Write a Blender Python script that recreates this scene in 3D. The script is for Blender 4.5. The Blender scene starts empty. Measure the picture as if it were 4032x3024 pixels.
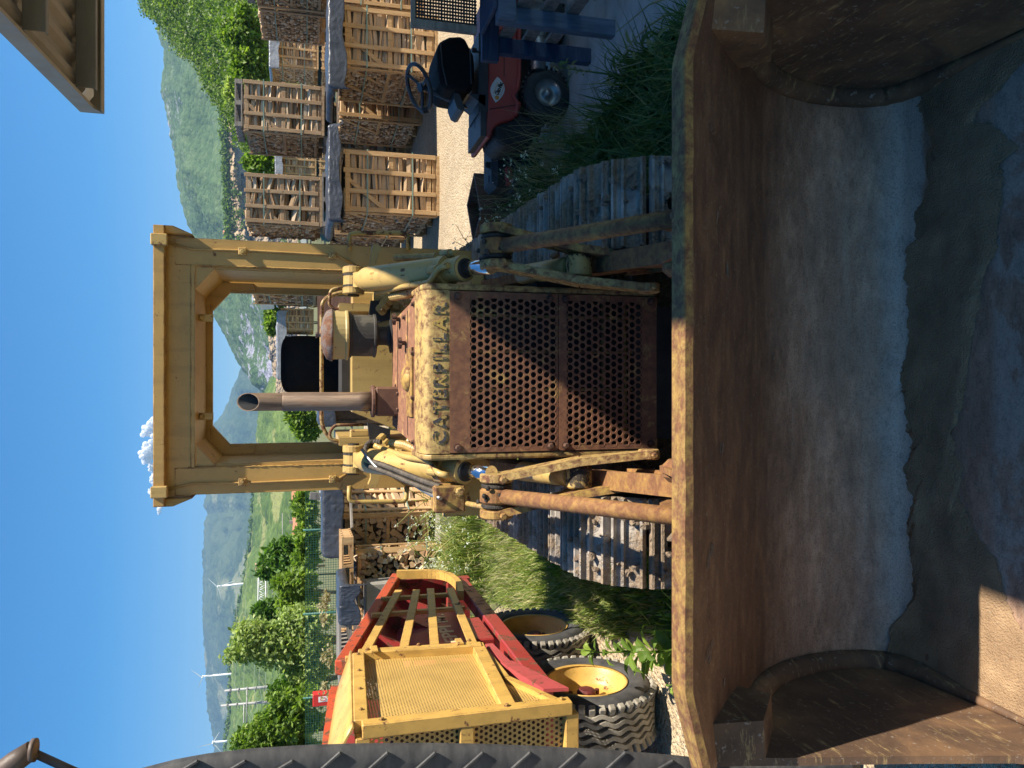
import bpy, bmesh, math, random
from mathutils import Vector, Matrix, noise
random.seed(7)
R = math.radians
V = Vector
sc = bpy.context.scene
C = sc.collection

# ------------------------------------------------------------------ camera, sky, sun, exposure
PITCH, FPX, EYE = R(15.0), 3028.0, 2.15
cp, sp = math.cos(PITCH), math.sin(PITCH)
cam_data = bpy.data.cameras.new('camera')
cam = bpy.data.objects.new('camera', cam_data)
C.objects.link(cam)
cam_data.sensor_width = 36.0
cam_data.lens = 36.0 * FPX / 4032.0
cam_data.clip_start = 0.05
cam_data.clip_end = 40000
D_, X_, F_ = V((0, -sp, -cp)), V((1, 0, 0)), V((0, cp, -sp))      # the photograph was taken with the camera on its side
cam.matrix_world = Matrix(((D_.x, X_.x, -F_.x, 0), (D_.y, X_.y, -F_.y, 0), (D_.z, X_.z, -F_.z, EYE), (0, 0, 0, 1)))
sc.camera = cam

SUN = V((1.0, -0.28, 1.42)).normalized()
world = bpy.data.worlds.new('World')
sc.world = world
world.use_nodes = True
wn = world.node_tree
bg = wn.nodes['Background']
sky = wn.nodes.new('ShaderNodeTexSky')
sky.sky_type = 'NISHITA'
sky.sun_disc = False
sky.sun_elevation = math.asin(SUN.z)
sky.sun_rotation = math.atan2(SUN.x, SUN.y)
sky.altitude = 300
sky.air_density = 1.0
sky.dust_density = 0.3
sky.ozone_density = 2.0
sat = wn.nodes.new('ShaderNodeHueSaturation')                     # the deep clear blue of a dry summer sky
sat.inputs['Saturation'].default_value = 1.68
sat.inputs['Value'].default_value = 1.08
wn.links.new(sky.outputs[0], sat.inputs['Color'])
wn.links.new(sat.outputs[0], bg.inputs[0])
bg.inputs[1].default_value = 0.058
sun_data = bpy.data.lights.new('sun', 'SUN')
sun_data.energy = 5.0
sun_data.angle = R(0.53)
sun_data.color = (1.0, 0.91, 0.77)
sun_o = bpy.data.objects.new('sun', sun_data)
C.objects.link(sun_o)
sun_o.rotation_euler = SUN.to_track_quat('Z', 'Y').to_euler()
sun_o.location = SUN * 60
sc.view_settings.view_transform = 'Standard'
sc.view_settings.look = 'None'
sc.view_settings.gamma = 1
sc.view_settings.exposure = 1.25
sc.render.engine = 'CYCLES'
sc.cycles.use_denoising = True
sc.cycles.max_bounces = 6
sc.cycles.diffuse_bounces = 4
sc.cycles.glossy_bounces = 3
sc.cycles.transparent_max_bounces = 12
sc.cycles.volume_bounces = 0
sc.cycles.sample_clamp_indirect = 6

# ------------------------------------------------------------------ pixel of the photograph -> point in the place
def ray(x, y):
    a, b = (1512 - y) / FPX, (x - 2016) / FPX
    return V((a, cp - b * sp, -sp - b * cp))
def at(x, y, Y):
    d = ray(x, y); k = Y / d.y
    return V((d.x * k, Y, EYE + d.z * k))
def atz(x, y, z):
    d = ray(x, y); k = (z - EYE) / d.z
    return V((d.x * k, d.y * k, z))
def atx(x, y, X):
    d = ray(x, y); k = X / d.x
    return V((X, d.y * k, EYE + d.z * k))

# ------------------------------------------------------------------ mesh building
ROOT = {}
SPLIT = {'step_rail', 'conduit', 'lug', 'coil_sleeve', 'grille_bolt', 'grab_loop', 'steel_pipe', 'cowl_window', 'knob', 'fender', 'valve_body', 'hinge_ear',
         'corner_brace', 'cast_ear', 'mounting_block', 'far_tyre', 'clamp', 'lever', 'steel_frame', 'hand_rail', 'frame_pipe', 'pipe_fitting', 'cleat', 'grille_rib', 'frame_bolt', 'hinge', 'panel_gap', 'seat_piping', 'scratch', 'weld_bead', 'side_grating', 'clevis'}
class MB:
    def __init__(s): s.v, s.f, s.sm = [], [], []
    def add(s, vs, fs, smooth=False):
        n = len(s.v)
        s.v += [V(p) for p in vs]
        for f in fs:
            s.f.append([n + i for i in f]); s.sm.append(smooth)
        return s
    def box(s, c, size, rot=None, bev=0.0):
        hx, hy, hz = size[0] / 2, size[1] / 2, size[2] / 2
        c = V(c)
        if rot is None: Rm = Matrix.Identity(3)
        elif isinstance(rot, Matrix): Rm = rot
        else: Rm = Matrix.Rotation(rot[2], 3, 'Z') @ Matrix.Rotation(rot[1], 3, 'Y') @ Matrix.Rotation(rot[0], 3, 'X')
        b = min(bev, hx * .9, hy * .9, hz * .9)
        if b <= 0:
            vs = [c + Rm @ V((x * hx, y * hy, z * hz)) for x in (-1, 1) for y in (-1, 1) for z in (-1, 1)]
            return s.add(vs, [(0, 1, 3, 2), (4, 6, 7, 5), (0, 4, 5, 1), (2, 3, 7, 6), (0, 2, 6, 4), (1, 5, 7, 3)])
        idx, vs = {}, []
        for x in (-1, 1):
            for y in (-1, 1):
                for z in (-1, 1):
                    for k, p in enumerate(((x * hx, y * (hy - b), z * (hz - b)), (x * (hx - b), y * hy, z * (hz - b)), (x * (hx - b), y * (hy - b), z * hz))):
                        idx[(x, y, z, k)] = len(vs); vs.append(c + Rm @ V(p))
        fs = []
        for q in (-1, 1):
            fs.append([idx[(q, y, z, 0)] for y, z in ((-1, -1), (1, -1), (1, 1), (-1, 1))])
            fs.append([idx[(x, q, z, 1)] for x, z in ((-1, -1), (1, -1), (1, 1), (-1, 1))])
            fs.append([idx[(x, y, q, 2)] for x, y in ((-1, -1), (1, -1), (1, 1), (-1, 1))])
            for r in (-1, 1):
                fs.append([idx[(q, r, -1, 0)], idx[(q, r, -1, 1)], idx[(q, r, 1, 1)], idx[(q, r, 1, 0)]])
                fs.append([idx[(q, -1, r, 0)], idx[(q, -1, r, 2)], idx[(q, 1, r, 2)], idx[(q, 1, r, 0)]])
                fs.append([idx[(-1, q, r, 1)], idx[(-1, q, r, 2)], idx[(1, q, r, 2)], idx[(1, q, r, 1)]])
        for x in (-1, 1):
            for y in (-1, 1):
                for z in (-1, 1): fs.append([idx[(x, y, z, k)] for k in range(3)])
        return s.add(vs, fs)
    def bar(s, p0, p1, w, h, up=(0, 0, 1), bev=0.0):
        p0, p1 = V(p0), V(p1)
        d = (p1 - p0); L = d.length; d.normalize()
        side = d.cross(V(up))
        if side.length < 1e-4: side = d.cross(V((1, 0, 0)))
        side.normalize(); u = side.cross(d)
        Rm = Matrix((side, d, u)).transposed()
        return s.box((p0 + p1) / 2, (w, L, h), Rm, bev)
    def tube(s, path, r, n=10, cap=True, smooth=True, closed=False):
        path = [V(p) for p in path]; m = len(path)
        rad = r if isinstance(r, (list, tuple)) else [r] * m
        vs, prev = [], None
        for i, p in enumerate(path):
            if closed: t = (path[(i + 1) % m] - path[i - 1])
            else: t = path[min(i + 1, m - 1)] - path[max(i - 1, 0)]
            if t.length < 1e-7: t = V((0, 0, 1))
            t.normalize()
            if prev is None:
                a = V((0, 0, 1)) if abs(t.z) < .9 else V((1, 0, 0))
                x = t.cross(a).normalized()
            else:
                x = prev - t * prev.dot(t)
                x = x.normalized() if x.length > 1e-5 else t.orthogonal().normalized()
            prev = x; y = t.cross(x)
            for k in range(n):
                an = 2 * math.pi * k / n
                vs.append(p + (x * math.cos(an) + y * math.sin(an)) * rad[i])
        fs = []
        for i in range(m if closed else m - 1):
            j = (i + 1) % m
            for k in range(n):
                k2 = (k + 1) % n
                fs.append((i * n + k, i * n + k2, j * n + k2, j * n + k))
        s.add(vs, fs, smooth)
        if cap and not closed:
            b = len(s.v) - len(vs)
            s.f.append([b + k for k in range(n)]); s.sm.append(False)
            s.f.append([b + (m - 1) * n + k for k in range(n)]); s.sm.append(False)
        return s
    def lathe(s, prof, o, axis=(0, 0, 1), n=24, smooth=False, cap0=True):
        o = V(o); ax = V(axis).normalized(); x = ax.orthogonal().normalized(); y = ax.cross(x)
        vs, fs = [], []
        for r, h in prof:
            for k in range(n):
                an = 2 * math.pi * k / n
                vs.append(o + ax * h + (x * math.cos(an) + y * math.sin(an)) * max(r, 1e-4))
        for i in range(len(prof) - 1):
            for k in range(n):
                k2 = (k + 1) % n
                fs.append((i * n + k, i * n + k2, (i + 1) * n + k2, (i + 1) * n + k))
        if cap0: fs.append(list(range(n))); fs.append([(len(prof) - 1) * n + k for k in range(n)])
        return s.add(vs, fs, smooth)
    def disc(s, o, axis, r, h, n=20, bev=0.0):
        if bev: return s.lathe([(r - bev, -h / 2), (r, -h / 2 + bev), (r, h / 2 - bev), (r - bev, h / 2)], o, axis, n)
        return s.lathe([(r, -h / 2), (r, h / 2)], o, axis, n)
    def prism(s, pts, off):
        pts = [V(p) for p in pts]; off = V(off); n = len(pts)
        fs = [list(range(n)), [n + i for i in range(n)]]
        fs += [(i, (i + 1) % n, n + (i + 1) % n, n + i) for i in range(n)]
        return s.add(pts + [p + off for p in pts], fs)
    def grid(s, fn, nu, nv, smooth=True):
        vs = [fn(i / nu, j / nv) for i in range(nu + 1) for j in range(nv + 1)]
        fs = [(i * (nv + 1) + j, (i + 1) * (nv + 1) + j, (i + 1) * (nv + 1) + j + 1, i * (nv + 1) + j + 1) for i in range(nu) for j in range(nv)]
        return s.add(vs, fs, smooth)
    def sheet(s, fn, nu, nv, th):
        """a sheet of real thickness: fn gives the outer face, the inner face lies th along the normal below it"""
        P = [[V(fn(i / nu, j / nv)) for j in range(nv + 1)] for i in range(nu + 1)]
        N = []
        for i in range(nu + 1):
            row = []
            for j in range(nv + 1):
                a = P[min(i + 1, nu)][j] - P[max(i - 1, 0)][j]; b = P[i][min(j + 1, nv)] - P[i][max(j - 1, 0)]
                n = a.cross(b); row.append(n.normalized() if n.length > 1e-9 else V((0, 0, 1)))
            N.append(row)
        s.grid(lambda u, v: P[round(u * nu)][round(v * nv)], nu, nv)
        s.grid(lambda u, v: P[round(u * nu)][round(v * nv)] - N[round(u * nu)][round(v * nv)] * th, nu, nv)
        m = (nu + 1) * (nv + 1); b = len(s.v) - 2 * m
        ring = [(i, 0) for i in range(nu)] + [(nu, j) for j in range(nv)] + [(i, nv) for i in range(nu, 0, -1)] + [(0, j) for j in range(nv, 0, -1)]
        ids = [b + i * (nv + 1) + j for i, j in ring]
        for k in range(len(ids)):
            a, c = ids[k], ids[(k + 1) % len(ids)]
            s.f.append([a, c, c + m, a + m]); s.sm.append(False)
        return s
    def mirror(s, cx):
        o = MB(); o.v = [V((2 * cx - p.x, p.y, p.z)) for p in s.v]; o.f = [list(reversed(f)) for f in s.f]; o.sm = list(s.sm)
        return o
    def clusters(s):
        n = len(s.v); par = list(range(n))
        def find(a):
            while par[a] != a: par[a] = par[par[a]]; a = par[a]
            return a
        for f in s.f:
            for k in f[1:]:
                a, b = find(f[0]), find(k)
                if a != b: par[a] = b
        isl = {}
        for i in range(n): isl.setdefault(find(i), []).append(i)
        bb = [(ids, [min(s.v[i][k] for i in ids) - .003 for k in range(3)], [max(s.v[i][k] for i in ids) + .003 for k in range(3)]) for ids in isl.values()]
        g = list(range(len(bb)))
        def fg(a):
            while g[a] != a: a = g[a]
            return a
        for i in range(len(bb)):
            for j in range(i):
                if all(bb[i][1][k] < bb[j][2][k] and bb[j][1][k] < bb[i][2][k] for k in range(3)):
                    a, b = fg(i), fg(j)
                    if a != b: g[a] = b
        own = {}
        for i, b in enumerate(bb):
            for q in b[0]: own[q] = fg(i)
        out = {}
        for f, sm in zip(s.f, s.sm):
            m, mp = out.setdefault(own[f[0]], (MB(), {}))
            for q in f:
                if q not in mp: mp[q] = len(m.v); m.v.append(s.v[q])
            m.f.append([mp[q] for q in f]); m.sm.append(sm)
        return [m for m, _ in out.values()]
    def build(s, name, mat, parent=None, loc=None, fix=True):
        if parent is not None and name in SPLIT:
            cl = s.clusters()
            if len(cl) > 1:
                last = None
                for m in cl: last = m._build(name, mat, parent, loc, fix)
                return last
        return s._build(name, mat, parent, loc, fix)
    def _build(s, name, mat, parent=None, loc=None, fix=True):
        if parent is not None: base = ROOT[parent.name]
        else: base = V(loc) if loc is not None else V((0, 0, 0))
        me = bpy.data.meshes.new(name)
        me.from_pydata([p - base for p in s.v], [], s.f)
        if fix:
            bm = bmesh.new(); bm.from_mesh(me)
            bmesh.ops.recalc_face_normals(bm, faces=bm.faces)
            bm.to_mesh(me); bm.free()
        me.polygons.foreach_set('use_smooth', s.sm)
        me.materials.append(mat)
        o = bpy.data.objects.new(name, me)
        C.objects.link(o)
        if parent is not None: o.parent = parent
        else: o.location = base
        ROOT[o.name] = base
        return o

def tag(o, label=None, cat=None, group=None, kind=None):
    if label: o['label'] = label
    if cat: o['category'] = cat
    if group: o['group'] = group
    if kind: o['kind'] = kind
    return o
def thing(name, label, cat, loc, group=None):
    o = bpy.data.objects.new(name, None); C.objects.link(o)
    o.location = V(loc); o.empty_display_size = .2
    ROOT[o.name] = V(loc)
    return tag(o, label, cat, group)
def copy_tree(o, parent=None):
    c = o.copy(); C.objects.link(c)
    if parent is not None: c.parent = parent
    for ch in list(o.children): copy_tree(ch, c)
    return c

# ------------------------------------------------------------------ materials
def link(nt, a, b): nt.links.new(a, b)
def node(nt, typ, _o=0, **kw):
    n = nt.nodes.new('ShaderNode' + typ)
    for k, v in kw.items():
        if k.startswith('i_'):
            key = k[2:]; key = int(key) if key.isdigit() else key.replace('_', ' ')
            s = n.inputs[key]
            if isinstance(v, bpy.types.NodeSocket): nt.links.new(v, s)
            else: s.default_value = v
        else: setattr(n, k, v)
    return n
def ramp(nt, fac, stops, interp='LINEAR'):
    n = nt.nodes.new('ShaderNodeValToRGB'); cr = n.color_ramp; cr.interpolation = interp
    while len(cr.elements) < len(stops): cr.elements.new(0.5)
    for e, (p, c) in zip(cr.elements, stops):
        e.position = p; e.color = (c[0], c[1], c[2], 1) if len(c) == 3 else c
    nt.links.new(fac, n.inputs[0])
    return n.outputs[0]
def vramp(nt, fac, a, b, lo=0.0, hi=1.0):
    n = node(nt, 'MapRange', i_0=fac, i_1=a, i_2=b, i_3=lo, i_4=hi)
    return n.outputs[0]
def mixc(nt, fac, a, b, mode='MIX'):
    n = nt.nodes.new('ShaderNodeMix'); n.data_type = 'RGBA'; n.blend_type = mode
    for s, v in ((n.inputs[0], fac), (n.inputs[6], a), (n.inputs[7], b)):
        if isinstance(v, bpy.types.NodeSocket): nt.links.new(v, s)
        elif isinstance(v, (int, float)): s.default_value = v
        else: s.default_value = (v[0], v[1], v[2], 1)
    return n.outputs[2]
def coords(nt, stretch=(1, 1, 1), kind='Object', rot=None):
    tc = nt.nodes.new('ShaderNodeTexCoord'); mp = nt.nodes.new('ShaderNodeMapping')
    nt.links.new(tc.outputs[kind], mp.inputs[0]); mp.inputs[3].default_value = stretch
    if rot: mp.inputs[2].default_value = rot
    return mp.outputs[0]
def nz(nt, vec, scale, detail=6, rough=.6, dist=0.0):
    return node(nt, 'TexNoise', i_Vector=vec, i_Scale=scale, i_Detail=detail, i_Roughness=rough, i_Distortion=dist).outputs[0]
def newmat(name):
    m = bpy.data.materials.new(name); m.use_nodes = True
    nt = m.node_tree; return m, nt, nt.nodes['Principled BSDF']
def bump(nt, bs, h, strength=.5, dist=.01):
    n = node(nt, 'Bump', i_Strength=strength, i_Distance=dist, i_Height=h)
    nt.links.new(n.outputs[0], bs.inputs['Normal']); return n
def seti(nt, bs, key, v):
    if isinstance(v, bpy.types.NodeSocket): nt.links.new(v, bs.inputs[key])
    elif isinstance(v, (tuple, list)): bs.inputs[key].default_value = (v[0], v[1], v[2], 1)
    else: bs.inputs[key].default_value = v

def m_noise(name, stops, scale=4, detail=8, rough=.8, metal=0.0, bstr=.3, bdist=.004, bscale=None, stretch=(1, 1, 1), nrough=.62, spec=None, rvar=.12):
    m, nt, bs = newmat(name); co = coords(nt, stretch)
    f = nz(nt, co, scale, detail, nrough)
    seti(nt, bs, 'Base Color', ramp(nt, f, stops))
    f2 = nz(nt, co, bscale or scale * 6, 6, .65)
    seti(nt, bs, 'Roughness', vramp(nt, f2, .3, .7, max(rough - rvar, .05), min(rough + rvar, 1)))
    seti(nt, bs, 'Metallic', metal)
    if spec is not None: seti(nt, bs, 'Specular IOR Level', spec)
    if bstr: bump(nt, bs, f2, bstr, bdist)
    return m

RUST = [(.25, (.055, .026, .016)), (.5, (.125, .052, .026)), (.68, (.20, .085, .036)), (.85, (.30, .14, .055))]
def m_rust(name, paint, amount, scale=9, rust=RUST, rough=.45, sharp=.035, stretch=(1, 1, 1), grime=.25, spots=True, streak=.35, edge=0.0):
    """worn paint: patches flaked down to rust, small chips, grime"""
    m, nt, bs = newmat(name); co = coords(nt, stretch)
    a = nz(nt, co, scale, 9, .68, .3); b = nz(nt, co, scale * .28, 4, .5)
    s = node(nt, 'Math', operation='MULTIPLY_ADD', i_0=b, i_1=.25, i_2=a).outputs[0]
    th = .87 - amount * .55
    k = vramp(nt, s, th - sharp, th + sharp)
    if spots:
        c = nz(nt, co, scale * 5, 4, .6)
        k2 = vramp(nt, c, .70 - amount * .07, .715 - amount * .07)
        k = node(nt, 'Math', operation='MAXIMUM', i_0=k, i_1=k2).outputs[0]
    if edge:                                                # paint rubbed off along the edges
        bv = node(nt, 'Bevel', samples=4, i_Radius=edge)
        d = node(nt, 'VectorMath', operation='DOT_PRODUCT', i_0=bv.outputs[0], i_1=node(nt, 'NewGeometry').outputs['Normal']).outputs['Value']
        e = node(nt, 'Math', operation='MULTIPLY', i_0=vramp(nt, d, .995, .93), i_1=vramp(nt, nz(nt, co, scale * .7, 7, .7), .42, .58)).outputs[0]
        k = node(nt, 'Math', operation='MAXIMUM', i_0=k, i_1=e).outputs[0]
    rc = ramp(nt, nz(nt, co, scale * 2.2, 8, .7), rust)
    dark = tuple(c * .55 for c in paint)
    g = vramp(nt, nz(nt, co, scale * .6, 6, .6), .45, .75, 0, grime)
    pc = mixc(nt, g, paint, dark)
    pc = mixc(nt, vramp(nt, nz(nt, co, 1.7, 3, .5), .35, .7, 0, .25), pc, tuple(min(1, c * 1.18 + .03) for c in paint))
    sk = nz(nt, coords(nt, (1, 1, .09)), 16, 6, .6)
    pc = mixc(nt, vramp(nt, sk, .52, .70, 0, streak), pc, mixc(nt, .5, dark, (.12, .06, .03)))
    seti(nt, bs, 'Base Color', mixc(nt, k, pc, rc))
    seti(nt, bs, 'Roughness', vramp(nt, k, 0, 1, rough, .88))
    h = node(nt, 'Math', operation='SUBTRACT', i_0=nz(nt, co, scale * 4, 5, .6), i_1=k).outputs[0]
    bump(nt, bs, h, .35, .002)
    return m
def m_island(name, stops, rough=.85, nscale=30, namt=.5, bstr=.4, bdist=.003, stretch=(1, 1, 1), dark=.45):
    m, nt, bs = newmat(name)
    geo = nt.nodes.new('ShaderNodeNewGeometry')
    base = ramp(nt, geo.outputs['Random Per Island'], stops)
    co = coords(nt, stretch); f = nz(nt, co, nscale, 6, .65)
    base = mixc(nt, vramp(nt, f, .4, .72, 0, namt), base, mixc(nt, 1.0, base, (dark, dark * .9, dark * .8), 'MULTIPLY'))
    seti(nt, bs, 'Base Color', base); seti(nt, bs, 'Roughness', rough)
    bump(nt, bs, f, bstr, bdist)
    return m
def m_leaf(name, stops, trans=.35, rough=.55):
    m, nt, bs = newmat(name)
    geo = nt.nodes.new('ShaderNodeNewGeometry')
    c = ramp(nt, geo.outputs['Random Per Island'], stops)
    f = nz(nt, coords(nt), .9, 3, .5)
    c = mixc(nt, vramp(nt, f, .35, .7, 0, .5), c, mixc(nt, 1.0, c, (.6, .75, .5), 'MULTIPLY'))
    seti(nt, bs, 'Base Color', c); seti(nt, bs, 'Roughness', rough)
    tr = node(nt, 'BsdfTranslucent'); link(nt, mixc(nt, 1.0, c, (1.2, 1.35, .6), 'MULTIPLY'), tr.inputs[0])
    mx = node(nt, 'MixShader', i_0=trans); link(nt, bs.outputs[0], mx.inputs[1]); link(nt, tr.outputs[0], mx.inputs[2])
    link(nt, mx.outputs[0], nt.nodes['Material Output'].inputs[0])
    return m
def m_perf(name, col, pitch, hole, ax=('Y', 'Z'), rough=.5, square=False):
    """a sheet punched with staggered round holes (or a square mesh), the holes really open"""
    m, nt, bs = newmat(name)
    tc = nt.nodes.new('ShaderNodeTexCoord'); sx = node(nt, 'SeparateXYZ', i_0=tc.outputs['Object'])
    def mth(op, a, b=0.0, c=0.0):
        return node(nt, 'Math', operation=op, i_0=a, i_1=b, i_2=c).outputs[0]
    u = mth('DIVIDE', sx.outputs[ax[0]], pitch); v = mth('DIVIDE', sx.outputs[ax[1]], pitch if square else pitch * .866)
    if square:
        a = mth('FRACT', u); b = mth('FRACT', v)
        a = mth('LESS_THAN', a, hole); b = mth('LESS_THAN', b, hole)
        k = mth('MULTIPLY', a, b)
    else:
        row = mth('FLOOR', v); off = mth('MULTIPLY', mth('FLOORED_MODULO', row, 2.0), .5)
        a = mth('SUBTRACT', mth('FRACT', mth('ADD', u, off)), .5); b = mth('MULTIPLY', mth('SUBTRACT', mth('FRACT', v), .5), .866)
        d = mth('SQRT', mth('ADD', mth('MULTIPLY', a, a), mth('MULTIPLY', b, b)))
        k = mth('LESS_THAN', d, hole)
    co = coords(nt); f = nz(nt, co, 6, 6, .6)
    seti(nt, bs, 'Base Color', mixc(nt, vramp(nt, f, .4, .75, 0, .5), col, tuple(c * .6 for c in col)))
    seti(nt, bs, 'Roughness', rough)
    tr = node(nt, 'BsdfTransparent'); mx = node(nt, 'MixShader', i_0=k)
    link(nt, bs.outputs[0], mx.inputs[1]); link(nt, tr.outputs[0], mx.inputs[2])
    link(nt, mx.outputs[0], nt.nodes['Material Output'].inputs[0])
    return m

YEL = (.66, .43, .085)
MT = {}
MT['yellow'] = m_rust('worn_yellow_paint', (0.471, 0.321, 0.105), .20, 16, rough=.42, edge=.008)
MT['rops'] = m_rust('rops_yellow_paint', (0.464, 0.286, 0.083), .14, 14, rough=.4, grime=.4, edge=.010)
MT['yellow_worn'] = m_rust('flaking_yellow_paint', (0.471, 0.324, 0.107), .40, 24, rough=.5, sharp=.10, edge=.014)
MT['yellow_half'] = m_rust('half_rusted_yellow_paint', (0.452, 0.281, 0.066), .47, 20, rough=.55, sharp=.12, edge=.012)
MT['arm'] = m_rust('rusted_arm_paint', (0.365, 0.205, 0.047), .615, 22, rough=.65, sharp=.16, edge=.012, spots=False, rust=[(.25, (0.103, 0.043, 0.021)), (.5, (0.181, 0.079, 0.033)), (.68, (0.258, 0.120, 0.043)), (.85, (0.344, 0.172, 0.056))])
MT['rim_band'] = m_rust('bucket_rim_paint', (0.390, 0.250, 0.061), .565, 34, rough=.65, sharp=.15, grime=.5, edge=.010, rust=[(.25, (.075, .034, .018)), (.5, (.15, .066, .03)), (.68, (.23, .105, .04)), (.85, (.32, .155, .055))])
MT['rust'] = m_noise('brown_rust', [(.25, (.055, .027, .018)), (.5, (.105, .05, .031)), (.62, (.135, .066, .039)), (.8, (.21, .11, .055))], 7, 9, .72, 0, .3, .002)
MT['grille'] = m_rust('rusty_grille_plate', (.50, .31, .10), .70, 11, rust=[(.25, (.11, .048, .028)), (.5, (.225, .102, .057)), (.66, (.30, .14, .066)), (.85, (.44, .21, .075))], rough=.6, sharp=.08, spots=False)
MT['grease'] = m_noise('black_grease', [(.3, (.010, .009, .008)), (.7, (.05, .04, .03))], 20, 6, .55, 0, .9, .01)
MT['black'] = m_noise('black_rubber', [(.3, (.012, .012, .013)), (.7, (.03, .03, .032))], 12, 6, .6, 0, .3, .002)
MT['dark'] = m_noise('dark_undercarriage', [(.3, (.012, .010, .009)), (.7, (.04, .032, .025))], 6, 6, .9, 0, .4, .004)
MT['chrome'] = m_noise('chrome_rod', [(.3, (.7, .7, .72)), (.7, (.8, .8, .82))], 6, 3, .14, 1.0, 0, rvar=.05)
MT['steel'] = m_noise('bare_steel', [(.3, (.30, .29, .28)), (.7, (.45, .44, .42))], 9, 6, .42, .8, .1)
MT['letter'] = m_rust('worn_black_letter_paint', (.075, .07, .07), .43, 34, rust=[(.3, (.62, .42, .11)), (.55, (.55, .36, .10)), (.8, (.25, .11, .045))], rough=.55)
MT['red'] = m_rust('red_paint', (.30, .032, .028), .34, 12, rough=.42, grime=.5)
MT['orange'] = m_rust('orange_red_paint', (.46, .075, .028), .3, 12, rough=.4)
MT['pink'] = m_rust('faded_pink_red_paint', (0.420, 0.075, 0.075), .2, 9, rough=.45)
MT['machine_yellow'] = m_rust('machine_yellow_paint', (0.563, 0.344, 0.084), .19, 14, rough=.45, grime=.7, edge=.007)
MT['perf_fine'] = m_perf('fine_perforated_yellow_sheet', (0.570, 0.372, 0.113), .018, .235)
MT['perf_front'] = m_perf('perforated_yellow_sheet_front', (0.553, 0.354, 0.103), .030, .30, ax=('X', 'Z'))
MT['tyre'] = m_noise('dusty_tyre_rubber', [(.3, (.15, .135, .11)), (.5, (.27, .245, .20)), (.7, (.40, .365, .30))], 9, 7, .85, 0, .4, .004)
MT['tyre_side'] = m_noise('tyre_sidewall', [(.3, (.03, .03, .032)), (.7, (.09, .087, .085))], 9, 6, .7, 0, .3, .003)
# ------------------------------------------------------------------ more materials
def m_ground():
    m, nt, bs = newmat('gravel_ground'); co = coords(nt)
    big = nz(nt, co, .35, 5, .55); mid = nz(nt, co, 3.0, 6, .6)
    vo = node(nt, 'TexVoronoi', i_Vector=co, i_Scale=38.0); vo.feature = 'F1'
    vo2 = node(nt, 'TexVoronoi', i_Vector=co, i_Scale=95.0)
    c = ramp(nt, mid, [(.3, (.36, .27, .165)), (.55, (.50, .385, .245)), (.75, (.57, .465, .32))])
    st = ramp(nt, vo.outputs['Color'], [(.1, (.26, .19, .11)), (.5, (.44, .345, .215)), (.9, (.62, .53, .38))])
    c = mixc(nt, .55, c, st)
    c = mixc(nt, vramp(nt, big, .42, .6, 0, .45), c, (.30, .235, .155))
    seti(nt, bs, 'Base Color', c); seti(nt, bs, 'Roughness', .95)
    h = node(nt, 'Math', operation='MULTIPLY_ADD', i_0=vo.outputs['Distance'], i_1=-1.0, i_2=mid).outputs[0]
    h2 = node(nt, 'Math', operation='MULTIPLY_ADD', i_0=vo2.outputs['Distance'], i_1=-.4, i_2=h).outputs[0]
    bump(nt, bs, h2, .8, .03)
    return m
MT['ground'] = m_ground()
MT['soil'] = m_noise('grassy_soil', [(.3, (.05, .06, .022)), (.5, (.11, .12, .045)), (.7, (.20, .175, .09))], 3, 8, .95, 0, .6, .02)
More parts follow.
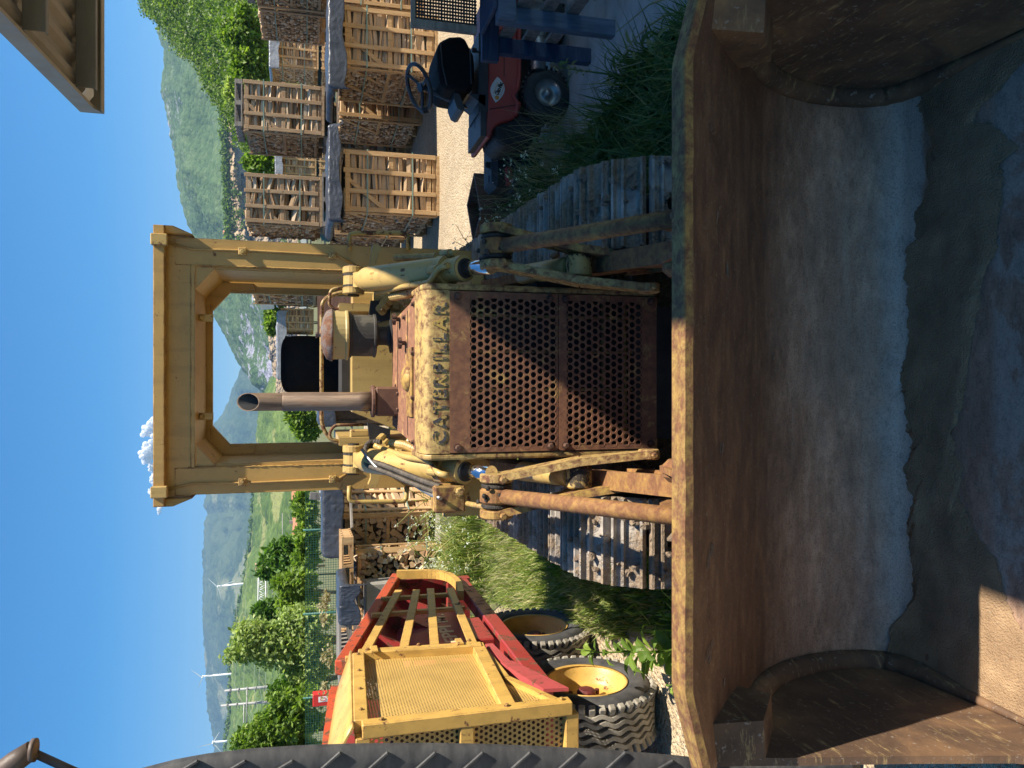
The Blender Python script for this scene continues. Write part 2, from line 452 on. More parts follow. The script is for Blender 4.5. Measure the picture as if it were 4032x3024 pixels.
def m_bucket():
    m, nt, bs = newmat('bucket_plate'); co = coords(nt)
    tc = nt.nodes.new('ShaderNodeTexCoord'); z = node(nt, 'SeparateXYZ', i_0=tc.outputs['Object']).outputs[2]
    n1 = nz(nt, co, 2.2, 7, .62, .4); n2 = nz(nt, coords(nt, (.6, 1.5, 1.5)), 9, 9, .74); n3 = nz(nt, co, 95, 4, .75)
    brown = ramp(nt, n2, [(.25, (0.069, 0.035, 0.022)), (.5, (0.160, 0.081, 0.046)), (.7, (0.277, 0.156, 0.083))])
    grey = ramp(nt, n2, [(.28, (0.234, 0.134, 0.086)), (.5, (0.437, 0.258, 0.166)), (.70, (0.692, 0.443, 0.300))])
    grey = mixc(nt, vramp(nt, n1, .42, .66, 0, .45), grey, (.30, .215, .165))
    zz = node(nt, 'Math', operation='MULTIPLY_ADD', i_0=n1, i_1=-.34, i_2=z).outputs[0]
    c = mixc(nt, vramp(nt, zz, .20, .52), grey, brown)
    sxyz = node(nt, 'SeparateXYZ', i_0=tc.outputs['Object']); yy = sxyz.outputs[1]
    nd_ = nz(nt, coords(nt, (1, .4, 1)), 5.5, 9, .68)
    yl = node(nt, 'Math', operation='MULTIPLY_ADD', i_0=nd_, i_1=.10, i_2=yy).outputs[0]
    band = node(nt, 'Math', operation='MULTIPLY', i_0=vramp(nt, yl, -1.72, -1.70), i_1=vramp(nt, yl, -1.555, -1.61)).outputs[0]
    low = vramp(nt, z, .20, .12)
    c = mixc(nt, node(nt, 'Math', operation='MULTIPLY', i_0=node(nt, 'Math', operation='MULTIPLY', i_0=band, i_1=low).outputs[0], i_1=.9).outputs[0], c, (.60, .49, .40))
    pt = vramp(nt, nz(nt, coords(nt, (1, 1.6, 1)), 3.2, 9, .68, .3), .47, .53)
    pt = node(nt, 'Math', operation='MULTIPLY', i_0=pt, i_1=vramp(nt, yy, -2.02, -2.06, 0, .8)).outputs[0]
    pt = node(nt, 'Math', operation='MULTIPLY', i_0=pt, i_1=low).outputs[0]
    c = mixc(nt, pt, c, (.50, .42, .34))
    c = mixc(nt, vramp(nt, n3, .58, .68, 0, .8), c, (.30, .25, .20))
    c = mixc(nt, vramp(nt, nz(nt, coords(nt, (.5, 1, 1)), 26, 6, .78), .50, .70, 0, .45), c, (.06, .042, .03))
    low_ = vramp(nt, zz, .20, .45, 1, .12)
    sk_ = node(nt, 'Math', operation='MULTIPLY', i_0=vramp(nt, nz(nt, coords(nt, (.08, 1, 1)), 24, 5, .7), .50, .68, 0, .30), i_1=low_).outputs[0]
    c = mixc(nt, sk_, c, (.40, .325, .26))
    c = mixc(nt, vramp(nt, nz(nt, co, 170, 3, .8), .50, .62, 0, .4), c, (.05, .036, .028))
    c = mixc(nt, vramp(nt, n3, .30, .36, .55, 0), c, (.03, .02, .015))
    seti(nt, bs, 'Base Color', c); seti(nt, bs, 'Roughness', vramp(nt, n2, .3, .7, .5, .8)); seti(nt, bs, 'Metallic', .15)
    bump(nt, bs, node(nt, 'Math', operation='ADD', i_0=n2, i_1=n3).outputs[0], .35, .004)
    return m
MT['bucket'] = m_bucket()
MT['scratch'] = m_noise('bright_scratch', [(.3, (.14, .095, .06)), (.7, (.30, .22, .16))], 90, 4, .6, .3, 0)
def m_side():
    m, nt, bs = newmat('bucket_side_plate'); co = coords(nt)
    n1 = nz(nt, co, 3, 8, .65, .5); n2 = nz(nt, coords(nt, (1, 1, 5), rot=(.5, 0, 0)), 8, 8, .75); n3 = nz(nt, co, 55, 4, .6)
    c = ramp(nt, n1, [(.3, (.045, .027, .018)), (.5, (.11, .062, .035)), (.62, (.19, .105, .052)), (.78, (.34, .19, .075))])
    c = mixc(nt, vramp(nt, n2, .56, .66, 0, .7), c, (.42, .30, .13))
    c = mixc(nt, vramp(nt, n3, .62, .68, 0, .6), c, (.30, .27, .23))
    seti(nt, bs, 'Base Color', c); seti(nt, bs, 'Roughness', .75)
    bump(nt, bs, n3, .3, .004); return m
MT['side'] = m_side()
def m_mud():
    m, nt, bs = newmat('sandy_mud'); co = coords(nt)
    n1 = nz(nt, co, 5, 8, .65); vo = node(nt, 'TexVoronoi', i_Vector=co, i_Scale=160.0); n3 = nz(nt, co, 90, 5, .7)
    c = ramp(nt, n1, [(.3, (0.210, 0.131, 0.071)), (.55, (0.345, 0.224, 0.124)), (.75, (0.510, 0.348, 0.198))])
    c = mixc(nt, vramp(nt, n3, .62, .70, 0, .8), c, (.34, .30, .23))
    c = mixc(nt, vramp(nt, nz(nt, co, 11, 3, .4), .72, .745, 0, .6), c, (.16, .06, .03))
    seti(nt, bs, 'Base Color', c); seti(nt, bs, 'Roughness', .95)
    bump(nt, bs, node(nt, 'Math', operation='MULTIPLY_ADD', i_0=vo.outputs['Distance'], i_1=-.5, i_2=n3).outputs[0], .8, .01)
    return m
MT['mud'] = m_mud()
MT['dust'] = m_noise('pale_dry_dust', [(.3, (.22, .19, .165)), (.6, (.32, .28, .24)), (.8, (.42, .37, .31))], 14, 8, .95, 0, .4, .003)
def m_track():
    m, nt, bs = newmat('muddy_track_steel'); co = coords(nt, kind='Generated'); cw = node(nt, 'NewGeometry').outputs['Position']
    f = nz(nt, cw, 11, 9, .65); f2 = nz(nt, cw, 55, 6, .7)
    st = ramp(nt, f, [(.28, (0.194, 0.168, 0.139)), (.5, (0.376, 0.334, 0.286)), (.72, (0.559, 0.510, 0.444))])
    cl = ramp(nt, f2, [(.3, (0.157, 0.114, 0.074)), (.55, (0.284, 0.209, 0.140)), (.8, (0.441, 0.355, 0.259))])
    k = vramp(nt, nz(nt, cw, 5.5, 7, .66), .45, .54)
    seti(nt, bs, 'Base Color', mixc(nt, k, st, cl)); seti(nt, bs, 'Roughness', .9)
    bump(nt, bs, node(nt, 'Math', operation='MULTIPLY_ADD', i_0=f2, i_1=vramp(nt, k, 0, 1, .3, 1.4), i_2=k).outputs[0], .8, .01); return m
MT['track'] = m_track()
MT['clod'] = m_noise('dried_clay', [(.3, (.14, .10, .07)), (.6, (.25, .185, .125)), (.8, (.36, .29, .21))], 16, 8, .95, 0, .9, .012)
MT['log'] = m_island('split_firewood', [(0, (0.246, 0.141, 0.070)), (.25, (0.387, 0.246, 0.132)), (.55, (0.493, 0.334, 0.189)), (.8, (0.581, 0.431, 0.273)), (1, (0.686, 0.563, 0.414))], .9, 14, .55, .5, .004, (6, 1.2, 6))
MT['logdark'] = m_noise('dark_wood_fill', [(.3, (.03, .02, .012)), (.7, (.09, .06, .035))], 10, 5, .95)
MT['plank'] = m_noise('sawn_crate_plank', [(.3, (0.336, 0.192, 0.080)), (.5, (0.464, 0.288, 0.132)), (.75, (0.560, 0.392, 0.200))], 4, 8, .85, 0, .3, .002, stretch=(6, 6, .8))
MT['oldplank'] = m_noise('weathered_crate_plank', [(.3, (0.256, 0.160, 0.084)), (.5, (0.368, 0.240, 0.132)), (.75, (0.464, 0.328, 0.192))], 4, 8, .88, 0, .3, .002, stretch=(6, 6, .8))
MT['oldwood'] = m_noise('grey_weathered_wood', [(.3, (.13, .115, .10)), (.5, (.24, .215, .185)), (.75, (.36, .33, .29))], 5, 8, .9, 0, .4, .003, stretch=(1, 5, 5))
MT['strap'] = m_noise('green_plastic_strap', [(.3, (.15, .24, .19)), (.7, (.21, .30, .25))], 8, 3, .5, 0, .1)
def m_tarp(name, a, b, rough=.38):
    return m_noise(name, [(.3, a), (.7, b)], 3, 6, rough, 0, .55, .03, bscale=5, rvar=.1)
MT['tarp'] = m_tarp('grey_black_tarp', (.028, .032, .042), (.055, .062, .078))
MT['tarp_silver'] = m_tarp('silvery_tarp', (.16, .17, .19), (.30, .31, .33), .3)
MT['concrete'] = m_noise('cast_concrete', [(.3, (0.188, 0.176, 0.150)), (.5, (0.255, 0.240, 0.210)), (.75, (0.323, 0.307, 0.270))], 5, 9, .92, 0, .4, .004)
MT['leaf_dark'] = m_leaf('dark_green_leaves', [(0, (0.047, 0.101, 0.014)), (.5, (0.088, 0.182, 0.024)), (1, (0.162, 0.284, 0.047))], .4)
MT['leaf_mid'] = m_leaf('mid_green_leaves', [(0, (0.092, 0.157, 0.021)), (.5, (0.168, 0.264, 0.035)), (1, (0.302, 0.400, 0.070))], .45)
MT['leaf_pale'] = m_leaf('pale_green_leaves', [(0, (0.191, 0.258, 0.064)), (.5, (0.303, 0.380, 0.120)), (1, (0.510, 0.563, 0.239))], .45)
MT['forest'] = m_leaf('forest_leaves', [(0, (0.052, 0.094, 0.018)), (.4, (0.111, 0.182, 0.029)), (.8, (0.182, 0.267, 0.047)), (1, (0.273, 0.351, 0.078))], .4)
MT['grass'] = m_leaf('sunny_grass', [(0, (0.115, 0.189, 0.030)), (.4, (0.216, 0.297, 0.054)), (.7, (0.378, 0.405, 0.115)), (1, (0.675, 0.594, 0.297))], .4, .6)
MT['grass_dark'] = m_leaf('weed_and_shaded_grass', [(0, (0.050, 0.092, 0.020)), (.5, (0.094, 0.155, 0.035)), (.85, (0.163, 0.230, 0.060)), (1, (0.350, 0.310, 0.130))], .35, .6)  # weeds, and grass in shade with the shade put into its colour
MT['straw'] = m_leaf('dry_straw', [(0, (0.255, 0.210, 0.112)), (1, (0.413, 0.360, 0.225))], .3, .7)
MT['petal'] = m_leaf('white_petals', [(0, (.75, .75, .72)), (1, (.85, .85, .82))], .3, .7)
MT['bark'] = m_noise('bark', [(.3, (.06, .045, .032)), (.7, (.16, .13, .10))], 8, 7, .95, 0, .6, .01, stretch=(3, 3, .6))

# ------------------------------------------------------------------ the setting: ground
g = MB()
g.grid(lambda u, v: V((-14000 + 28000 * u, -200 + 14400 * v, -.02)), 2, 2, False)
tag(g.build('far_ground', MT['soil'], loc=(0, 0, 0), fix=False), kind='structure')
g = MB()
def gz(x, y): return .012 * noise.noise(V((x * .8, y * .8, 0))) + .006 * noise.noise(V((x * 3.1, y * 3.1, 4)))
g.grid(lambda u, v: V((-16 + 40 * u, -6 + 36 * v, gz(-16 + 40 * u, -6 + 36 * v))), 120, 120)
tag(g.build('gravel_yard', MT['ground'], loc=(0, 0, 0), fix=False), kind='structure')

# ------------------------------------------------------------------ the track loader
LC = .06                                                    # its centre line
loader = thing('track_loader', 'old yellow tracked loader with a rusty grille and wide bucket laid on the ground', 'track loader', (LC, 4.0, 0))
def P(mb, name, mat, parent=loader, label=None):
    o = mb.build(name, MT[mat] if isinstance(mat, str) else mat, parent)
    if label: o['label'] = label
    return o
def hexbolt(mb, o, axis, r=.012, h=.012, washer=True):
    o = V(o); ax = V(axis).normalized()
    if washer: mb.lathe([(r * 1.45, 0), (r * 1.45, .003)], o, ax, 14)
    mb.lathe([(r, .003), (r, h), (r * .8, h + .003)], o, ax, 6)

# bucket ------------------------------------------------------------
BW = 1.055; BC = .02
prof = [(1.783, 1.205), (1.90, 1.085), (2.04, .935), (2.17, .80), (2.262, .70), (2.335, .61), (2.39, .50), (2.422, .38), (2.428, .27), (2.412, .17), (2.372, .10), (2.325, .062), (2.25, .048), (2.0, .045), (1.6, .042), (1.2, .038), (1.0, .030)]
prof_s = []
for i in range(len(prof) - 1):
    a, b = prof[i], prof[i + 1]
    for k in range(3): prof_s.append((a[0] + (b[0] - a[0]) * k / 3, a[1] + (b[1] - a[1]) * k / 3))
prof_s.append(prof[-1])
mb = MB()
np_ = len(prof_s) - 1
def bshell(u, v):
    y, z = prof_s[round(v * np_)]
    x = BC - BW + 2 * BW * u
    dent = .006 * noise.noise(V((x * 2.1, z * 3, 1.3)))
    end = max(0, abs(x - BC) - (BW - .24)) / .24
    drop = .062 * end * max(0, (z - .95) / .26)
    return V((x, y + dent, z - drop))
mb.sheet(bshell, 72, np_, -.022)
bucket = P(mb, 'bucket', 'bucket', label='wide scoop bucket, brown rust above and bare grey steel below')
mb = MB()                                                   # the thick yellow rim along its top edge
xs = [BC - BW - .012, BC - BW + .24, BC - .6, BC - .2, BC + .3, BC + .7, BC + BW - .24, BC + BW + .012]
n = 90
ring = []
for i in range(n + 1):
    x = xs[0] + (xs[-1] - xs[0]) * i / n
    end = max(0, abs(x - BC) - (BW - .24)) / .24
    z = 1.222 - .062 * end
    nick = .004 * noise.noise(V((x * 9, 3, 0))) + (.007 if noise.noise(V((x * 5.3, 9, 0))) > .42 else 0)
    ring.append([(x, 1.775 + nick, z - .026), (x, 1.775 + nick, z - .004), (x, 1.781 + nick, z), (x, 1.842, z), (x, 1.846, z - .004), (x, 1.846, z - .05)])
vs = [p for r_ in ring for p in r_]; fs = []
for i in range(n):
    for k in range(6):
        k2 = (k + 1) % 6
        fs.append((i * 6 + k, i * 6 + k2, (i + 1) * 6 + k2, (i + 1) * 6 + k))
fs += [list(range(6)), [n * 6 + k for k in range(6)]]
mb.add(vs, fs)
P(mb, 'rim_band', 'rim_band', bucket)
for sx in (-1, 1):                                          # side plates
    mb = MB()
    x0 = BC + sx * (BW - .004)
    pts = [(y, z) for y, z in prof if z < 1.2][0:]
    poly = [(1.86, 1.10)] + [(y - .0, z) for y, z in prof[1:]] + [(1.0, .10), (1.40, .12), (1.70, .20), (1.78, .45), (1.85, .80), (1.90, 1.0)]
    poly = [(1.90, 1.085)] + list(prof[2:]) + [(.98, .08), (1.45, .115), (1.655, .17), (1.70, .25), (1.77, .52), (1.84, .82), (1.885, 1.0)]
    mb.prism([(x0, y, z) for y, z in poly], (sx * .022, 0, 0))
    sp_ = P(mb, 'side_plate', 'side', bucket)
    mb = MB()                                               # corner gusset under the rim
    xg = BC + sx * (BW - .006)
    g0 = [(xg, 1.88, 1.10), (xg, 2.10, .872), (xg, 2.02, .80), (xg, 1.86, .93)]
    mb.prism(g0, (-sx * .10, .01, 0))
    P(mb, 'corner_gusset', 'side', bucket)
    mb = MB()                                               # rounded weld fillet where side and back meet
    fp = [(x0 - sx * .012, y - .012 if y > 2.2 else y, z + (.012 if z < .1 else 0)) for y, z in prof_s[9:]]
    mb.tube(fp, [.012 + .03 * max(0, min(1, (q[1] - 1.95) / .3)) for q in fp], 8)
    P(mb, 'weld_fillet', 'side', bucket)
mb = MB()                                                   # stiffener and hinge ears on its back
mb.box((BC, 2.30, .92), (2 * BW - .1, .05, .16), (R(40), 0, 0))
for sx in (-1, 1):
    for dx in (-.07, .07):
        x = LC + sx * .46 + dx
        mb.prism([(x, 2.22, .95), (x, 2.66, .86), (x, 2.72, .80), (x, 2.68, .28), (x, 2.47, .30), (x, 2.47, .50), (x, 2.36, .68)], (.022, 0, 0))
P(mb, 'hinge_ear', 'arm', bucket)

mb = MB(); rs = random.Random(3)                            # gouges and bright scratches in the upper plate
for (x, s0, L_, an) in ((-.52, .16, .10, .3), (-.50, .19, .07, .25), (-.77, .14, .12, .9), (-.79, .17, .06, .8), (.42, .22, .09, .4), (.15, .12, .05, 1.2), (-.22, .28, .06, .2), (.68, .18, .07, 1.0), (-.9, .30, .05, .5), (.30, .34, .08, .1)):
    d0 = V((0, .555, -.60)).normalized(); p_ = V((BC + x, 1.783 + .702 * s0 * 0 + d0.y * s0, 1.205 + d0.z * s0)); nrm = V((0, -d0.z, d0.y)) * -1
    for q in range(3):
        a_ = p_ + V((rs.uniform(-.01, .01), 0, 0)) + d0 * rs.uniform(-.012, .012) + V((0, -.004, .004)) * 0
        b_ = a_ + V((math.cos(an), 0, 0)) * L_ * rs.uniform(.5, 1) + d0 * math.sin(an) * L_ * rs.uniform(.5, 1)
        off = V((0, -.60, -.555)).normalized() * .0005
        mb.bar(a_ + off, a_.lerp(b_, .6) + off, .0022, .0014, (0, .60, .555))
P(mb, 'scratch', 'scratch', bucket)
# mud in the bucket --------------------------------------------------
far_e = [(3560, 255), (3594, 312), (3621, 380), (3610, 425), (3639, 506), (3662, 560), (3640, 633), (3644, 741), (3599, 859), (3608, 958), (3576, 976), (3573, 1066), (3581, 1265), (3584, 1338), (3558, 1482), (3578, 1665), (3592, 1785), (3569, 1850), (3578, 1922), (3601, 1950), (3578, 2069), (3597, 2281), (3592, 2354), (3574, 2455), (3530, 2474), (3520, 2540), (3535, 2600), (3580, 2655), (3656, 2710), (3877, 2806), (4060, 2894), (4180, 2950)]
near_e = [(4150, 120), (4090, 180), (4028, 244), (3938, 343), (3880, 400), (3825, 470), (3938, 506), (3960, 540), (4010, 578), (3950, 610), (3930, 640), (3947, 669), (3945, 730), (3938, 786), (3925, 900), (3920, 994), (3865, 1085), (3856, 1175), (3840, 1260), (3820, 1356), (3802, 1491), (3785, 1601), (3748, 1711), (3752, 1775), (3794, 1840), (3767, 1941), (3812, 2033), (3831, 2097), (3913, 2189), (3941, 2281), (3959, 2373), (4015, 2474), (4080, 2570), (4150, 2700), (4190, 2850)]
def curve_at(pts, t):
    L = [0]
    for a, b in zip(pts, pts[1:]): L.append(L[-1] + math.hypot(a[0] - b[0], a[1] - b[1]))
    d = t * L[-1]
    for i in range(len(pts) - 1):
        if d <= L[i + 1] or i == len(pts) - 2:
            k = (d - L[i]) / max(1e-6, L[i + 1] - L[i]); a, b = pts[i], pts[i + 1]
            return (a[0] + (b[0] - a[0]) * k, a[1] + (b[1] - a[1]) * k)
FE = [atz(x, y, .052) for x, y in far_e]; NE = [atz(x, y, .052) for x, y in near_e]
def mudf(u, v):
    a = curve_at([(p.x, p.y) for p in FE], 1 - u); b = curve_at([(p.x, p.y) for p in NE], 1 - u)
    jx = .012 * noise.noise(V((u * 40, v * 3, 2)));
    x = a[0] + (b[0] - a[0]) * v; y = a[1] + (b[1] - a[1]) * v
    edge = min(v, 1 - v, 1)
    ek = 1 - min(1, edge * 5)
    y += ek * (.012 * noise.noise(V((x * 22, 7, 0))) + .009 * noise.noise(V((x * 55, 3, 0))) + .010 * noise.noise(V((x * 130, 3, 0))) + .005 * noise.noise(V((x * 300, 9, 0))))
    th = .002 + .008 * min(1, edge * 6) + .004 * noise.noise(V((x * 14, y * 14, 0))) * min(1, edge * 8)
    floor = .0455 + max(0, y - 2.25) * .22 + max(0, y - 2.325) * .5
    return V((max(BC - BW + .012, min(BC + BW - .012, x + jx)), min(y, 2.352), floor + max(.002, th)))
mb = MB()
mb.grid(mudf, 420, 26)
tag(mb.build('mud', MT['mud'], loc=(BC, 1.9, .05), fix=False), 'dark sandy mud caked across the floor of the rusty bucket', 'mud', kind='stuff')
# radiator guard / hood ----------------------------------------------
HW = .437
mb = MB()
def hood_ring(sec):                                         # sec: list of (y, z_top, half width)
    pass
# front frame: two side cheeks, bottom lip and the rounded lettered band
for sx in (-1, 1):
    xo, xi = LC + sx * HW, LC + sx * (HW - .032)
    prof_c = [(3.752, .345), (3.752, 1.555), (3.776, 1.585), (3.83, 1.600), (4.10, 1.608), (4.10, .345)]
    mb.prism([(xi, y, z) for y, z in prof_c], (xo - xi, 0, 0))
mb.box((LC, 3.776, .352), (2 * HW - .066, .05, .02))
vsb = []
bp = [(3.752, 1.463), (3.752, 1.555), (3.760, 1.572), (3.776, 1.587), (3.83, 1.602), (3.93, 1.612)]
m_ = 24
mb.grid(lambda u, v: V((LC - HW + .0325 + (2 * HW - .065) * u, *bp[round(v * 5)])), m_, 5)
hood = P(mb, 'radiator_guard', 'yellow_worn')
mod = hood.modifiers.new('bevel', 'BEVEL'); mod.width = .014; mod.segments = 2; mod.limit_method = 'ANGLE'; mod.angle_limit = R(50)
mb = MB()                                                   # sloping tapered hood top
secs = [(3.925, 1.611, .437, .40), (4.05, 1.622, .40, .36), (4.25, 1.640, .375, .335), (4.52, 1.662, .345, .30), (4.56, 1.650, .345, .30)]
vs, fs = [], []
for y, z, hw, ht in secs:
    vs += [(LC - hw, y, z - .30), (LC - hw, y, z - .05), (LC - ht, y, z), (LC + ht, y, z), (LC + hw, y, z - .05), (LC + hw, y, z - .30)]
for i in range(len(secs) - 1):
    for k in range(5): fs.append((i * 6 + k, i * 6 + k + 1, (i + 1) * 6 + k + 1, (i + 1) * 6 + k))
fs += [list(range(6)), [(len(secs) - 1) * 6 + k for k in range(6)]]
mb.add(vs, fs)
top = P(mb, 'hood_top', 'grille', label='rusty sloping hood top')
def hz(y): return 1.611 + (y - 3.925) * .0857
mb = MB()
mb.box((LC - .05, 4.02, hz(4.02) + .006), (.36, .13, .010), (R(4.9), 0, 0))
mb.lathe([(.075, -.01), (.072, .012), (.06, .028), (.035, .04), (.001, .044)], (LC - .03, 4.06, hz(4.06)), (0, -.1, 1), 20, True)
P(mb, 'filler_cover', 'yellow_half', top)
mb = MB()
for x, y in ((.30, 4.30), (.16, 4.14)):
    o = V((LC + x, y, hz(y)))
    mb.lathe([(.012, 0), (.012, .025)], o, (0, 0, 1), 10)
    for k in range(6):
        an = k * math.pi / 3
        mb.disc(o + V((.02 * math.cos(an), .02 * math.sin(an), .034)), (0, 0, 1), .012, .018, 10)
    mb.disc(o + V((0, 0, .034)), (0, 0, 1), .024, .018, 14)
for x, y in ((.35, 3.95), (.10, 3.955), (-.13, 3.955), (-.36, 3.955), (.30, 4.17), (.0, 4.2)):
    hexbolt(mb, (LC + x, y, hz(y)), (0, 0, 1), .011, .014)
P(mb, 'knob', 'rust', top)
mb = MB()
for k, y in enumerate((4.10, 4.36)): mb.box((LC, y, hz(y) + .0015), (.66 - .08 * k, .005, .003), (R(4.9), 0, 0))
P(mb, 'seam', 'dark', top)

# perforated plates
def perforated(xa, xb, z0, z1, hx0, hz0, ncol, nrow, pit=.0378, rowp=.0345, hr=.0152):
    mb = MB(); Yf = 3.749; r_ = pit / math.sqrt(3)
    ax_, az_ = pit / 2, rowp / 1.5
    for j in range(nrow):
        for i in range(ncol):
            cx_ = hx0 + i * pit + (pit / 2 if j % 2 else 0); cz_ = hz0 + j * rowp
            hexp = []
            for k in range(6):
                an = math.pi / 6 + k * math.pi / 3
                hexp.append((cx_ + math.cos(an) / math.cos(math.pi / 6) * ax_, cz_ + math.sin(an) * az_))
            out = []
            for k in range(6):
                a, b = hexp[k], hexp[(k + 1) % 6]
                out += [a, ((a[0] + b[0]) / 2, (a[1] + b[1]) / 2)]
            inn = [(cx_ + hr * math.cos(math.pi / 6 + k * math.pi / 6), cz_ + hr * math.sin(math.pi / 6 + k * math.pi / 6)) for k in range(12)]
            v0 = [(p[0], Yf, p[1]) for p in out] + [(p[0], Yf, p[1]) for p in inn] + [(p[0], Yf + .006, p[1]) for p in inn]
            f0 = []
            for k in range(12):
                k2 = (k + 1) % 12
                f0.append((k, k2, 12 + k2, 12 + k)); f0.append((12 + k, 12 + k2, 24 + k2, 24 + k))
            mb.add(v0, f0)
    x0 = hx0 - pit * .12; x1 = hx0 + (ncol - 1) * pit + pit * .62; za = hz0 - rowp * .55; zb = hz0 + (nrow - 1) * rowp + rowp * .55
    y = Yf + .0006; d = .006
    for (a, b, c, e) in ((xa, x0 - .0, z0, z1), (x1, xb, z0, z1), (x0, x1, z0, za), (x0, x1, zb, z1)):
        mb.box(((a + b) / 2, y + d / 2, (c + e) / 2), (b - a, d, e - c))
    # half cells at the row ends, closed
    for j in range(nrow):
        zc = hz0 + j * rowp
        if j % 2: mb.box((hx0 + pit * .0 - pit * .06, y + d / 2 + .0004, zc), (pit * .36, d, rowp * 1.02))
        else: mb.box((hx0 + (ncol - 1) * pit + pit * .58, y + d / 2 + .0004, zc), (pit * .36, d, rowp * 1.02))
    return mb
pw = HW - .036
up = P(perforated(LC - pw, LC + pw, .902, 1.462, LC - .372, .928, 20, 13), 'grille_plate', 'grille', hood)
lo = P(perforated(LC - pw, LC + pw, .350, .897, LC - .372, .455, 20, 12), 'grille_plate', 'grille', hood)
mb = MB()
for sx in (-1, 1):
    for z in (1.425, .945, .862, .385):
        hexbolt(mb, (LC + sx * .375, 3.749, z), (0, -1, 0), .014, .03)
P(mb, 'grille_bolt', 'rust', hood)
mb = MB()
for x in (-.29, -.09, .105, .285): mb.box((LC + x, 3.775, .91), (.014, .014, 1.08))
for z in (.64, .52): mb.box((LC, 3.783, z), (.78, .012, .022))
P(mb, 'grille_rib', 'yellow_half', hood)
mb = MB(); mb.box((LC, 3.90, .91), (.80, .10, 1.08))
for i in range(60): mb.box((LC, 3.845, .40 + i * .0172), (.78, .012, .003))
P(mb, 'radiator', 'black', hood)
# lettering on the band
def text_mb(txt, size, width, origin, right, up_, ext=.0015, bold=0.0, shear=0.0, spacing=1.0):
    cu = bpy.data.curves.new('letters', 'FONT'); cu.body = txt; cu.size = size; cu.extrude = ext; cu.offset = bold; cu.shear = shear; cu.space_character = spacing
    cu.resolution_u = 3
    ob = bpy.data.objects.new('letters', cu); C.objects.link(ob)
    dg = bpy.context.evaluated_depsgraph_get()
    me = bpy.data.meshes.new_from_object(ob.evaluated_get(dg))
    bpy.data.objects.remove(ob); bpy.data.curves.remove(cu)
    xs_ = [v.co.x for v in me.vertices]; x0, x1 = min(xs_), max(xs_); k = width / (x1 - x0)
    right, up_ = V(right).normalized(), V(up_).normalized(); nn = right.cross(up_)
    mb = MB()
    mb.add([V(origin) + right * ((v.co.x - x0) * k) + up_ * v.co.y + nn * v.co.z for v in me.vertices], [tuple(p.vertices) for p in me.polygons])
    bpy.data.meshes.remove(me)
    return mb
P(text_mb('CATERPILLAR', .092, .70, (LC - .355, 3.7505, 1.482), (1, 0, 0), (0, 0, 1), bold=.0025, spacing=1.25), 'lettering', 'letter', hood)

# pre-cleaner (air intake) on the hood
ac = V((.285, 4.60, 0))
mb = MB(); mb.lathe([(.10, 1.655), (.10, 1.668), (.062, 1.675), (.055, 1.69), (.055, 1.735), (.062, 1.74), (.062, 1.75)], ac, (0, 0, 1), 28)
intake = P(mb, 'air_intake', 'black', loader)
mb = MB(); mb.lathe([(.112, 1.75), (.128, 1.755), (.128, 1.765), (.122, 1.77), (.122, 1.89), (.130, 1.895), (.130, 1.905), (.12, 1.91)], ac, (0, 0, 1), 32, False)
def m_mesh():
    m, nt, bs = newmat('intake_wire_mesh'); co = coords(nt)
    ch = node(nt, 'TexChecker', i_Vector=co, i_Scale=320.0)
    f = nz(nt, co, 7, 4, .5)
    c = mixc(nt, vramp(nt, f, .46, .54), (.16, .145, .11), (.035, .032, .028))
    seti(nt, bs, 'Base Color', mixc(nt, ch.outputs[1], c, (.02, .018, .015))); seti(nt, bs, 'Roughness', .6)
    bump(nt, bs, ch.outputs[1], .5, .002); return m
P(mb, 'mesh_screen', m_mesh(), intake)
mb = MB(); mb.lathe([(.128, 1.908), (.146, 1.915), (.146, 1.925), (.140, 1.932), (.142, 2.0), (.142, 2.008), (.13, 2.015)], ac, (0, 0, 1), 32)
MT['intake_band'] = m_rust('faded_intake_paint', (0.375, 0.285, 0.112), .2, 7, rough=.5)
P(mb, 'intake_band', 'intake_band', intake)
mb = MB(); mb.lathe([(.150, 2.0), (.153, 2.006), (.150, 2.014), (.14, 2.035), (.10, 2.055), (.05, 2.066), (.001, 2.068)], ac, (0, 0, 1), 32, True)
mb.lathe([(.012, 2.06), (.012, 2.085), (.02, 2.087), (.02, 2.097)], ac, (0, 0, 1), 6)
MT['intake_dome'] = m_rust('chalky_dome_paint', (.17, .17, .17), .47, 16, rough=.5, sharp=.12)
P(mb, 'intake_dome', 'intake_dome', intake)

# exhaust
ex = V((-.098, 4.42, 0))
MT['exhaust'] = m_noise('heat_tinted_pipe', [(.25, (.06, .04, .028)), (.45, (.15, .10, .068)), (.55, (.22, .155, .105)), (.66, (.19, .10, .05)), (.8, (.33, .26, .19))], 7, 6, .55, .3, .2, .002, stretch=(5, 5, .45))
mb = MB()
mb.box(ex + V((0, 0, 1.70)), (.165, .14, .15), bev=.012)
mb.disc(ex + V((0, 0, 1.783)), (0, 0, 1), .092, .02, 20, .004)
mb.disc(ex + V((0, 0, 1.632)), (0, 0, 1), .108, .02, 24, .004)
for k in range(6): hexbolt(mb, ex + V((.09 * math.cos(k * 1.047), .09 * math.sin(k * 1.047), 1.64)), (0, 0, 1), .01, .018)
muffler = P(mb, 'muffler', 'rust')
mb = MB(); mb.lathe([(.055, 1.78), (.055, 1.86), (.052, 1.865), (.0525, 2.27), (.049, 2.275)], ex, (0, 0, 1), 24)
for s_ in mb.f: pass
mb.sm = [True if len(f) == 4 else False for f in mb.f]
P(mb, 'exhaust_pipe', 'exhaust', muffler)
mb = MB()                                                   # the slanted open mouth of the pipe
n = 28; rows = []
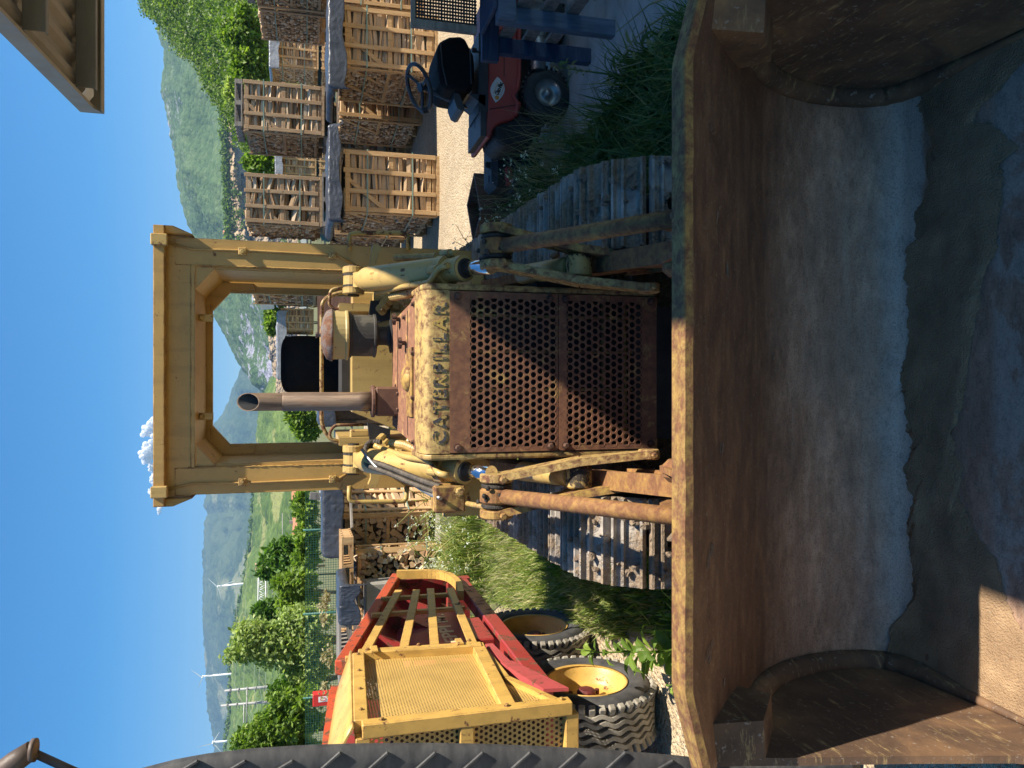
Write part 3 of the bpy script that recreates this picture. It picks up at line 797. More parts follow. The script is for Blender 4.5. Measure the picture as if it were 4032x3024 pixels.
for rr in (.0495, .0455):
    for k in range(n):
        an = 2 * math.pi * k / n; x, y = rr * math.cos(an), rr * math.sin(an)
        rows.append((ex.x + x, ex.y + y, 2.22)); rows.append((ex.x + x, ex.y + y, 2.455 + y * 1.25))
vs, fs = rows, []
for q in range(2):
    for k in range(n):
        a = q * 2 * n + 2 * k; b = q * 2 * n + 2 * ((k + 1) % n)
        fs.append((a, b, b + 1, a + 1))
for k in range(n):
    a = 2 * k + 1; b = 2 * ((k + 1) % n) + 1
    fs.append((a, b, b + 2 * n, a + 2 * n))
mb.add(vs, fs)
P(mb, 'pipe_mouth', 'exhaust', muffler)
mb = MB(); vs, fs = [], []
for k in range(n):
    an = 2 * math.pi * k / n; x, y = .0448 * math.cos(an), .0448 * math.sin(an)
    vs.append((ex.x + x, ex.y + y, 2.24)); vs.append((ex.x + x, ex.y + y, 2.452 + y * 1.25))
for k in range(n):
    a = 2 * k; b = 2 * ((k + 1) % n); fs.append((a, b, b + 1, a + 1))
fs.append([2 * k for k in range(n)]); mb.add(vs, fs)
P(mb, 'black_lining', 'black', muffler)  # black sleeve inside the open mouth

# body behind the hood
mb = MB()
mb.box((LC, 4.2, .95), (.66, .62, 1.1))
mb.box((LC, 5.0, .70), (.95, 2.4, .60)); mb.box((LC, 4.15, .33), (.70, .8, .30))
P(mb, 'main_frame', 'dark')  # dark boxes: shade of the gaps put into their colour
mb = MB()                                                   # yellow cowl ahead of the driver
mb.prism([(LC - .34, 4.86, 1.45), (LC - .34, 4.86, 1.62), (LC - .235, 4.86, 1.872), (LC + .27, 4.86, 1.872), (LC + .34, 4.86, 1.66), (LC + .34, 4.86, 1.45)], (0, .25, 0))
cowl = P(mb, 'cowl', 'yellow')
mb = MB()
for sx in (-1, 1): mb.prism([(LC + sx * .345, 4.85, 1.64), (LC + sx * .46, 4.85, 1.64), (LC + sx * .46, 4.85, 1.76), (LC + sx * .30, 4.85, 1.78)], (0, .05, 0))
P(mb, 'cowl_window', 'black', cowl)
mb = MB()
for sx in (-1, 1):
    mb.box((LC + sx * .57, 5.75, 1.05), (.30, 1.5, .10), bev=.01)
    mb.box((LC + sx * .42, 5.35, 1.55), (.05, .9, .80))
    mb.box((LC + sx * .47, 5.2, 1.78), (.16, .10, .16), bev=.01)
P(mb, 'fender', 'yellow')
mb = MB()
for sx in (-1, 1):
    mb.box((LC + sx * .47, 4.93, 1.60), (.13, .10, .06), bev=.01)
    mb.disc((LC + sx * .47, 4.92, 1.68), (0, 0, 1), .05, .12, 16)
    mb.box((LC + sx * .40, 5.02, 1.82), (.10, .08, .12), bev=.008)
    for k in range(3): mb.disc((LC + sx * (.40 + .03 * k), 4.80 - .02 * k, 1.70 - .02 * k), (sx * .4, -.6, .5), .028, .05, 10)
P(mb, 'valve_body', 'yellow')
# seat
mb = MB()
c0 = at(1258, 1436, 5.75)
def seatf(u, v):
    x = (u - .5) * 2; zz = (v - .5) * 2
    hw_ = .205 - .02 * abs(zz) ** 4 + .01 * zz
    k = max(abs(x), 0) ** 6
    return V((c0.x + x * hw_, c0.y - .06 * (1 - abs(x) ** 4) * (1 - abs(zz) ** 6) - .015 * noise.noise(V((x * 2, zz * 2, 3))), c0.z + zz * (.27 - .03 * abs(x) ** 5)))
mb.sheet(seatf, 16, 16, .09)
mb.box((c0.x, 5.65, 1.88), (.46, .40, .10), bev=.04)
MT['vinyl'] = m_noise('black_vinyl', [(.3, (.006, .006, .007)), (.7, (.012, .012, .013))], 6, 4, .8, 0, .3, .004, spec=.2)
P(mb, 'seat', 'vinyl')
mb = MB(); mb.box((c0.x + .0, 5.13, 1.895), (.46, .05, .10), bev=.02); P(mb, 'instrument_hood', 'black')
# hand rail loop in front of the driver and two small grab loops
def arc(pts, r=.06, n=5):
    """polyline with rounded corners"""
    pts = [V(p) for p in pts]; out = [pts[0]]
    for i in range(1, len(pts) - 1):
        a, b, c = pts[i - 1], pts[i], pts[i + 1]
        d1, d2 = (a - b), (c - b); q = min(r, d1.length * .49, d2.length * .49)
        p0, p2 = b + d1.normalized() * q, b + d2.normalized() * q
        for k in range(n + 1):
            t = k / n; out.append(p0 * (1 - t) ** 2 + b * 2 * t * (1 - t) + p2 * t * t)
    out.append(pts[-1]); return out
mb = MB()
mb.tube(arc([at(1400, 1150, 5.0), at(1340, 1150, 5.0), at(1267, 1178, 5.0), at(1266, 1450, 5.0), at(1266, 1680, 5.0), at(1310, 1745, 5.0), at(1410, 1748, 5.0)], .12, 7), .013, 10)
MT['rail'] = m_rust('scuffed_rail_paint', (.34, .23, .08), .46, 16, rough=.5)
P(mb, 'hand_rail', 'rail')
mb = MB()
mb.tube(arc([at(1352, 1133, 4.95), at(1300, 1137, 4.95), at(1296, 1200, 4.95), at(1315, 1216, 4.95), at(1430, 1217, 4.95)], .05, 5), .010, 8)
mb.tube(arc([at(1430, 1672, 4.95), at(1318, 1674, 4.95), at(1298, 1700, 4.95), at(1300, 1730, 4.95), at(1345, 1738, 4.95)], .05, 5), .010, 8)
P(mb, 'grab_loop', 'rail')
mb = MB()
mb.tube(arc([at(1375, 985, 5.3), at(1375, 925, 5.3), at(1395, 918, 5.3), at(1585, 918, 5.3), at(1605, 930, 5.3), at(1608, 985, 5.3)], .06, 5), .016, 10)
mb.tube(arc([at(1375, 1913, 5.3), at(1375, 1968, 5.3), at(1395, 1977, 5.3), at(1585, 1975, 5.3), at(1600, 1965, 5.3), at(1603, 1913, 5.3)], .06, 5), .016, 10)
MT['rail2'] = m_rust('dull_rail_paint', (.42, .30, .09), .35, 10, rough=.5)
P(mb, 'step_rail', 'rail2')

# roll-over frame -------------------------------------------------------
RY = 5.40; RX = .115
def rz(v): return at(v, 1512, RY).z
zt = rz(612)
mb = MB()
for sx in (-1, 1):
    xo, xi = RX + sx * .84, RX + sx * .665
    mb.prism([(xo, RY, 1.0), (xo - sx * .0, RY, rz(760)), (xo, RY, rz(760)), (xo, RY, rz(690)), (xi, RY, rz(690)), (xi, RY, 1.0)], (0, .045, 0))
    mb.box((xo - sx * .012, RY + .16, (rz(700) + 1.0) / 2), (.024, .24, rz(700) - 1.0))           # outer web
    mb.box((RX + sx * .652, RY + .32, (rz(770) + 1.0) / 2), (.022, .60, rz(770) - 1.0))            # inner web
    mb.box((RX + sx * .610, RY + .66, (rz(790) + 1.0) / 2), (.10, .05, rz(790) - 1.0))             # rear flange
mb.box((RX, RY + .03, (rz(650) + rz(752)) / 2), (1.70, .05, rz(650) - rz(752)))                    # front web of the beam
mb.box((RX, RY + .30, (rz(752)) - .012), (1.33, .60, .024))                                         # underside
rops = P(mb, 'roll_frame', 'rops', label='yellow roll-over frame of two posts and a cross beam')
mb = MB()                                                   # top plate with turned-down front lip and flared ends
zA, zB = rz(612), rz(655)
xw = .90
mb.box((RX, RY + .30, zA - .012), (2 * xw, .76, .024))
mb.box((RX, RY - .085, (zA + zB) / 2 - .004), (2 * xw - .004, .024, zA - zB), bev=.004)
for sx in (-1, 1):
    x1, x0 = RX + sx * xw, RX + sx * .855
    zC, zD = rz(690), rz(762)
    mb.prism([(x1 - sx * .002, RY - .09, zA - .03), (x1 - sx * .002, RY - .09, zC), (x0, RY - .06, zD), (x0, RY - .06, zA - .03)], (0, .62, 0))
P(mb, 'top_plate', 'rops', rops)
mb = MB()                                                   # second, recessed beam and corner braces
zr0, zr1 = at(838, 1512, RY + .64).z, rz(752) + .02
mb.box((RX, RY + .64, (zr0 + zr1) / 2), (1.28, .05, zr1 - zr0))
def rzb(v): return at(v, 1512, RY + .64).z
for sx in (-1, 1):
    xi = RX + sx * .655
    mb.prism([(xi, RY + .012, rz(745)), (xi - sx * .17, RY + .012, rz(745)), (xi - sx * .155, RY + .012, rz(762)), (xi, RY + .012, rz(850))], (0, .6, 0))
    mb.prism([(RX + sx * .63, RY + .613, rzb(832)), (RX + sx * .42, RY + .613, rzb(832)), (RX + sx * .425, RY + .613, rzb(840)), (RX + sx * .575, RY + .613, rzb(914)), (RX + sx * .575, RY + .613, rzb(1010)), (RX + sx * .63, RY + .613, rzb(1000))], (0, .045, 0))
P(mb, 'corner_brace', 'rops', rops)
mb = MB()
for sx in (-1, 1):
    mb.box((RX + sx * .80, RY - .115, rz(640)), (.075, .04, .10), bev=.006)
    mb.box((RX + sx * .335, RY + .20, rz(775)), (.05, .012, .16)); hexbolt(mb, (RX + sx * .335, RY + .19, rz(780)), (0, -1, 0), .014, .02)
    for v_ in (955, 1310):
        mb.box((RX + sx * .765, RY - .012, rz(v_)), (.05, .02, .05), bev=.004); hexbolt(mb, (RX + sx * .76, RY - .022, rz(v_)), (0, -1, 0), .015, .022)
    for q in (.78, .86): hexbolt(mb, (RX + sx * q, RY + .1, zA), (0, 0, 1), .016, .02)
P(mb, 'lug', 'yellow', rops)
mb = MB()
for sx in (-1, 1):
    mb.tube([(RX + sx * .80, RY - .008, rz(660)), (RX + sx * .765, RY - .008, rz(760)), (RX + sx * .772, RY - .008, rz(1000)), (RX + sx * .765, RY - .008, rz(1330)), (RX + sx * .70, RY - .008, rz(1400))], .008, 8)
P(mb, 'conduit', 'rops', rops)
mb = MB(); rw = random.Random(9)
def weld(a, b, r=.006):
    a, b = V(a), V(b); n = max(4, int((b - a).length / .012))
    mb.tube([a.lerp(b, k / n) + V((rw.gauss(0, .0012), rw.gauss(0, .0008), rw.gauss(0, .0012))) for k in range(n + 1)], [r * rw.uniform(.75, 1.15) for _ in range(n + 1)], 6)
weld((RX - .66, RY + .004, rz(752)), (RX + .66, RY + .004, rz(752))); weld((RX - .84, RY - .07, rz(656)), (RX + .84, RY - .07, rz(656)))
for sx in (-1, 1):
    weld((RX + sx * .665, RY + .002, rz(752)), (RX + sx * .665, RY + .002, 1.6)); weld((RX + sx * .66, RY + .014, rz(745)), (RX + sx * .66, RY + .014, rz(850)))
P(mb, 'weld_bead', 'rops', rops)
mb = MB()                                                   # cast ears outside the frame feet
mb.prism([at(1455, 1050, 5.0), at(1478, 1045, 5.0), at(1500, 975, 5.0), at(1488, 960, 5.0), at(1468, 962, 5.0), at(1462, 1000, 5.0)], (0, .08, 0))
mb.prism([at(1460, 1850, 5.0), at(1500, 1850, 5.0), at(1496, 1888, 5.0), at(1482, 1920, 5.0), at(1458, 1925, 5.0), at(1450, 1910, 5.0), at(1460, 1885, 5.0)], (0, .08, 0))
P(mb, 'cast_ear', 'yellow')

# lift cylinders ---------------------------------------------------------
def lift(side):
    f = (lambda x, y, Y: at(x, y, Y)) if side > 0 else (lambda x, y, Y: at(x, 2913 - y, Y))
    p0, p1 = f(1392, 1106, 4.80), f(1800, 1060, 3.86)
    d = (p1 - p0).normalized()
    mb = MB()
    a = p0 + d * .10
    L = (p1 - a).length
    mb.lathe([(.045, -.02), (.062, .03), (.072, .07), (.074, .10), (.073, L - .12), (.068, L - .11)], a, d, 26, True)
    cyl = P(mb, 'lift_cylinder', 'yellow')
    mb = MB()
    xa = V((1, 0, 0))
    mb.disc(p0, xa, .062, .07, 20, .006)
    for q in (-.062, .062): mb.disc(p0 + xa * q, xa, .066, .045, 20, .006)
    mb.bar(p0 + d * .0, p0 + d * .14, .068, .09, (1, 0, 0))
    P(mb, 'clevis', 'yellow', cyl)
    mb = MB(); mb.disc(p0, xa, .035, .19, 12)
    for q in (-.034, .034): mb.disc(p0 + xa * q, xa, .064, .012, 16)
    P(mb, 'clevis_pin', 'grease', cyl)
    mb = MB()
    h = p1 - d * .11
    mb.lathe([(.079, -.02), (.079, .045)], h, d, 24); mb.lathe([(.062, .045), (.062, .13), (.067, .135), (.067, .175), (.05, .18)], h, d, 24)
    for k in range(4):
        an = math.pi / 4 + k * math.pi / 2
        x = d.orthogonal().normalized(); y = d.cross(x)
        o = h + (x * math.cos(an) + y * math.sin(an)) * .086
        mb.disc(o + d * .02, d, .022, .07, 12); hexbolt(mb, o + d * .055, d, .015, .03)
    P(mb, 'cylinder_head', 'yellow', cyl)
    mb = MB(); e = f(1935, 1050, 3.58)
    mb.tube([h + d * .17, e], .036, 20); P(mb, 'piston_rod', 'chrome', cyl)
    mb = MB(); mb.lathe([(.052, .175), (.050, .185), (.037, .187)], h, d, 20); P(mb, 'rod_seal', 'black', cyl)
    mb = MB()
    for t_, sz in ((.18, .05), (.52, .045)):
        o = a + d * (L * t_) + V((0, -.078, .02))
        mb.box(o, (.045, .05, .04), d.to_track_quat('Y', 'Z').to_matrix(), .004)
    P(mb, 'mounting_block', 'yellow_half', cyl)
    return cyl
lift(1); lift(-1)
# hydraulic pipes and hoses
mb = MB()
mb.tube(arc([at(1478, 1155, 4.62), at(1500, 1148, 4.6), at(1600, 1125, 4.2), at(1695, 1112, 3.9), at(1725, 1055, 3.86), at(1765, 1045, 3.8)], .06, 5), .016, 10)
mb.tube(arc([at(1475, 1752, 4.62), at(1500, 1765, 4.6), at(1600, 1800, 4.15), at(1690, 1812, 3.95), at(1728, 1865, 3.8), at(1765, 1872, 3.78)], .06, 5), .017, 10)
P(mb, 'steel_pipe', 'yellow')
def ribbed(mb, path, r, step=.016):
    path = [V(p) for p in path]; pts, rad = [], []
    for a, b in zip(path, path[1:]):
        m = max(2, int((b - a).length / step * 2))
        for k in range(m): pts.append(a.lerp(b, k / m)); rad.append(r if len(pts) % 2 else r * .78)
    pts.append(path[-1]); rad.append(r)
    mb.tube(pts, rad, 10, smooth=False)
mb = MB()
hp = arc([at(1500, 1740, 4.6), at(1452, 1738, 4.65), at(1436, 1775, 4.6), at(1455, 1815, 4.5), at(1520, 1835, 4.3), at(1640, 1885, 4.0), at(1735, 1918, 3.8)], .15, 8)
ribbed(mb, hp, .017)
ribbed(mb, [p + V((-.03, .02, .012)) for p in hp], .015)
MT['hose'] = m_noise('ribbed_hose', [(.3, (.03, .025, .02)), (.7, (.12, .095, .07))], 25, 5, .7)
P(mb, 'ribbed_hose', 'hose')
mb = MB()
for s_, y0, y1 in ((1, 1168, 1120), (-1, 1745, 1800)):
    ribbed(mb, [at(1545, y0, 4.5), at(1600, y0 - s_ * 10, 4.35), at(1700, y1 - s_ * 0, 4.1)], .028, .022)
ribbed(mb, [at(1560, 1015, 4.75), at(1640, 1012, 4.5), at(1720, 1010, 4.2)], .022, .02)
P(mb, 'coil_sleeve', 'yellow')
mb = MB(); mb.tube(arc([at(1425, 1770, 4.5), at(1490, 1853, 4.4), at(1600, 1890, 4.2), at(1690, 1945, 3.9), at(1735, 1962, 3.75)], .2, 6), .010, 8)
P(mb, 'grey_cable', 'steel')
mb = MB()
for sx in (-1, 1):
    for k in range(5): mb.box((LC + sx * (.47 - .02 * k), 4.72 - .05 * k, 1.60 - .015 * k), (.05, .05, .05), (k, k * .7, 0), .01)
P(mb, 'pipe_fitting', 'yellow')

# linkage -----------------------------------------------------------------
xa = V((1, 0, 0))
def linkage(sx):
    B = V((LC + sx * .593, 3.57, 1.27))                      # upper pivot
    E = V((LC + sx * .535, 2.46, .83))                       # on the bucket
    mb = MB(); mb.tube([B + V((0, -.05, -.02)), B.lerp(E, .5), E], [.036, .0355, .034], 16)
    tl = P(mb, 'tilt_link', 'arm')
    mb = MB(); mb.disc(B, xa, .080, .075, 24, .012); P(mb, 'link_eye', 'arm', tl)
    mb = MB()
    for q in (-.048, .048): mb.disc(B + xa * q, xa, .074, .020, 22, .006)
    for k in range(16):
        an = k * .9; o = B + V((random.uniform(-.05, .05), -.075 * math.cos(an * .4), .075 * math.sin(an)))
        mb.box(o, (.02, .02, .025), (an, k, an * .7), .006)
    P(mb, 'grease_ring', 'grease', tl)
    M_ = V((LC + sx * .50, 3.44, .90)); Lw = V((LC + sx * .455, 3.30, .605))
    for q, nm in ((-1, 'inner'), (1, 'outer')):
        mb = MB()
        xo = sx * q * .085; xm = sx * q * .075
        o0 = V((B.x + xo, B.y, B.z)); o1 = V((M_.x + xm, M_.y, M_.z)); o2 = V((Lw.x + sx * q * .068, Lw.y, Lw.z))
        mb.disc(o0, xa, .080, .042, 22, .006)
        for a, b, w0, w1 in ((o0, o1, .075, .085), (o1, o2, .085, .045)):
            d = (b - a).normalized(); s_ = d.cross(xa).normalized(); t = V((.018, 0, 0))
            mb.add([a + s_ * w0 - t, a - s_ * w0 - t, b - s_ * w1 - t, b + s_ * w1 - t, a + s_ * w0 + t, a - s_ * w0 + t, b - s_ * w1 + t, b + s_ * w1 + t],
                   [(0, 1, 2, 3), (4, 7, 6, 5), (0, 4, 5, 1), (1, 5, 6, 2), (2, 6, 7, 3), (3, 7, 4, 0)])
        mb.disc(o2, xa, .050, .045, 18, .005)
        hexbolt(mb, o0 + V((0, -.078, -.01)), (0, -1, 0), .016, .03); hexbolt(mb, o2 + V((0, -.05, 0)), (0, -1, 0), .013, .02)
        P(mb, 'tilt_lever', 'yellow_half' if q > 0 else 'yellow_worn', tl)
    mb = MB(); mb.disc(M_, xa, .062, .105, 24, .008)
    MT.setdefault('greasy', m_rust('greasy_yellow_paint', (.50, .34, .11), .46, 12, rust=[(.3, (.012, .01, .008)), (.7, (.05, .035, .022))], rough=.5))
    P(mb, 'tilt_boss', 'greasy', tl)
    mb = MB(); mb.tube([M_ + V((0, .04, .02)), M_ + V((sx * .03, .55, .12))], .052, 18)
    P(mb, 'tilt_cylinder', 'yellow', tl)
    A0, A1, A2 = V((LC + sx * .56, 4.7, 1.0)), V((LC + sx * .525, 3.55, .70)), V((LC + sx * .445, 2.5, .60))
    mb = MB()
    mb.bar(A0, A1, .05, .20); mb.bar(A1, A2, .055, .20)
    for dz in (.105, -.105): mb.bar(A1 + V((0, 0, dz)), A2 + V((0, 0, dz)), .088, .022)
    mb.disc(A2 + V((-sx * .06, .12, .20)), xa, .062, .085, 18, .022)
    P(mb, 'lift_arm', 'arm')
linkage(1); linkage(-1)
mb = MB()                                                   # square block on the left of the machine
b0 = at(1772, 1962, 3.78)
mb.box(b0 + V((-.005, .06, 0)), (.135, .13, .155), bev=.008)
blk = P(mb, 'position_block', 'yellow_half')
mb = MB(); hexbolt(mb, b0 + V((.035, -.006, -.045)), (0, -1, 0), .02, .03); P(mb, 'block_bolt', 'yellow', blk)
mb = MB(); mb.tube([at(1840, 1983, 3.75), at(1925, 2000, 3.55)], .013, 12); P(mb, 'rod', 'yellow_worn', blk)
mb = MB(); mb.box(b0 + V((.06, .14, -.11)), (.34, .06, .24)); P(mb, 'bracket_plate', 'yellow', blk)

# tracks -------------------------------------------------------------------
SHW, PIT = .41, .168
def shoe_mesh(hole=True):
    mb = MB()                                               # local: x across, y along the run, z outward
    hw, hl, th = SHW / 2, PIT / 2 - .004, .014
    def plate(x0, x1): mb.box(((x0 + x1) / 2, 0, 0), (x1 - x0, 2 * hl, th))
    def holed(xc, w, yc, hlx, hly):
        out, inn = [], []
        for k in range(16):
            an = 2 * math.pi * (k + .5) / 16; cx_, sy_ = math.cos(an), math.sin(an)
            s_ = 1 / max(abs(cx_), abs(sy_)); out.append((xc + cx_ * s_ * w, sy_ * s_ * hl))
            inn.append((xc + math.copysign(abs(cx_) ** .6, cx_) * hlx, yc + math.copysign(abs(sy_) ** .8, sy_) * hly))
        vs = [(p[0], p[1], th / 2) for p in out] + [(p[0], p[1], th / 2) for p in inn] + [(p[0], p[1], -th / 2) for p in inn]
        fs = []
        for k in range(16):
            k2 = (k + 1) % 16
            fs.append((k, k2, 16 + k2, 16 + k)); fs.append((16 + k, 16 + k2, 32 + k2, 32 + k))
        mb.add(vs, fs)
    plate(-hw, -.055); plate(.055, hw)
    if hole: holed(0, .055, .02, .040, .017)
    else: plate(-.055, .055)
    for y, h in ((-hl + .012, .030), (0 - .022, .022), (hl - .014, .028)):
        mb.add([(-hw, y - .013, th / 2), (-hw, y + .013, th / 2), (-hw + .006, y + .006, th / 2 + h), (-hw + .006, y - .006, th / 2 + h),
                (hw, y - .013, th / 2), (hw, y + .013, th / 2), (hw - .006, y + .006, th / 2 + h), (hw - .006, y - .006, th / 2 + h)],
               [(0, 1, 2, 3), (4, 7, 6, 5), (1, 5, 6, 2), (2, 6, 7, 3), (3, 7, 4, 0)])
    return mb
def track(side):
    xc = .83 if side > 0 else -.725
    c1, r1, c2, r2 = (3.585, .475), .40, (5.75, .53), .46
    # outline of the run, counted from the bottom front upward
    pts = []
    N = 400
    th = math.atan2(c2[1] - c1[1], c2[0] - c1[0]); dl = math.hypot(c2[0] - c1[0], c2[1] - c1[1]); be = math.acos((r1 - r2) / dl)
    a1, a2 = th + be, th - be
    def circ(c, r_, a): return (c[0] + r_ * math.cos(a), c[1] + r_ * math.sin(a))
    seg = []
    for k in range(60): seg.append(circ(c1, r1, a1 + (2 * math.pi - (a1 - a2)) * k / 59))      # round the front
    for k in range(60): seg.append(circ(c2, r2, a2 + (a1 - a2) * k / 59))
    seg.append(seg[0])
    L = [0]
    for a, b in zip(seg, seg[1:]): L.append(L[-1] + math.dist(a, b))
    nsh = int(L[-1] / PIT); step = L[-1] / nsh
    mb = MB()
    mb.disc((xc, 3.585, .475), xa, .34, .10, 32, .02); mb.disc((xc, 5.75, .53), xa, .40, .08, 26, .02)
    mb.box((xc, 4.65, .42), (.20, 1.7, .32), bev=.03)
    for k in range(5): mb.disc((xc, 3.95 + k * .35, .22), xa, .11, .22, 18, .02)
    ch = P(mb, 'crawler_track', 'dark')
    first = None
    for i in range(nsh):
        d = i * step; k = max(q for q in range(len(L)) if L[q] <= d + 1e-9); k = min(k, len(seg) - 2)
        f = (d - L[k]) / max(1e-6, L[k + 1] - L[k]); y = seg[k][0] + (seg[k + 1][0] - seg[k][0]) * f; z = seg[k][1] + (seg[k + 1][1] - seg[k][1]) * f
        t = V((0, seg[k + 1][0] - seg[k][0], seg[k + 1][1] - seg[k][1])).normalized()
        nrm = V((1, 0, 0)).cross(t)
        cen = V((0, 4.6, .55)) - V((0, y, z))
        if nrm.dot(cen) > 0: nrm = -nrm
        bx = t.cross(nrm)
        Mx = Matrix((bx, t, nrm)).transposed().to_4x4(); Mx.translation = V((xc, y, z)) - ROOT[ch.name]
        if first is None:
            me = shoe_mesh().build('track_shoe', MT['track'], None, (0, 0, 0)); first = me; o = me
            so_ = shoe_mesh(False).build('track_shoe', MT['track'], None, (0, 0, 0)); solid = so_.data; bpy.data.objects.remove(so_)
        else:
            o = first.copy(); C.objects.link(o)
            if i % 5 in (1, 2, 4): o.data = solid
        o.parent = ch; o.matrix_local = Mx
    return ch
for sd in (1, -1):
    ch = track(sd)
    xc = .83 if sd > 0 else -.725
    mb = MB()
    rnd = random.Random(5 + sd)
    pts = []
    for k in range(46):                                    # clods of dry clay stuck between the grousers
        t = rnd.random(); an = rnd.uniform(.05, 1.9)
        y = 3.585 - (.415 + .012) * math.cos(an) if an < 1.57 else 3.585 + (an - 1.57) * 3.0
        z = .475 + (.415 + .01) * math.sin(min(an, 1.57)) + (.02 if an > 1.57 else 0)
        s_ = rnd.uniform(.008, .024)
        q0 = len(mb.v); mb.box((xc + rnd.uniform(-.18, .18), y, z), (s_ * rnd.uniform(1.2, 2.6), s_ * 1.6, s_ * 1.1), (rnd.uniform(0, 3), rnd.uniform(0, 3), rnd.uniform(0, 3)), s_ * .4)
        for q in range(q0, len(mb.v)): mb.v[q] += V((rnd.uniform(-.25, .25), rnd.uniform(-.25, .25), rnd.uniform(-.25, .25))) * s_
    o = mb.build('clay', MT['clod'], ch); o['kind'] = 'stuff'
# ------------------------------------------------------------------ shed roof at the right
canopy = thing('shed_roof', 'open shed roof of corrugated sheets on grey steel purlins', 'shed roof', (9.0, 3.0, 0))
MT['sheet_metal'] = m_noise('beige_corrugated_sheet', [(.3, (.27, .23, .17)), (.6, (.33, .285, .215)), (.8, (.38, .33, .25))], 1.2, 5, .55, 0, .1)
MT['purlin'] = m_noise('galvanised_purlin', [(.3, (.15, .15, .15)), (.7, (.21, .21, .20))], 5, 6, .5, .3, .1, stretch=(.3, 1, 1))
XE, YE = 2.50, 7.85
def rzz(y): return 4.12 + .06 * (7.6 - y)
mb = MB()
wave = [(0, 0), (.045, .035), (.095, .035), (.14, 0)]
xs_ = []; k = 0
while XE + .05 + k * .21 < 16:
    for a, b in ((0, 0), (.05, .038), (.10, .038), (.15, 0)): xs_.append((XE + .05 + k * .21 + a, b))
    k += 1
vs, fs = [], []
for x, h in xs_: vs += [(x, YE - .02, rzz(YE) + h), (x, -4.0, rzz(-4.0) + h)]
for i in range(len(xs_) - 1): fs.append((2 * i, 2 * i + 1, 2 * i + 3, 2 * i + 2))
mb.add(vs, fs)
so = P(mb, 'roof_sheet', 'sheet_metal', canopy)
sol = so.modifiers.new('thickness', 'SOLIDIFY'); sol.thickness = .004; sol.offset = 1
y = YE - .28; first = True
while y > -4:
    mb = MB(); z = rzz(y)
    x0 = XE + .13
    mb.box(((x0 + 16) / 2, y, z - .085), (16 - x0, .012, .15))
    mb.box(((x0 + 16) / 2, y + .035, z - .008), (16 - x0, .058, .010)); mb.box(((x0 + 16) / 2, y + .035, z - .158), (16 - x0, .058, .010))
    P(mb, 'purlin', 'purlin', canopy)
    y -= 1.12
mb = MB()
mb.box(((XE + 16) / 2, YE, rzz(YE) - .055), (16 - XE, .012, .19)); mb.box(((XE + 16) / 2, YE - .05, rzz(YE) - .148), (16 - XE, .11, .010))
P(mb, 'eaves_fascia', 'sheet_metal', canopy)
mb = MB()
mb.prism([(XE, YE, rzz(YE) - .15), (XE, YE, rzz(YE) + .05), (XE, -4, rzz(-4) + .05), (XE, -4, rzz(-4) - .09), (XE, YE - .14, rzz(YE) - .09)], (.03, 0, 0))
P(mb, 'gable_trim', 'sheet_metal', canopy)
mb = MB()
for x, y in ((6.6, 6.6), (13.5, 6.6), (6.6, -3.5), (13.5, -3.5)):
    zt_ = rzz(y) - .17
    mb.box((x, y, zt_ / 2), (.16, .16, zt_))
for x in (6.6, 13.5): mb.prism([(x - .06, 7.4, rzz(7.4) - .17), (x - .06, -3.9, rzz(-3.9) - .17), (x - .06, -3.9, rzz(-3.9) - .40), (x - .06, 7.4, rzz(7.4) - .40)], (.12, 0, 0))
P(mb, 'steel_frame', 'purlin', canopy)

# ------------------------------------------------------------------ rubber belt and pipe at the left edge
belt_e = [(300, 3120), (430, 3065), (560, 3024), (700, 2988), (830, 2965), (1000, 2946), (1200, 2933), (1400, 2927), (1700, 2926), (1900, 2929), (2150, 2937), (2400, 2951), (2650, 2972), (2800, 2990), (2950, 3012)]
BE = [at(x, y, 2.62) for x, y in belt_e]
belt = thing('conveyor_belt', 'worn grey-black rubber conveyor belt standing upright with slanting cleats', 'conveyor belt', (-1.7, 2.7, 0))
mb = MB()
zs = [p.z for p in BE]
def belt_edge(z):
    for a, b in zip(BE, BE[1:]):
        if b.z <= z <= a.z: return a.x + (b.x - a.x) * (z - a.z) / (b.z - a.z)
    return BE[0].x if z > BE[0].z else BE[-1].x
z0, z1 = .02, BE[0].z
mb.sheet(lambda u, v: V((belt_edge(max(BE[-1].z, z0 + (z1 - z0) * v)) - .75 * (1 - u), 2.62 + .05 * (1 - u) ** 2 + .008 * noise.noise(V((u, v * 4, 0))), z0 + (z1 - z0) * v)), 12, 60, -.025)
MT['belt'] = m_noise('scuffed_belt_rubber', [(.3, (.030, .031, .033)), (.5, (.055, .055, .057)), (.68, (.085, .083, .08)), (.8, (.17, .165, .155))], 9, 9, .62, 0, .25, .002, stretch=(1, 1, 2.5))
P(mb, 'belt', 'belt', belt)
mb = MB()
for v_ in range(700, 2900, 187):
    a, b = at(v_ + 80, 2962 if 1100 < v_ < 2500 else 2995, 2.591), at(v_ - 30, 3060, 2.591)
    b = a + (b - a).normalized() * .62
    mb.bar(a, b, .010, .010, (0, -1, 0), .002)
P(mb, 'cleat', 'belt', belt)
mb = MB()
pp = [at(128, 2952, 2.75), at(60, 2998, 2.75), at(-60, 3090, 2.75)]
mb.tube(pp, [.030, .034, .034], 14); mb.tube([at(142, 2953, 2.75), at(122, 2955, 2.75)], [.036, .036], 14)
mb.tube([at(140, 2968, 2.77), at(280, 3032, 2.77), at(420, 3090, 2.77)], .013, 10)
mb.tube([at(-60, 3090, 2.75), (-1.75, 2.75, .0)], .035, 12)
MT['frame_pipe'] = m_noise('brown_frame_pipe', [(.3, (.06, .042, .032)), (.7, (.14, .095, .07))], 8, 6, .55)
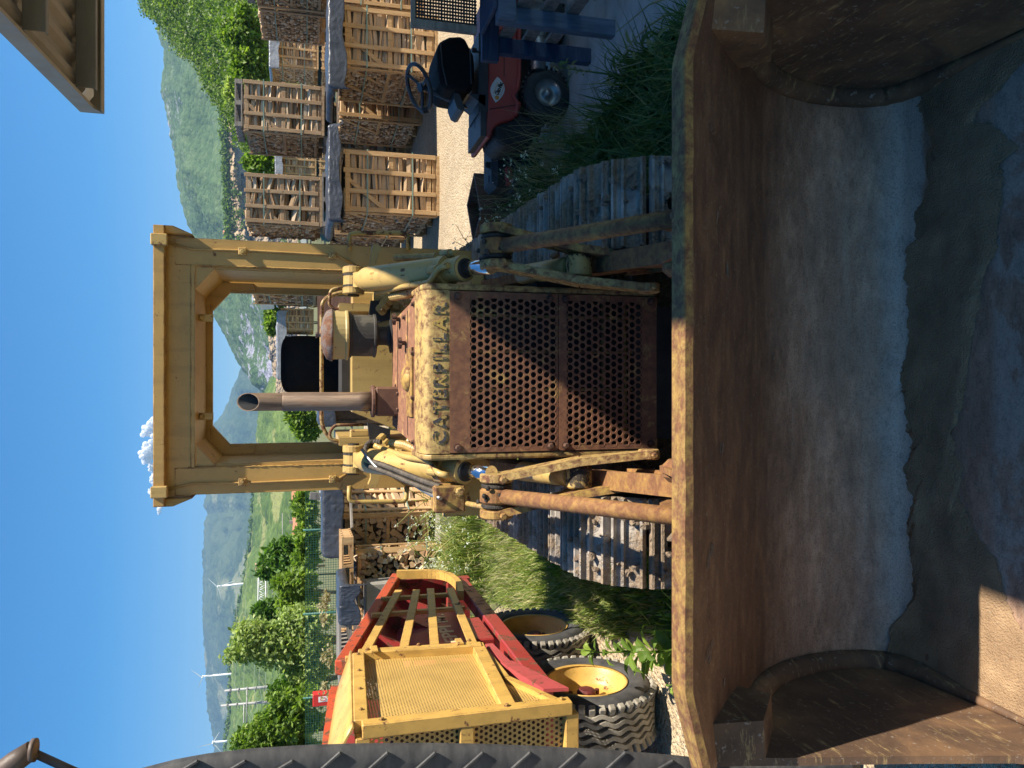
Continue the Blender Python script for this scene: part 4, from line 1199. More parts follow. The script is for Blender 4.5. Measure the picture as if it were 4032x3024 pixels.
P(mb, 'frame_pipe', 'frame_pipe', belt)

# ------------------------------------------------------------------ yellow and red machine on tyres, left
mx = thing('mulching_trailer', 'yellow and red trailed machine with mesh guards on big dusty tyres', 'trailed machine', (-2.2, 5.2, 0))
GX = -1.735
def Q(mb, name, mat, label=None): return P(mb, name, mat, mx, label)
def gp(x, y): return atx(x, y, GX)
A_, B_, Cc, Dd = gp(1410, 2585), gp(1885, 2556), gp(2010, 2806), gp(1424, 2873)
E_ = gp(2262, 2798)
Yf = Dd.y
mb = MB()
w = .075
mb.bar((GX, Yf, Dd.z), (GX, Yf, E_.z), w, w, (1, 0, 0), .006)              # front corner post
mb.bar((GX, A_.y, A_.z), (GX, B_.y, B_.z - .02), w, w, (1, 0, 0), .006)
mb.bar((GX, Yf + .03, Dd.z), (GX, A_.y - .03, A_.z), w, w, (0, 0, 1), .006)
mb.bar((GX, Yf + .03, Cc.z), (GX, A_.y - .02, B_.z), .06, .085, (0, 0, 1), .006)
F_1 = gp(1995, 2668); F_2 = gp(2215, 2775)
mb.bar((GX - .01, A_.y, B_.z - .03), (GX - .01, F_1.y, F_1.z), .035, .035, (1, 0, 0))
mb.bar((GX - .01, F_1.y, F_1.z), (GX - .01, Yf + .04, E_.z + .03), .035, .035, (1, 0, 0))
mb.bar((GX - .03, Yf, Dd.z - .005), (GX - 1.35, Yf, Dd.z - .005), w, w, (0, 0, 1), .006)
mb.bar((GX - .03, Yf, E_.z), (GX - 1.35, Yf, E_.z), .06, w, (0, 0, 1), .006)
mb.bar((GX - .03, Yf, (Dd.z + E_.z) / 2 + .02), (GX - 1.35, Yf, (Dd.z + E_.z) / 2 + .02), w * .9, w, (0, 0, 1), .006)
Q(mb, 'guard_frame', 'machine_yellow')
mb = MB()                                                                 # bolt heads and hinge straps of the guard
for yy_, zz_ in ((Yf, Dd.z - .10), (Yf, Cc.z + .02), (Yf, E_.z + .05), (A_.y, A_.z - .06), (A_.y, (A_.z + B_.z) / 2), (A_.y, B_.z + .05)): hexbolt(mb, (GX + .0375, yy_, zz_), (1, 0, 0), .011, .010)
for k in range(4): hexbolt(mb, (GX + .0375, Yf + .15 + k * .28, Dd.z - .002 + (A_.z - Dd.z) * (.12 + k * .26)), (1, 0, 0), .008, .008)
Q(mb, 'frame_bolt', 'yellow_half')
mb = MB()
mb.box((GX + .045, A_.y - .02, A_.z - .10), (.014, .10, .045), bev=.003); mb.box((GX + .045, A_.y - .02, B_.z + .12), (.014, .10, .045), bev=.003)
Q(mb, 'hinge', 'machine_yellow')
mb = MB()
mb.add([(GX - .015, Yf, Dd.z), (GX - .015, A_.y, A_.z), (GX - .015, A_.y, B_.z), (GX - .015, Yf, Cc.z)], [(0, 1, 2, 3)])
mb.add([(GX - .022, Yf, Cc.z), (GX - .022, A_.y, B_.z), (GX - .022, F_1.y, F_1.z), (GX - .022, Yf, E_.z)], [(0, 1, 2, 3)])
o = Q(mb, 'side_mesh', 'perf_fine')
mb = MB(); mb.add([(GX - .02, Yf + .02, Dd.z), (GX - 1.3, Yf + .02, Dd.z), (GX - 1.3, Yf + .02, E_.z), (GX - .02, Yf + .02, E_.z)], [(0, 1, 2, 3)])
Q(mb, 'front_mesh', 'perf_front')
mb = MB()                                                                 # sloping yellow top sheet
H0, H1 = V((-1.98, 5.05, 1.955)), V((-1.98, 3.92, 2.07))
mb.sheet(lambda u, v: V((GX + .03, Yf - .035 + (A_.y - Yf + .07) * v, Dd.z + .038 + (A_.z - Dd.z) * v)).lerp(H1.lerp(H0, v), u), 4, 6, .01)
Q(mb, 'top_sheet', 'machine_yellow')
mb = MB()                                                                 # hopper: orange front, red sides
mb.sheet(lambda u, v: V((-1.985 - .9 * u, 3.85 + 1.28 * v, 2.085 - .10 * v - .03 * u + .0 * v)), 3, 6, .02)
mb.box((-1.985, 4.5, 1.995), (.03, 1.30, .11), (R(-5), 0, 0))
Q(mb, 'hopper_lid', 'orange')
S0, S1 = at(1335, 2585, 5.12), atx(1566, 2262, -1.78)
S0 = V((-1.83, 5.12, 1.93)); S1 = V((-1.80, 7.15, 1.34))
mb = MB()
mb.bar(S0 + V((0, -.05, 0)), S1, .10, .085, (0, 0, 1), .008)
Q(mb, 'hopper_rim', 'orange')
mb = MB()
s0, s1 = S0 + V((-.03, 0, -.04)), S1 + V((-.03, 0, -.04))
mb.add([s0, s1, s1 + V((-.35, -.15, -.45)), s0 + V((-.45, 0, -.85))], [(0, 1, 2, 3)])
mb.add([s0 + V((-.45, 0, -.85)), s1 + V((-.35, -.15, -.45)), s1 + V((-.9, -.15, -.45)), s0 + V((-1.0, 0, -.85))], [(0, 1, 2, 3)])
mb.box((-2.35, 7.1, 1.1), (1.1, .04, .5)); mb.box((-2.9, 6.0, 1.4), (.04, 2.2, .9))
for k in range(3): mb.box((-1.93, 5.6 + k * .5, 1.48 - k * .13), (.10, .03, .38), (R(-16), R(20), 0))
Q(mb, 'hopper', 'red')
mb = MB(); mb.box((-1.96, 4.45, 1.30), (.30, .95, .80)); Q(mb, 'dark_backing', 'rust')  # brown box added behind the mesh so its holes read dark
mb = MB()                                                                 # rounded pink drum housing with lettering
mb.box((-2.03, 5.75, 1.17), (.20, 1.5, .62), bev=.05)
mb.box((-1.925, 5.55, 1.34), (.02, .7, .20), (0, 0, 0), .006)
drum = Q(mb, 'drum_housing', 'pink')
MT['gold'] = m_rust('gold_lettering', (.80, .66, .36), .12, 20, rust=[(.3, (.45, .10, .10)), (.7, (.5, .12, .12))])
tp = atx(1812, 2548, -1.926)
P(text_mb('SEPPI M.', .15, .84, (-1.9285, tp.y, tp.z - .02), (0, 1, 0), (0, 0, 1), bold=.004), 'lettering', 'gold', drum)
mb = MB()
def lp(x, y, dx=0): p = atx(x, y, GX + dx); return p
for a, b in (((1437, 2570), (1570, 2326)), ((1590, 2555), (1640, 2325)), ((1712, 2549), (1695, 2320)), ((1866, 2546), (1772, 2318))):
    p, q = lp(*a), lp(*b); mb.bar(p, q, .018, .062, (0, 0, 1), .003)
for a, b in (((1360, 2596), (1905, 2545)), ((1462, 2424), (1830, 2394)), ((1500, 2360), (1795, 2340))):
    p, q = lp(a[0], a[1], -.025), lp(b[0], b[1], -.025); mb.bar(p, q, .05, .03, (1, 0, 0), .003)
Q(mb, 'side_grating', 'machine_yellow')
mb = MB()
hoop = arc([atx(1562, 2262, GX), atx(1750, 2258, GX), atx(1808, 2300, GX), atx(1815, 2345, GX)], .35, 8)
for a, b in zip(hoop, hoop[1:]): mb.bar(a, b, .05, .075, (1, 0, 0))
Q(mb, 'end_hoop', 'machine_yellow')
mb = MB()
mb.box((-1.80, 5.55, .80), (.10, 2.5, .11), bev=.008); mb.box((-2.9, 5.55, .80), (.10, 2.5, .11)); mb.box((-2.35, 6.85, .82), (1.2, .10, .20))
mb.box((-2.35, 5.3, .62), (.12, 2.2, .16)); mb.box((-2.40, 5.79, .42), (.86, .09, .09)); mb.box((-2.40, 4.63, .42), (.86, .09, .09))
mb.box((-1.79, 5.4, .96), (.08, .5, .14), bev=.01)
Q(mb, 'chassis', 'red')
mb = MB()
fa, fb = atx(1990, 2655, -1.79), atx(2000, 2690, -1.79)
mb.prism([(-1.74, 5.02, .99), (-1.74, 4.62, .955), (-1.74, 4.20, .82), (-1.74, 4.20, .78), (-1.74, 4.63, .905), (-1.74, 5.02, .94)], (-.40, 0, 0))
mb.prism([(-1.735, 4.66, .975), (-1.735, 4.18, .845), (-1.735, 4.16, .70), (-1.735, 4.42, .80), (-1.735, 4.66, .90)], (-.02, 0, 0))
Q(mb, 'mudguard', 'pink')
MT['hub_red'] = m_noise('dark_red_hub', [(.3, (.06, .012, .012)), (.7, (.16, .03, .025))], 14, 5, .6)
def wheel(yc, xo=-1.875, r=.425, w_=.34, zc=.415):
    """tyre with a shoulder of blocks and wavy ribs, dished yellow rim, red hub"""
    mb = MB(); xi = xo - w_; o = V((xo - w_ / 2, yc, zc)); ax = (1, 0, 0); h = w_ / 2
    mb.lathe([(.245, h - .055), (.262, h - .02), (.30, h - .004), (.345, h), (.385, h - .012), (r - .012, h - .05), (r - .012, -h + .05), (.385, -h + .012), (.345, -h), (.26, -h + .02), (.245, -h + .055)], o, ax, 56, True, False)
    t = mx if False else None
    ty = P(mb, 'tyre', 'tyre_side', mx)
    mb = MB(); nb = 44
    for k in range(nb):
        an = 2 * math.pi * k / nb
        u = V((0, math.cos(an), math.sin(an))); tt = V((0, -math.sin(an), math.cos(an)))
        for s_ in (-1, 1):
            Rm = Matrix((V((1, 0, 0)), tt, u)).transposed()
            mb.box(o + V((s_ * (h - .045), 0, 0)) + u * (r - .012), (.07, .040, .040), Rm @ Matrix.Rotation(-s_ * .5, 3, 'Y'), .006)
    for j, dx in enumerate((-.088, -.045, 0, .045, .088)):
        n_ = 132
        vs, fs = [], []
        for k in range(n_):
            an = 2 * math.pi * k / n_; u = V((0, math.cos(an), math.sin(an)))
            wv = .011 * math.sin(an * 22 + j * 1.2)
            for q, rr in ((-.016, r - .016), (-.013, r + .006), (.013, r + .006), (.016, r - .016)): vs.append(o + V((dx + wv + q, 0, 0)) + u * rr)
        for k in range(n_):
            k2 = (k + 1) % n_
            for q in range(3): fs.append((k * 4 + q, k * 4 + q + 1, k2 * 4 + q + 1, k2 * 4 + q))
        mb.add(vs, fs)
    P(mb, 'tread', 'tyre', ty)
    mb = MB(); mb.lathe([(.250, h - .02), (.262, h - .012), (.255, h - .03), (.235, h - .06), (.225, h - .12), (.20, h - .135), (.13, h - .15), (.09, h - .13), (.001, h - .13)], o, ax, 40, True, False)
    rm = P(mb, 'rim', 'machine_yellow', ty)
    mb = MB(); mb.lathe([(.062, h - .128), (.058, h - .085), (.045, h - .075), (.001, h - .073)], o, ax, 12)
    for k in range(6): mb.disc(o + V((h - .12, .105 * math.cos(k * 1.047), .105 * math.sin(k * 1.047))), ax, .016, .03, 6)
    P(mb, 'hub', 'hub_red', ty)
    return ty
wheel(4.63); wheel(5.79)
mb = MB(); mb.disc((-2.75, 4.63, .41), (1, 0, 0), .42, .30, 36, .05); mb.disc((-2.75, 5.79, .41), (1, 0, 0), .42, .30, 36, .05)
Q(mb, 'far_tyre', 'tyre_side')

# ------------------------------------------------------------------ paler slab under the mower
MT['apron'] = m_noise('worn_concrete_apron', [(.3, (.30, .28, .25)), (.5, (.42, .40, .37)), (.75, (.52, .50, .47))], 5, 9, .92, 0, .6, .006, bscale=45)
mb = MB(); mb.grid(lambda u, v: V((1.75 + .35 * noise.noise(V((v * 6, 0, 0))) * (1 - u) + 9 * u, -3 + 10.2 * v, gz(2, 2) + .022)), 30, 40)
tag(mb.build('concrete_apron', MT['apron'], None, (4, 3, 0), fix=False), kind='structure')
# ------------------------------------------------------------------ ride-on mower, right
mow = thing('ride_on_mower', 'dusty red ride-on mower with black seat and steering wheel', 'ride-on mower', (3.3, 6.3, 0))
MY = 6.15
def W(mb, name, mat, label=None): return P(mb, name, mat, mow, label)
mred = m_noise('mower_red_plastic', [(.3, (.36, .048, .042)), (.7, (.46, .075, .062))], 3, 5, .42, 0, .05)
outl = [(1925, -60), (1925, 100), (1923, 300), (1918, 420), (1912, 500), (1915, 540), (1935, 540), (1942, 512), (1958, 490), (1985, 478), (2010, 474), (2030, 462), (2042, 446), (2058, 405), (2046, 395), (2034, 385), (2030, 372), (2036, 350), (2048, 325), (2052, 300), (2050, 262), (2040, 200), (2038, 100), (2038, -60)]
mb = MB(); mb.prism([at(x, y, MY) for x, y in outl], (0, .62, 0))
hoodr = W(mb, 'bodywork', mred); bv = hoodr.modifiers.new('bevel', 'BEVEL'); bv.width = .03; bv.segments = 3; bv.limit_method = 'ANGLE'; bv.angle_limit = R(60)
mb = MB()
mb.tube([at(2044, y, MY - .006) for y in (-60, 40, 120, 200, 262, 300)] + [at(2038, 345, MY - .006), at(2020, 380, MY - .006), at(2040, 410, MY - .006), at(2030, 455, MY - .006)], .018, 8)
P(mb, 'lower_lip', mred, hoodr)
st = [(1934, 330), (1944, 348), (1962, 364), (1985, 370), (1992, 352), (1985, 330), (1970, 312), (1957, 302), (1945, 312)]
st = [(1958, 302), (1948, 315), (1938, 330), (1932, 345), (1931, 358), (1936, 376), (1944, 392), (1952, 404), (1962, 396), (1975, 382), (1985, 366), (1988, 350), (1986, 336), (1978, 322), (1968, 310)]
mb = MB(); mb.prism([at(x, y, MY - .004) for x, y in st], (0, .004, 0))
stk = P(mb, 'sticker', m_noise('white_sticker', [(.3, (.62, .64, .66)), (.7, (.70, .72, .73))], 6, 3, .4, 0, 0), hoodr)
p0, p1 = at(1954, 382, MY - .0055), at(1974, 330, MY - .0055)
rt = (p1 - p0).normalized()
P(text_mb('Oleo-Mac', .055, (p1 - p0).length * .92, p0 + rt * .016 - V((0, 0, .014)), (rt.x, 0, rt.z), (-rt.z, 0, rt.x), bold=.002), 'lettering', m_noise('black_ink', [(.3, (.02, .02, .02)), (.7, (.03, .03, .03))], 5, 2, .5, 0, 0), stk)
mb = MB(); mb.disc(at(1957, 384, MY - .006), (0, 1, 0), .018, .003, 18)
up_ = V((-rt.z, 0, rt.x))
for s_ in (-.028, .032): mb.bar(p0 + up_ * s_ + rt * .02, p1 + up_ * s_, .003, .004, (0, 1, 0))
P(mb, 'sticker_mark', m_noise('orange_ink', [(.3, (.60, .24, .04)), (.7, (.68, .30, .06))], 5, 2, .5, 0, 0), stk)
mb = MB()                                                                 # seat
so_ = [(1728, 160), (1722, 200), (1724, 260), (1735, 320), (1752, 345), (1800, 352), (1840, 356), (1862, 345), (1872, 310), (1872, 260), (1868, 215), (1850, 180), (1836, 145), (1815, 138), (1770, 140)]
mb.prism([at(x, y, MY - .02) for x, y in so_], (0, .50, 0))
ms = W(mb, 'seat', 'vinyl'); bv = ms.modifiers.new('bevel', 'BEVEL'); bv.width = .05; bv.segments = 3; bv.limit_method = 'ANGLE'; bv.angle_limit = R(50)
mb = MB(); mb.prism([at(x, y, MY + .05) for x, y in ((1790, 350), (1812, 375), (1830, 432), (1818, 436), (1800, 425), (1788, 390))], (0, .3, 0))
mb.prism([at(x, y, MY + .0) for x, y in ((1840, 370), (1850, 372), (1912, 420), (1912, 375), (1880, 372))], (0, .35, 0))
mb.prism([at(x, y, MY + .0) for x, y in ((1885, 130), (1885, 440), (1922, 440), (1922, 130))], (0, .4, 0))
mb.prism([at(x, y, MY - .01) for x, y in ((1892, 430), (1892, 535), (1915, 535), (1915, 430))], (0, .5, 0))
MT['dashp'] = m_noise('dark_grey_plastic', [(.3, (.03, .032, .038)), (.7, (.055, .057, .064))], 8, 4, .45)
W(mb, 'dash', 'dashp')
sc_ = at(1650, 345, MY + .18); axw = V((-.40, -.22, .88)).normalized()
mb = MB(); x = axw.orthogonal().normalized(); x = V((1, 0, .39)).normalized(); x = (x - axw * x.dot(axw)).normalized(); yv = axw.cross(x)
mb.tube([sc_ + x * (.185 * math.cos(k * math.pi / 14)) + yv * (.185 * math.sin(k * math.pi / 14)) for k in range(28)], .017, 10, closed=True)
for a in (0.5, 2.6, 4.7): mb.tube([sc_ - axw * .03, sc_ + (x * math.cos(a) + yv * math.sin(a)) * .18], .014, 8)
mb.lathe([(.03, 0), (.03, .05), (.02, .06)], sc_ + x * -.18 + yv * .02, axw, 10)
mb.disc(sc_ - axw * .03, axw, .04, .05, 14)
W(mb, 'steering_wheel', 'dashp')
mb = MB(); mb.tube([sc_ - axw * .03, at(1800, 405, MY + .25), at(1910, 440, MY + .28)], .024, 10); W(mb, 'steering_column', 'dashp')
def small_wheel(x, y, Yc, r, w_, rim=True):
    o = at(x, y, Yc); o.z = r
    mb = MB(); mb.lathe([(r * .5, -w_ / 2), (r * .8, -w_ / 2 - .01), (r * .96, -w_ / 2 + .02), (r, -w_ * .25), (r, w_ * .25), (r * .96, w_ / 2 - .02), (r * .8, w_ / 2), (r * .5, w_ / 2 - .02)], o, (0, 1, 0), 32, True, False)
    for k in range(30):
        an = k * 2 * math.pi / 30
        mb.box(o + V((math.cos(an) * r, 0, math.sin(an) * r)), (.02, w_ * .7, .02), (0, -an, .3))
    t = W(mb, 'wheel', 'black')
    mb = MB(); mb.lathe([(r * .52, -w_ / 2 - .004), (r * .55, -w_ / 2 - .010), (r * .50, -w_ / 2), (r * .4, -w_ / 2 + .05), (.03, -w_ / 2 + .04), (.028, -w_ / 2), (.001, -w_ / 2)], o, (0, 1, 0), 24, True, False)
    P(mb, 'rim', 'steel', t)
small_wheel(2180, 385, 6.18, .21, .19)
small_wheel(2150, 100, 6.3, .26, .26)
mb = MB()                                                                 # front end: black bumper box and far wheel
mb.prism([at(x, y, MY + .05) for x, y in ((1940, 480), (1945, 545), (1985, 575), (2060, 570), (2130, 540), (2140, 470), (2050, 440), (1990, 470))], (0, .45, 0))
bm_ = W(mb, 'cutter_deck', 'black'); bv = bm_.modifiers.new('bevel', 'BEVEL'); bv.width = .04; bv.segments = 3
mb = MB(); mb.box(at(2080, 240, MY + .35), (1.2, .5, .16)); W(mb, 'underframe', 'dark')
mb = MB()
e0, e1 = at(2120, 120, MY - .02), at(2120, 280, MY - .02)
mb.tube([e0, e1], .062, 22, smooth=True); mb.tube([at(2118, 280, MY - .02), at(2118, 318, MY - .02)], .018, 10)
for y in (150, 250): 
    q = at(2120, y, MY - .02); mb.tube([q + V((.004, 0, 0)), q - V((.004, 0, 0))], .0645, 22)
W(mb, 'silencer', 'steel')
mb = MB(); mb.tube(arc([at(1915, 548, MY + .2), at(1918, 560, MY + .2), at(1910, 580, MY + .2)], .03), .01, 8)
for i in range(4):
    for k in range(3): mb.box(at(1872 + i * 5, 455 + k * 14, MY + .2), (.022, .01, .004))
for i in range(5): mb.box(at(1870 + i * 5, 478, MY + .2), (.11, .006, .004))
for i in range(8): mb.box(at(1880, 455 + i * 6.5, MY + .2), (.004, .006, .05))
W(mb, 'lever', 'black')

mb = MB()
for q in (((1928, 430), (2050, 410)), ((1985, 60), (1985, 300)), ((1930, 120), (2036, 118))): mb.bar(at(*q[0], MY - .003), at(*q[1], MY - .003), .005, .004, (0, 1, 0))
P(mb, 'panel_gap', 'black', hoodr)
mb = MB(); mb.tube([at(1905, 215, MY - .02), at(1872, 200, MY - .03)], .009, 8); mb.disc(at(1868, 198, MY - .03), (0, 0, 1), .02, .035, 10, .004); P(mb, 'gear_lever', 'black', mow)
mb = MB(); mb.tube([at(1735, 170, MY - .03), at(1742, 260, MY - .035), at(1760, 335, MY - .03)], .006, 6); mb.tube([at(1850, 190, MY - .03), at(1856, 330, MY - .03)], .006, 6); P(mb, 'seat_piping', 'dashp', ms)
# ------------------------------------------------------------------ blue timber table with slatted side, and the plastic grid standing on it
MT['bluewood'] = m_noise('blue_stained_timber', [(.25, (.012, .022, .055)), (.5, (.026, .046, .10)), (.75, (.065, .088, .14))], 6, 8, .6, 0, .25, .003, stretch=(.6, 5, 5))
MT['bluegrey'] = m_noise('grey_blue_timber', [(.25, (.06, .08, .12)), (.5, (.11, .14, .19)), (.75, (.17, .20, .25))], 6, 8, .8, 0, .35, .003, stretch=(6, 6, .6))
TB = thing('timber_table', 'blue stained timber table with slatted sides beside the mower', 'table', (3.2, 5.4, 0))
TX = at(2100, 78, 5.14).x
z1 = at(1955, 60, 5.14).z; z2 = at(1893, 190, 5.62).z
def T(mb, name, mat): return P(mb, name, mat, TB)
for y0, zt_, mt in ((5.14, z1, 'bluegrey'), (5.62, z2 - .02, 'bluewood')):
    for x in (TX + .0, TX + 1.3):
        mb = MB(); mb.box((x, y0, zt_ / 2), (.115, .075, zt_), bev=.005); T(mb, 'leg', mt)
mb = MB(); mb.box((TX + .62, 5.60, z2 - .065), (1.5, .06, .13), bev=.006); T(mb, 'back_rail', 'bluewood')
mb = MB(); mb.box((TX + .66, 5.085, z1 - .06), (1.42, .045, .125), bev=.006); T(mb, 'front_rail', 'bluegrey')
for z in (.70, .52, .34):
    mb = MB(); mb.box((TX + .075, 4.95, z), (.03, 1.45, .095), bev=.004)
    T(mb, 'slat', 'oldwood')
mb = MB(); mb.box((TX + .72, 5.30, z2 + .018), (1.4, .42, .03), bev=.004); T(mb, 'table_top', 'bluewood')
zg = z2 + .034
gtop = at(1632, 60, 5.62).z; gx0 = at(1760, 118, 5.62).x
grid_ = thing('plastic_grid', 'black plastic lattice panel in a grey wooden frame on the blue table', 'lattice panel', (gx0 + .5, 5.6, zg))
mb = MB()
mb.box((gx0 + .02, 5.62, (zg + gtop) / 2), (.055, .05, gtop - zg), bev=.004); mb.box((gx0 + 1.18, 5.62, (zg + gtop) / 2), (.055, .05, gtop - zg), bev=.004)
mb.box((gx0 + .6, 5.62, gtop + .01), (1.22, .05, .03), bev=.004)
P(mb, 'panel_frame', 'oldwood', grid_)
mb = MB()
n_ = int((gtop - zg) / .021)
for i in range(n_): mb.box((gx0 + .6, 5.62, zg + .01 + i * .021), (1.13, .012, .0085 if i % 4 else .013))
for k in range(46): mb.box((gx0 + .06 + k * .0245, 5.612, (zg + gtop) / 2), (.009, .014, gtop - zg))
P(mb, 'lattice', 'black', grid_)
# ------------------------------------------------------------------ small engine and open steel tray behind the weeds
en = thing('garden_engine', 'small red and black garden engine half hidden in weeds beside the mower', 'engine', (2.2, 7.0, 0))
ey = 6.9
def N_(mb, name, mat): return P(mb, name, mat, en)
mb = MB(); mb.box(at(1990, 640, ey) , (.55, .4, .34), bev=.05); mb.box(at(2040, 640, ey), (.6, .45, .25), bev=.04); N_(mb, 'engine_block', 'black')
mb = MB(); o = at(2000, 690, ey - .16); mb.box(o, (.20, .12, .14), bev=.05); N_(mb, 'red_cowl', mred)
mb = MB(); mb.tube(arc([at(2025, 650, ey - .2), at(2030, 680, ey - .22), at(2015, 720, ey - .2)], .08), .010, 8)
mb.tube([at(1950, 640, ey - .15), at(1985, 600, ey - .15)], .010, 8); mb.tube([at(1940, 720, ey - .15), at(1990, 650, ey - .15)], .008, 8)
mb.disc(at(1975, 590, ey - .2), (0, 1, 0), .06, .02, 20); mb.box(at(2005, 618, ey - .2), (.05, .02, .05))
N_(mb, 'chrome_guard', 'steel')
mb = MB(); mb.tube([at(1930, 652, ey - .1), at(1945, 700, ey - .1)], .018, 8); mb.box(at(1926, 650, ey - .1), (.05, .05, .08), bev=.01)
mb.box(at(1945, 715, ey), (.12, .2, .14), bev=.03); mb.disc(at(2080, 600, ey - .1), (0, 1, 0), .13, .12, 22, .02)
N_(mb, 'handle', 'black')
tr = thing('steel_tray', 'open rusty steel tray lying between the weeds and the track', 'steel tray', (1.9, 7.2, 0))
c = at(1960, 828, 7.4); c.z = 0
mb = MB(); Rm = Matrix.Rotation(.6, 3, 'Z')
for dx, dy, sx_, sy_ in ((0, -.20, .56, .025), (0, .20, .56, .025), (-.268, 0, .025, .375), (.268, 0, .025, .375)):
    mb.box(V((c.x, c.y, .39)) + Rm @ V((dx, dy, 0)), (sx_, sy_, .34), Rm, .004)
mb.box(V((c.x, c.y, .23)), (.54, .38, .02), Rm)
for dx in (-.2, .2): mb.box(V((c.x, c.y, .11)) + Rm @ V((dx, 0, 0)), (.07, .36, .22), Rm)
P(mb, 'tray', 'rust', tr)
# ------------------------------------------------------------------ firewood crates
rng = random.Random(11)
def log_mesh(seed):
    r_ = random.Random(seed); mb = MB()
    n = r_.choice((3, 4, 4, 5)); a0 = r_.uniform(0, 6)
    an = sorted(a0 + 2 * math.pi * (k + r_.uniform(-.28, .28)) / n for k in range(n))
    rad = [r_.uniform(.034, .050) for _ in an]
    vs = []
    for x, s_ in ((0, 1), (.165, 1.0), (.33, 1)):
        for a, q in zip(an, rad): vs.append((x + r_.uniform(-.006, .006), math.cos(a) * q * s_ + r_.uniform(-.004, .004), math.sin(a) * q * s_ + r_.uniform(-.004, .004)))
    fs = [list(range(n))[::-1], [2 * n + k for k in range(n)]]
    for i in range(2):
        for k in range(n): fs.append((i * n + k, i * n + (k + 1) % n, (i + 1) * n + (k + 1) % n, (i + 1) * n + k))
    mb.add(vs, fs); return mb
LOGS = [log_mesh(s_) for s_ in range(14)]
LOGOBJ = []
for lm in LOGS:
    o = lm.build('split_log', MT['log'], None, (0, 0, 0)); C.objects.unlink(o); LOGOBJ.append(o)
wood_pile = MB(); core_pile = MB()
hero_left = [300]
def lay_log(Mx, hero, label):
    k = rng.randrange(len(LOGS))
    if hero and hero_left[0] > 0:
        hero_left[0] -= 1
        o = LOGOBJ[k].copy(); C.objects.link(o); o.matrix_world = Mx
        tag(o, label, 'firewood log', 'split logs stacked in the sunlit front crates')
    else: wood_pile.add([Mx @ p for p in LOGS[k].v], LOGS[k].f)
CW, CD, CH = 1.0, 1.5, 1.56
def make_crate(d=CD):
    root = thing('firewood_crate', 'x', 'crate', (0, 0, 0))
    def pl(c, s_, rot=None):
        mb = MB(); mb.box(c, s_, rot, .004); return P(mb, 'plank', 'plank', root)
    for x in (.04, .345, .655, .96): pl((x, -.011, CH / 2 + .03), (.075, .022, CH - .06))
    for z in (.17, .80, CH - .06): pl((.5, .012, z), (1.0, .022, .075))
    pl((.31, .013, 1.22), (.07, .020, .80), (0, R(38), 0))
    for y in (.05, d - .05): pl((-.011, y, CH / 2 + .03), (.022, .07, CH - .06))
    for z in (.17, .80, CH - .06): pl((.012, d / 2, z), (.022, d, .06))
    for s_ in (0, 1): pl((.0, d * (.27 + .42 * s_), .80 + .36), (.020, .065, .85), (R(42), 0, 0))
    for x in (.96,): pl((x + .05, d - .05, CH / 2), (.022, .07, CH))
    mb = MB()
    for y in (.06, d / 2, d - .06): mb.box((.5, y, .05), (1.0, .09, .09))
    for k in range(6): mb.box((.5, .06 + (d - .12) * k / 5, .108), (1.0, .11, .02))
    mb.box((.5, -.012, .02), (1.0, .02, .05))
    P(mb, 'pallet_base', 'plank', root)
    for z in (.45, 1.18):
        mb = MB(); mb.box((.5, -.0255, z), (1.05, .002, .022)); mb.box((-.0255, d / 2, z), (.002, d, .022)); P(mb, 'strap', 'strap', root)
    return root
proto = make_crate(); proto_used = [False]
crates = []
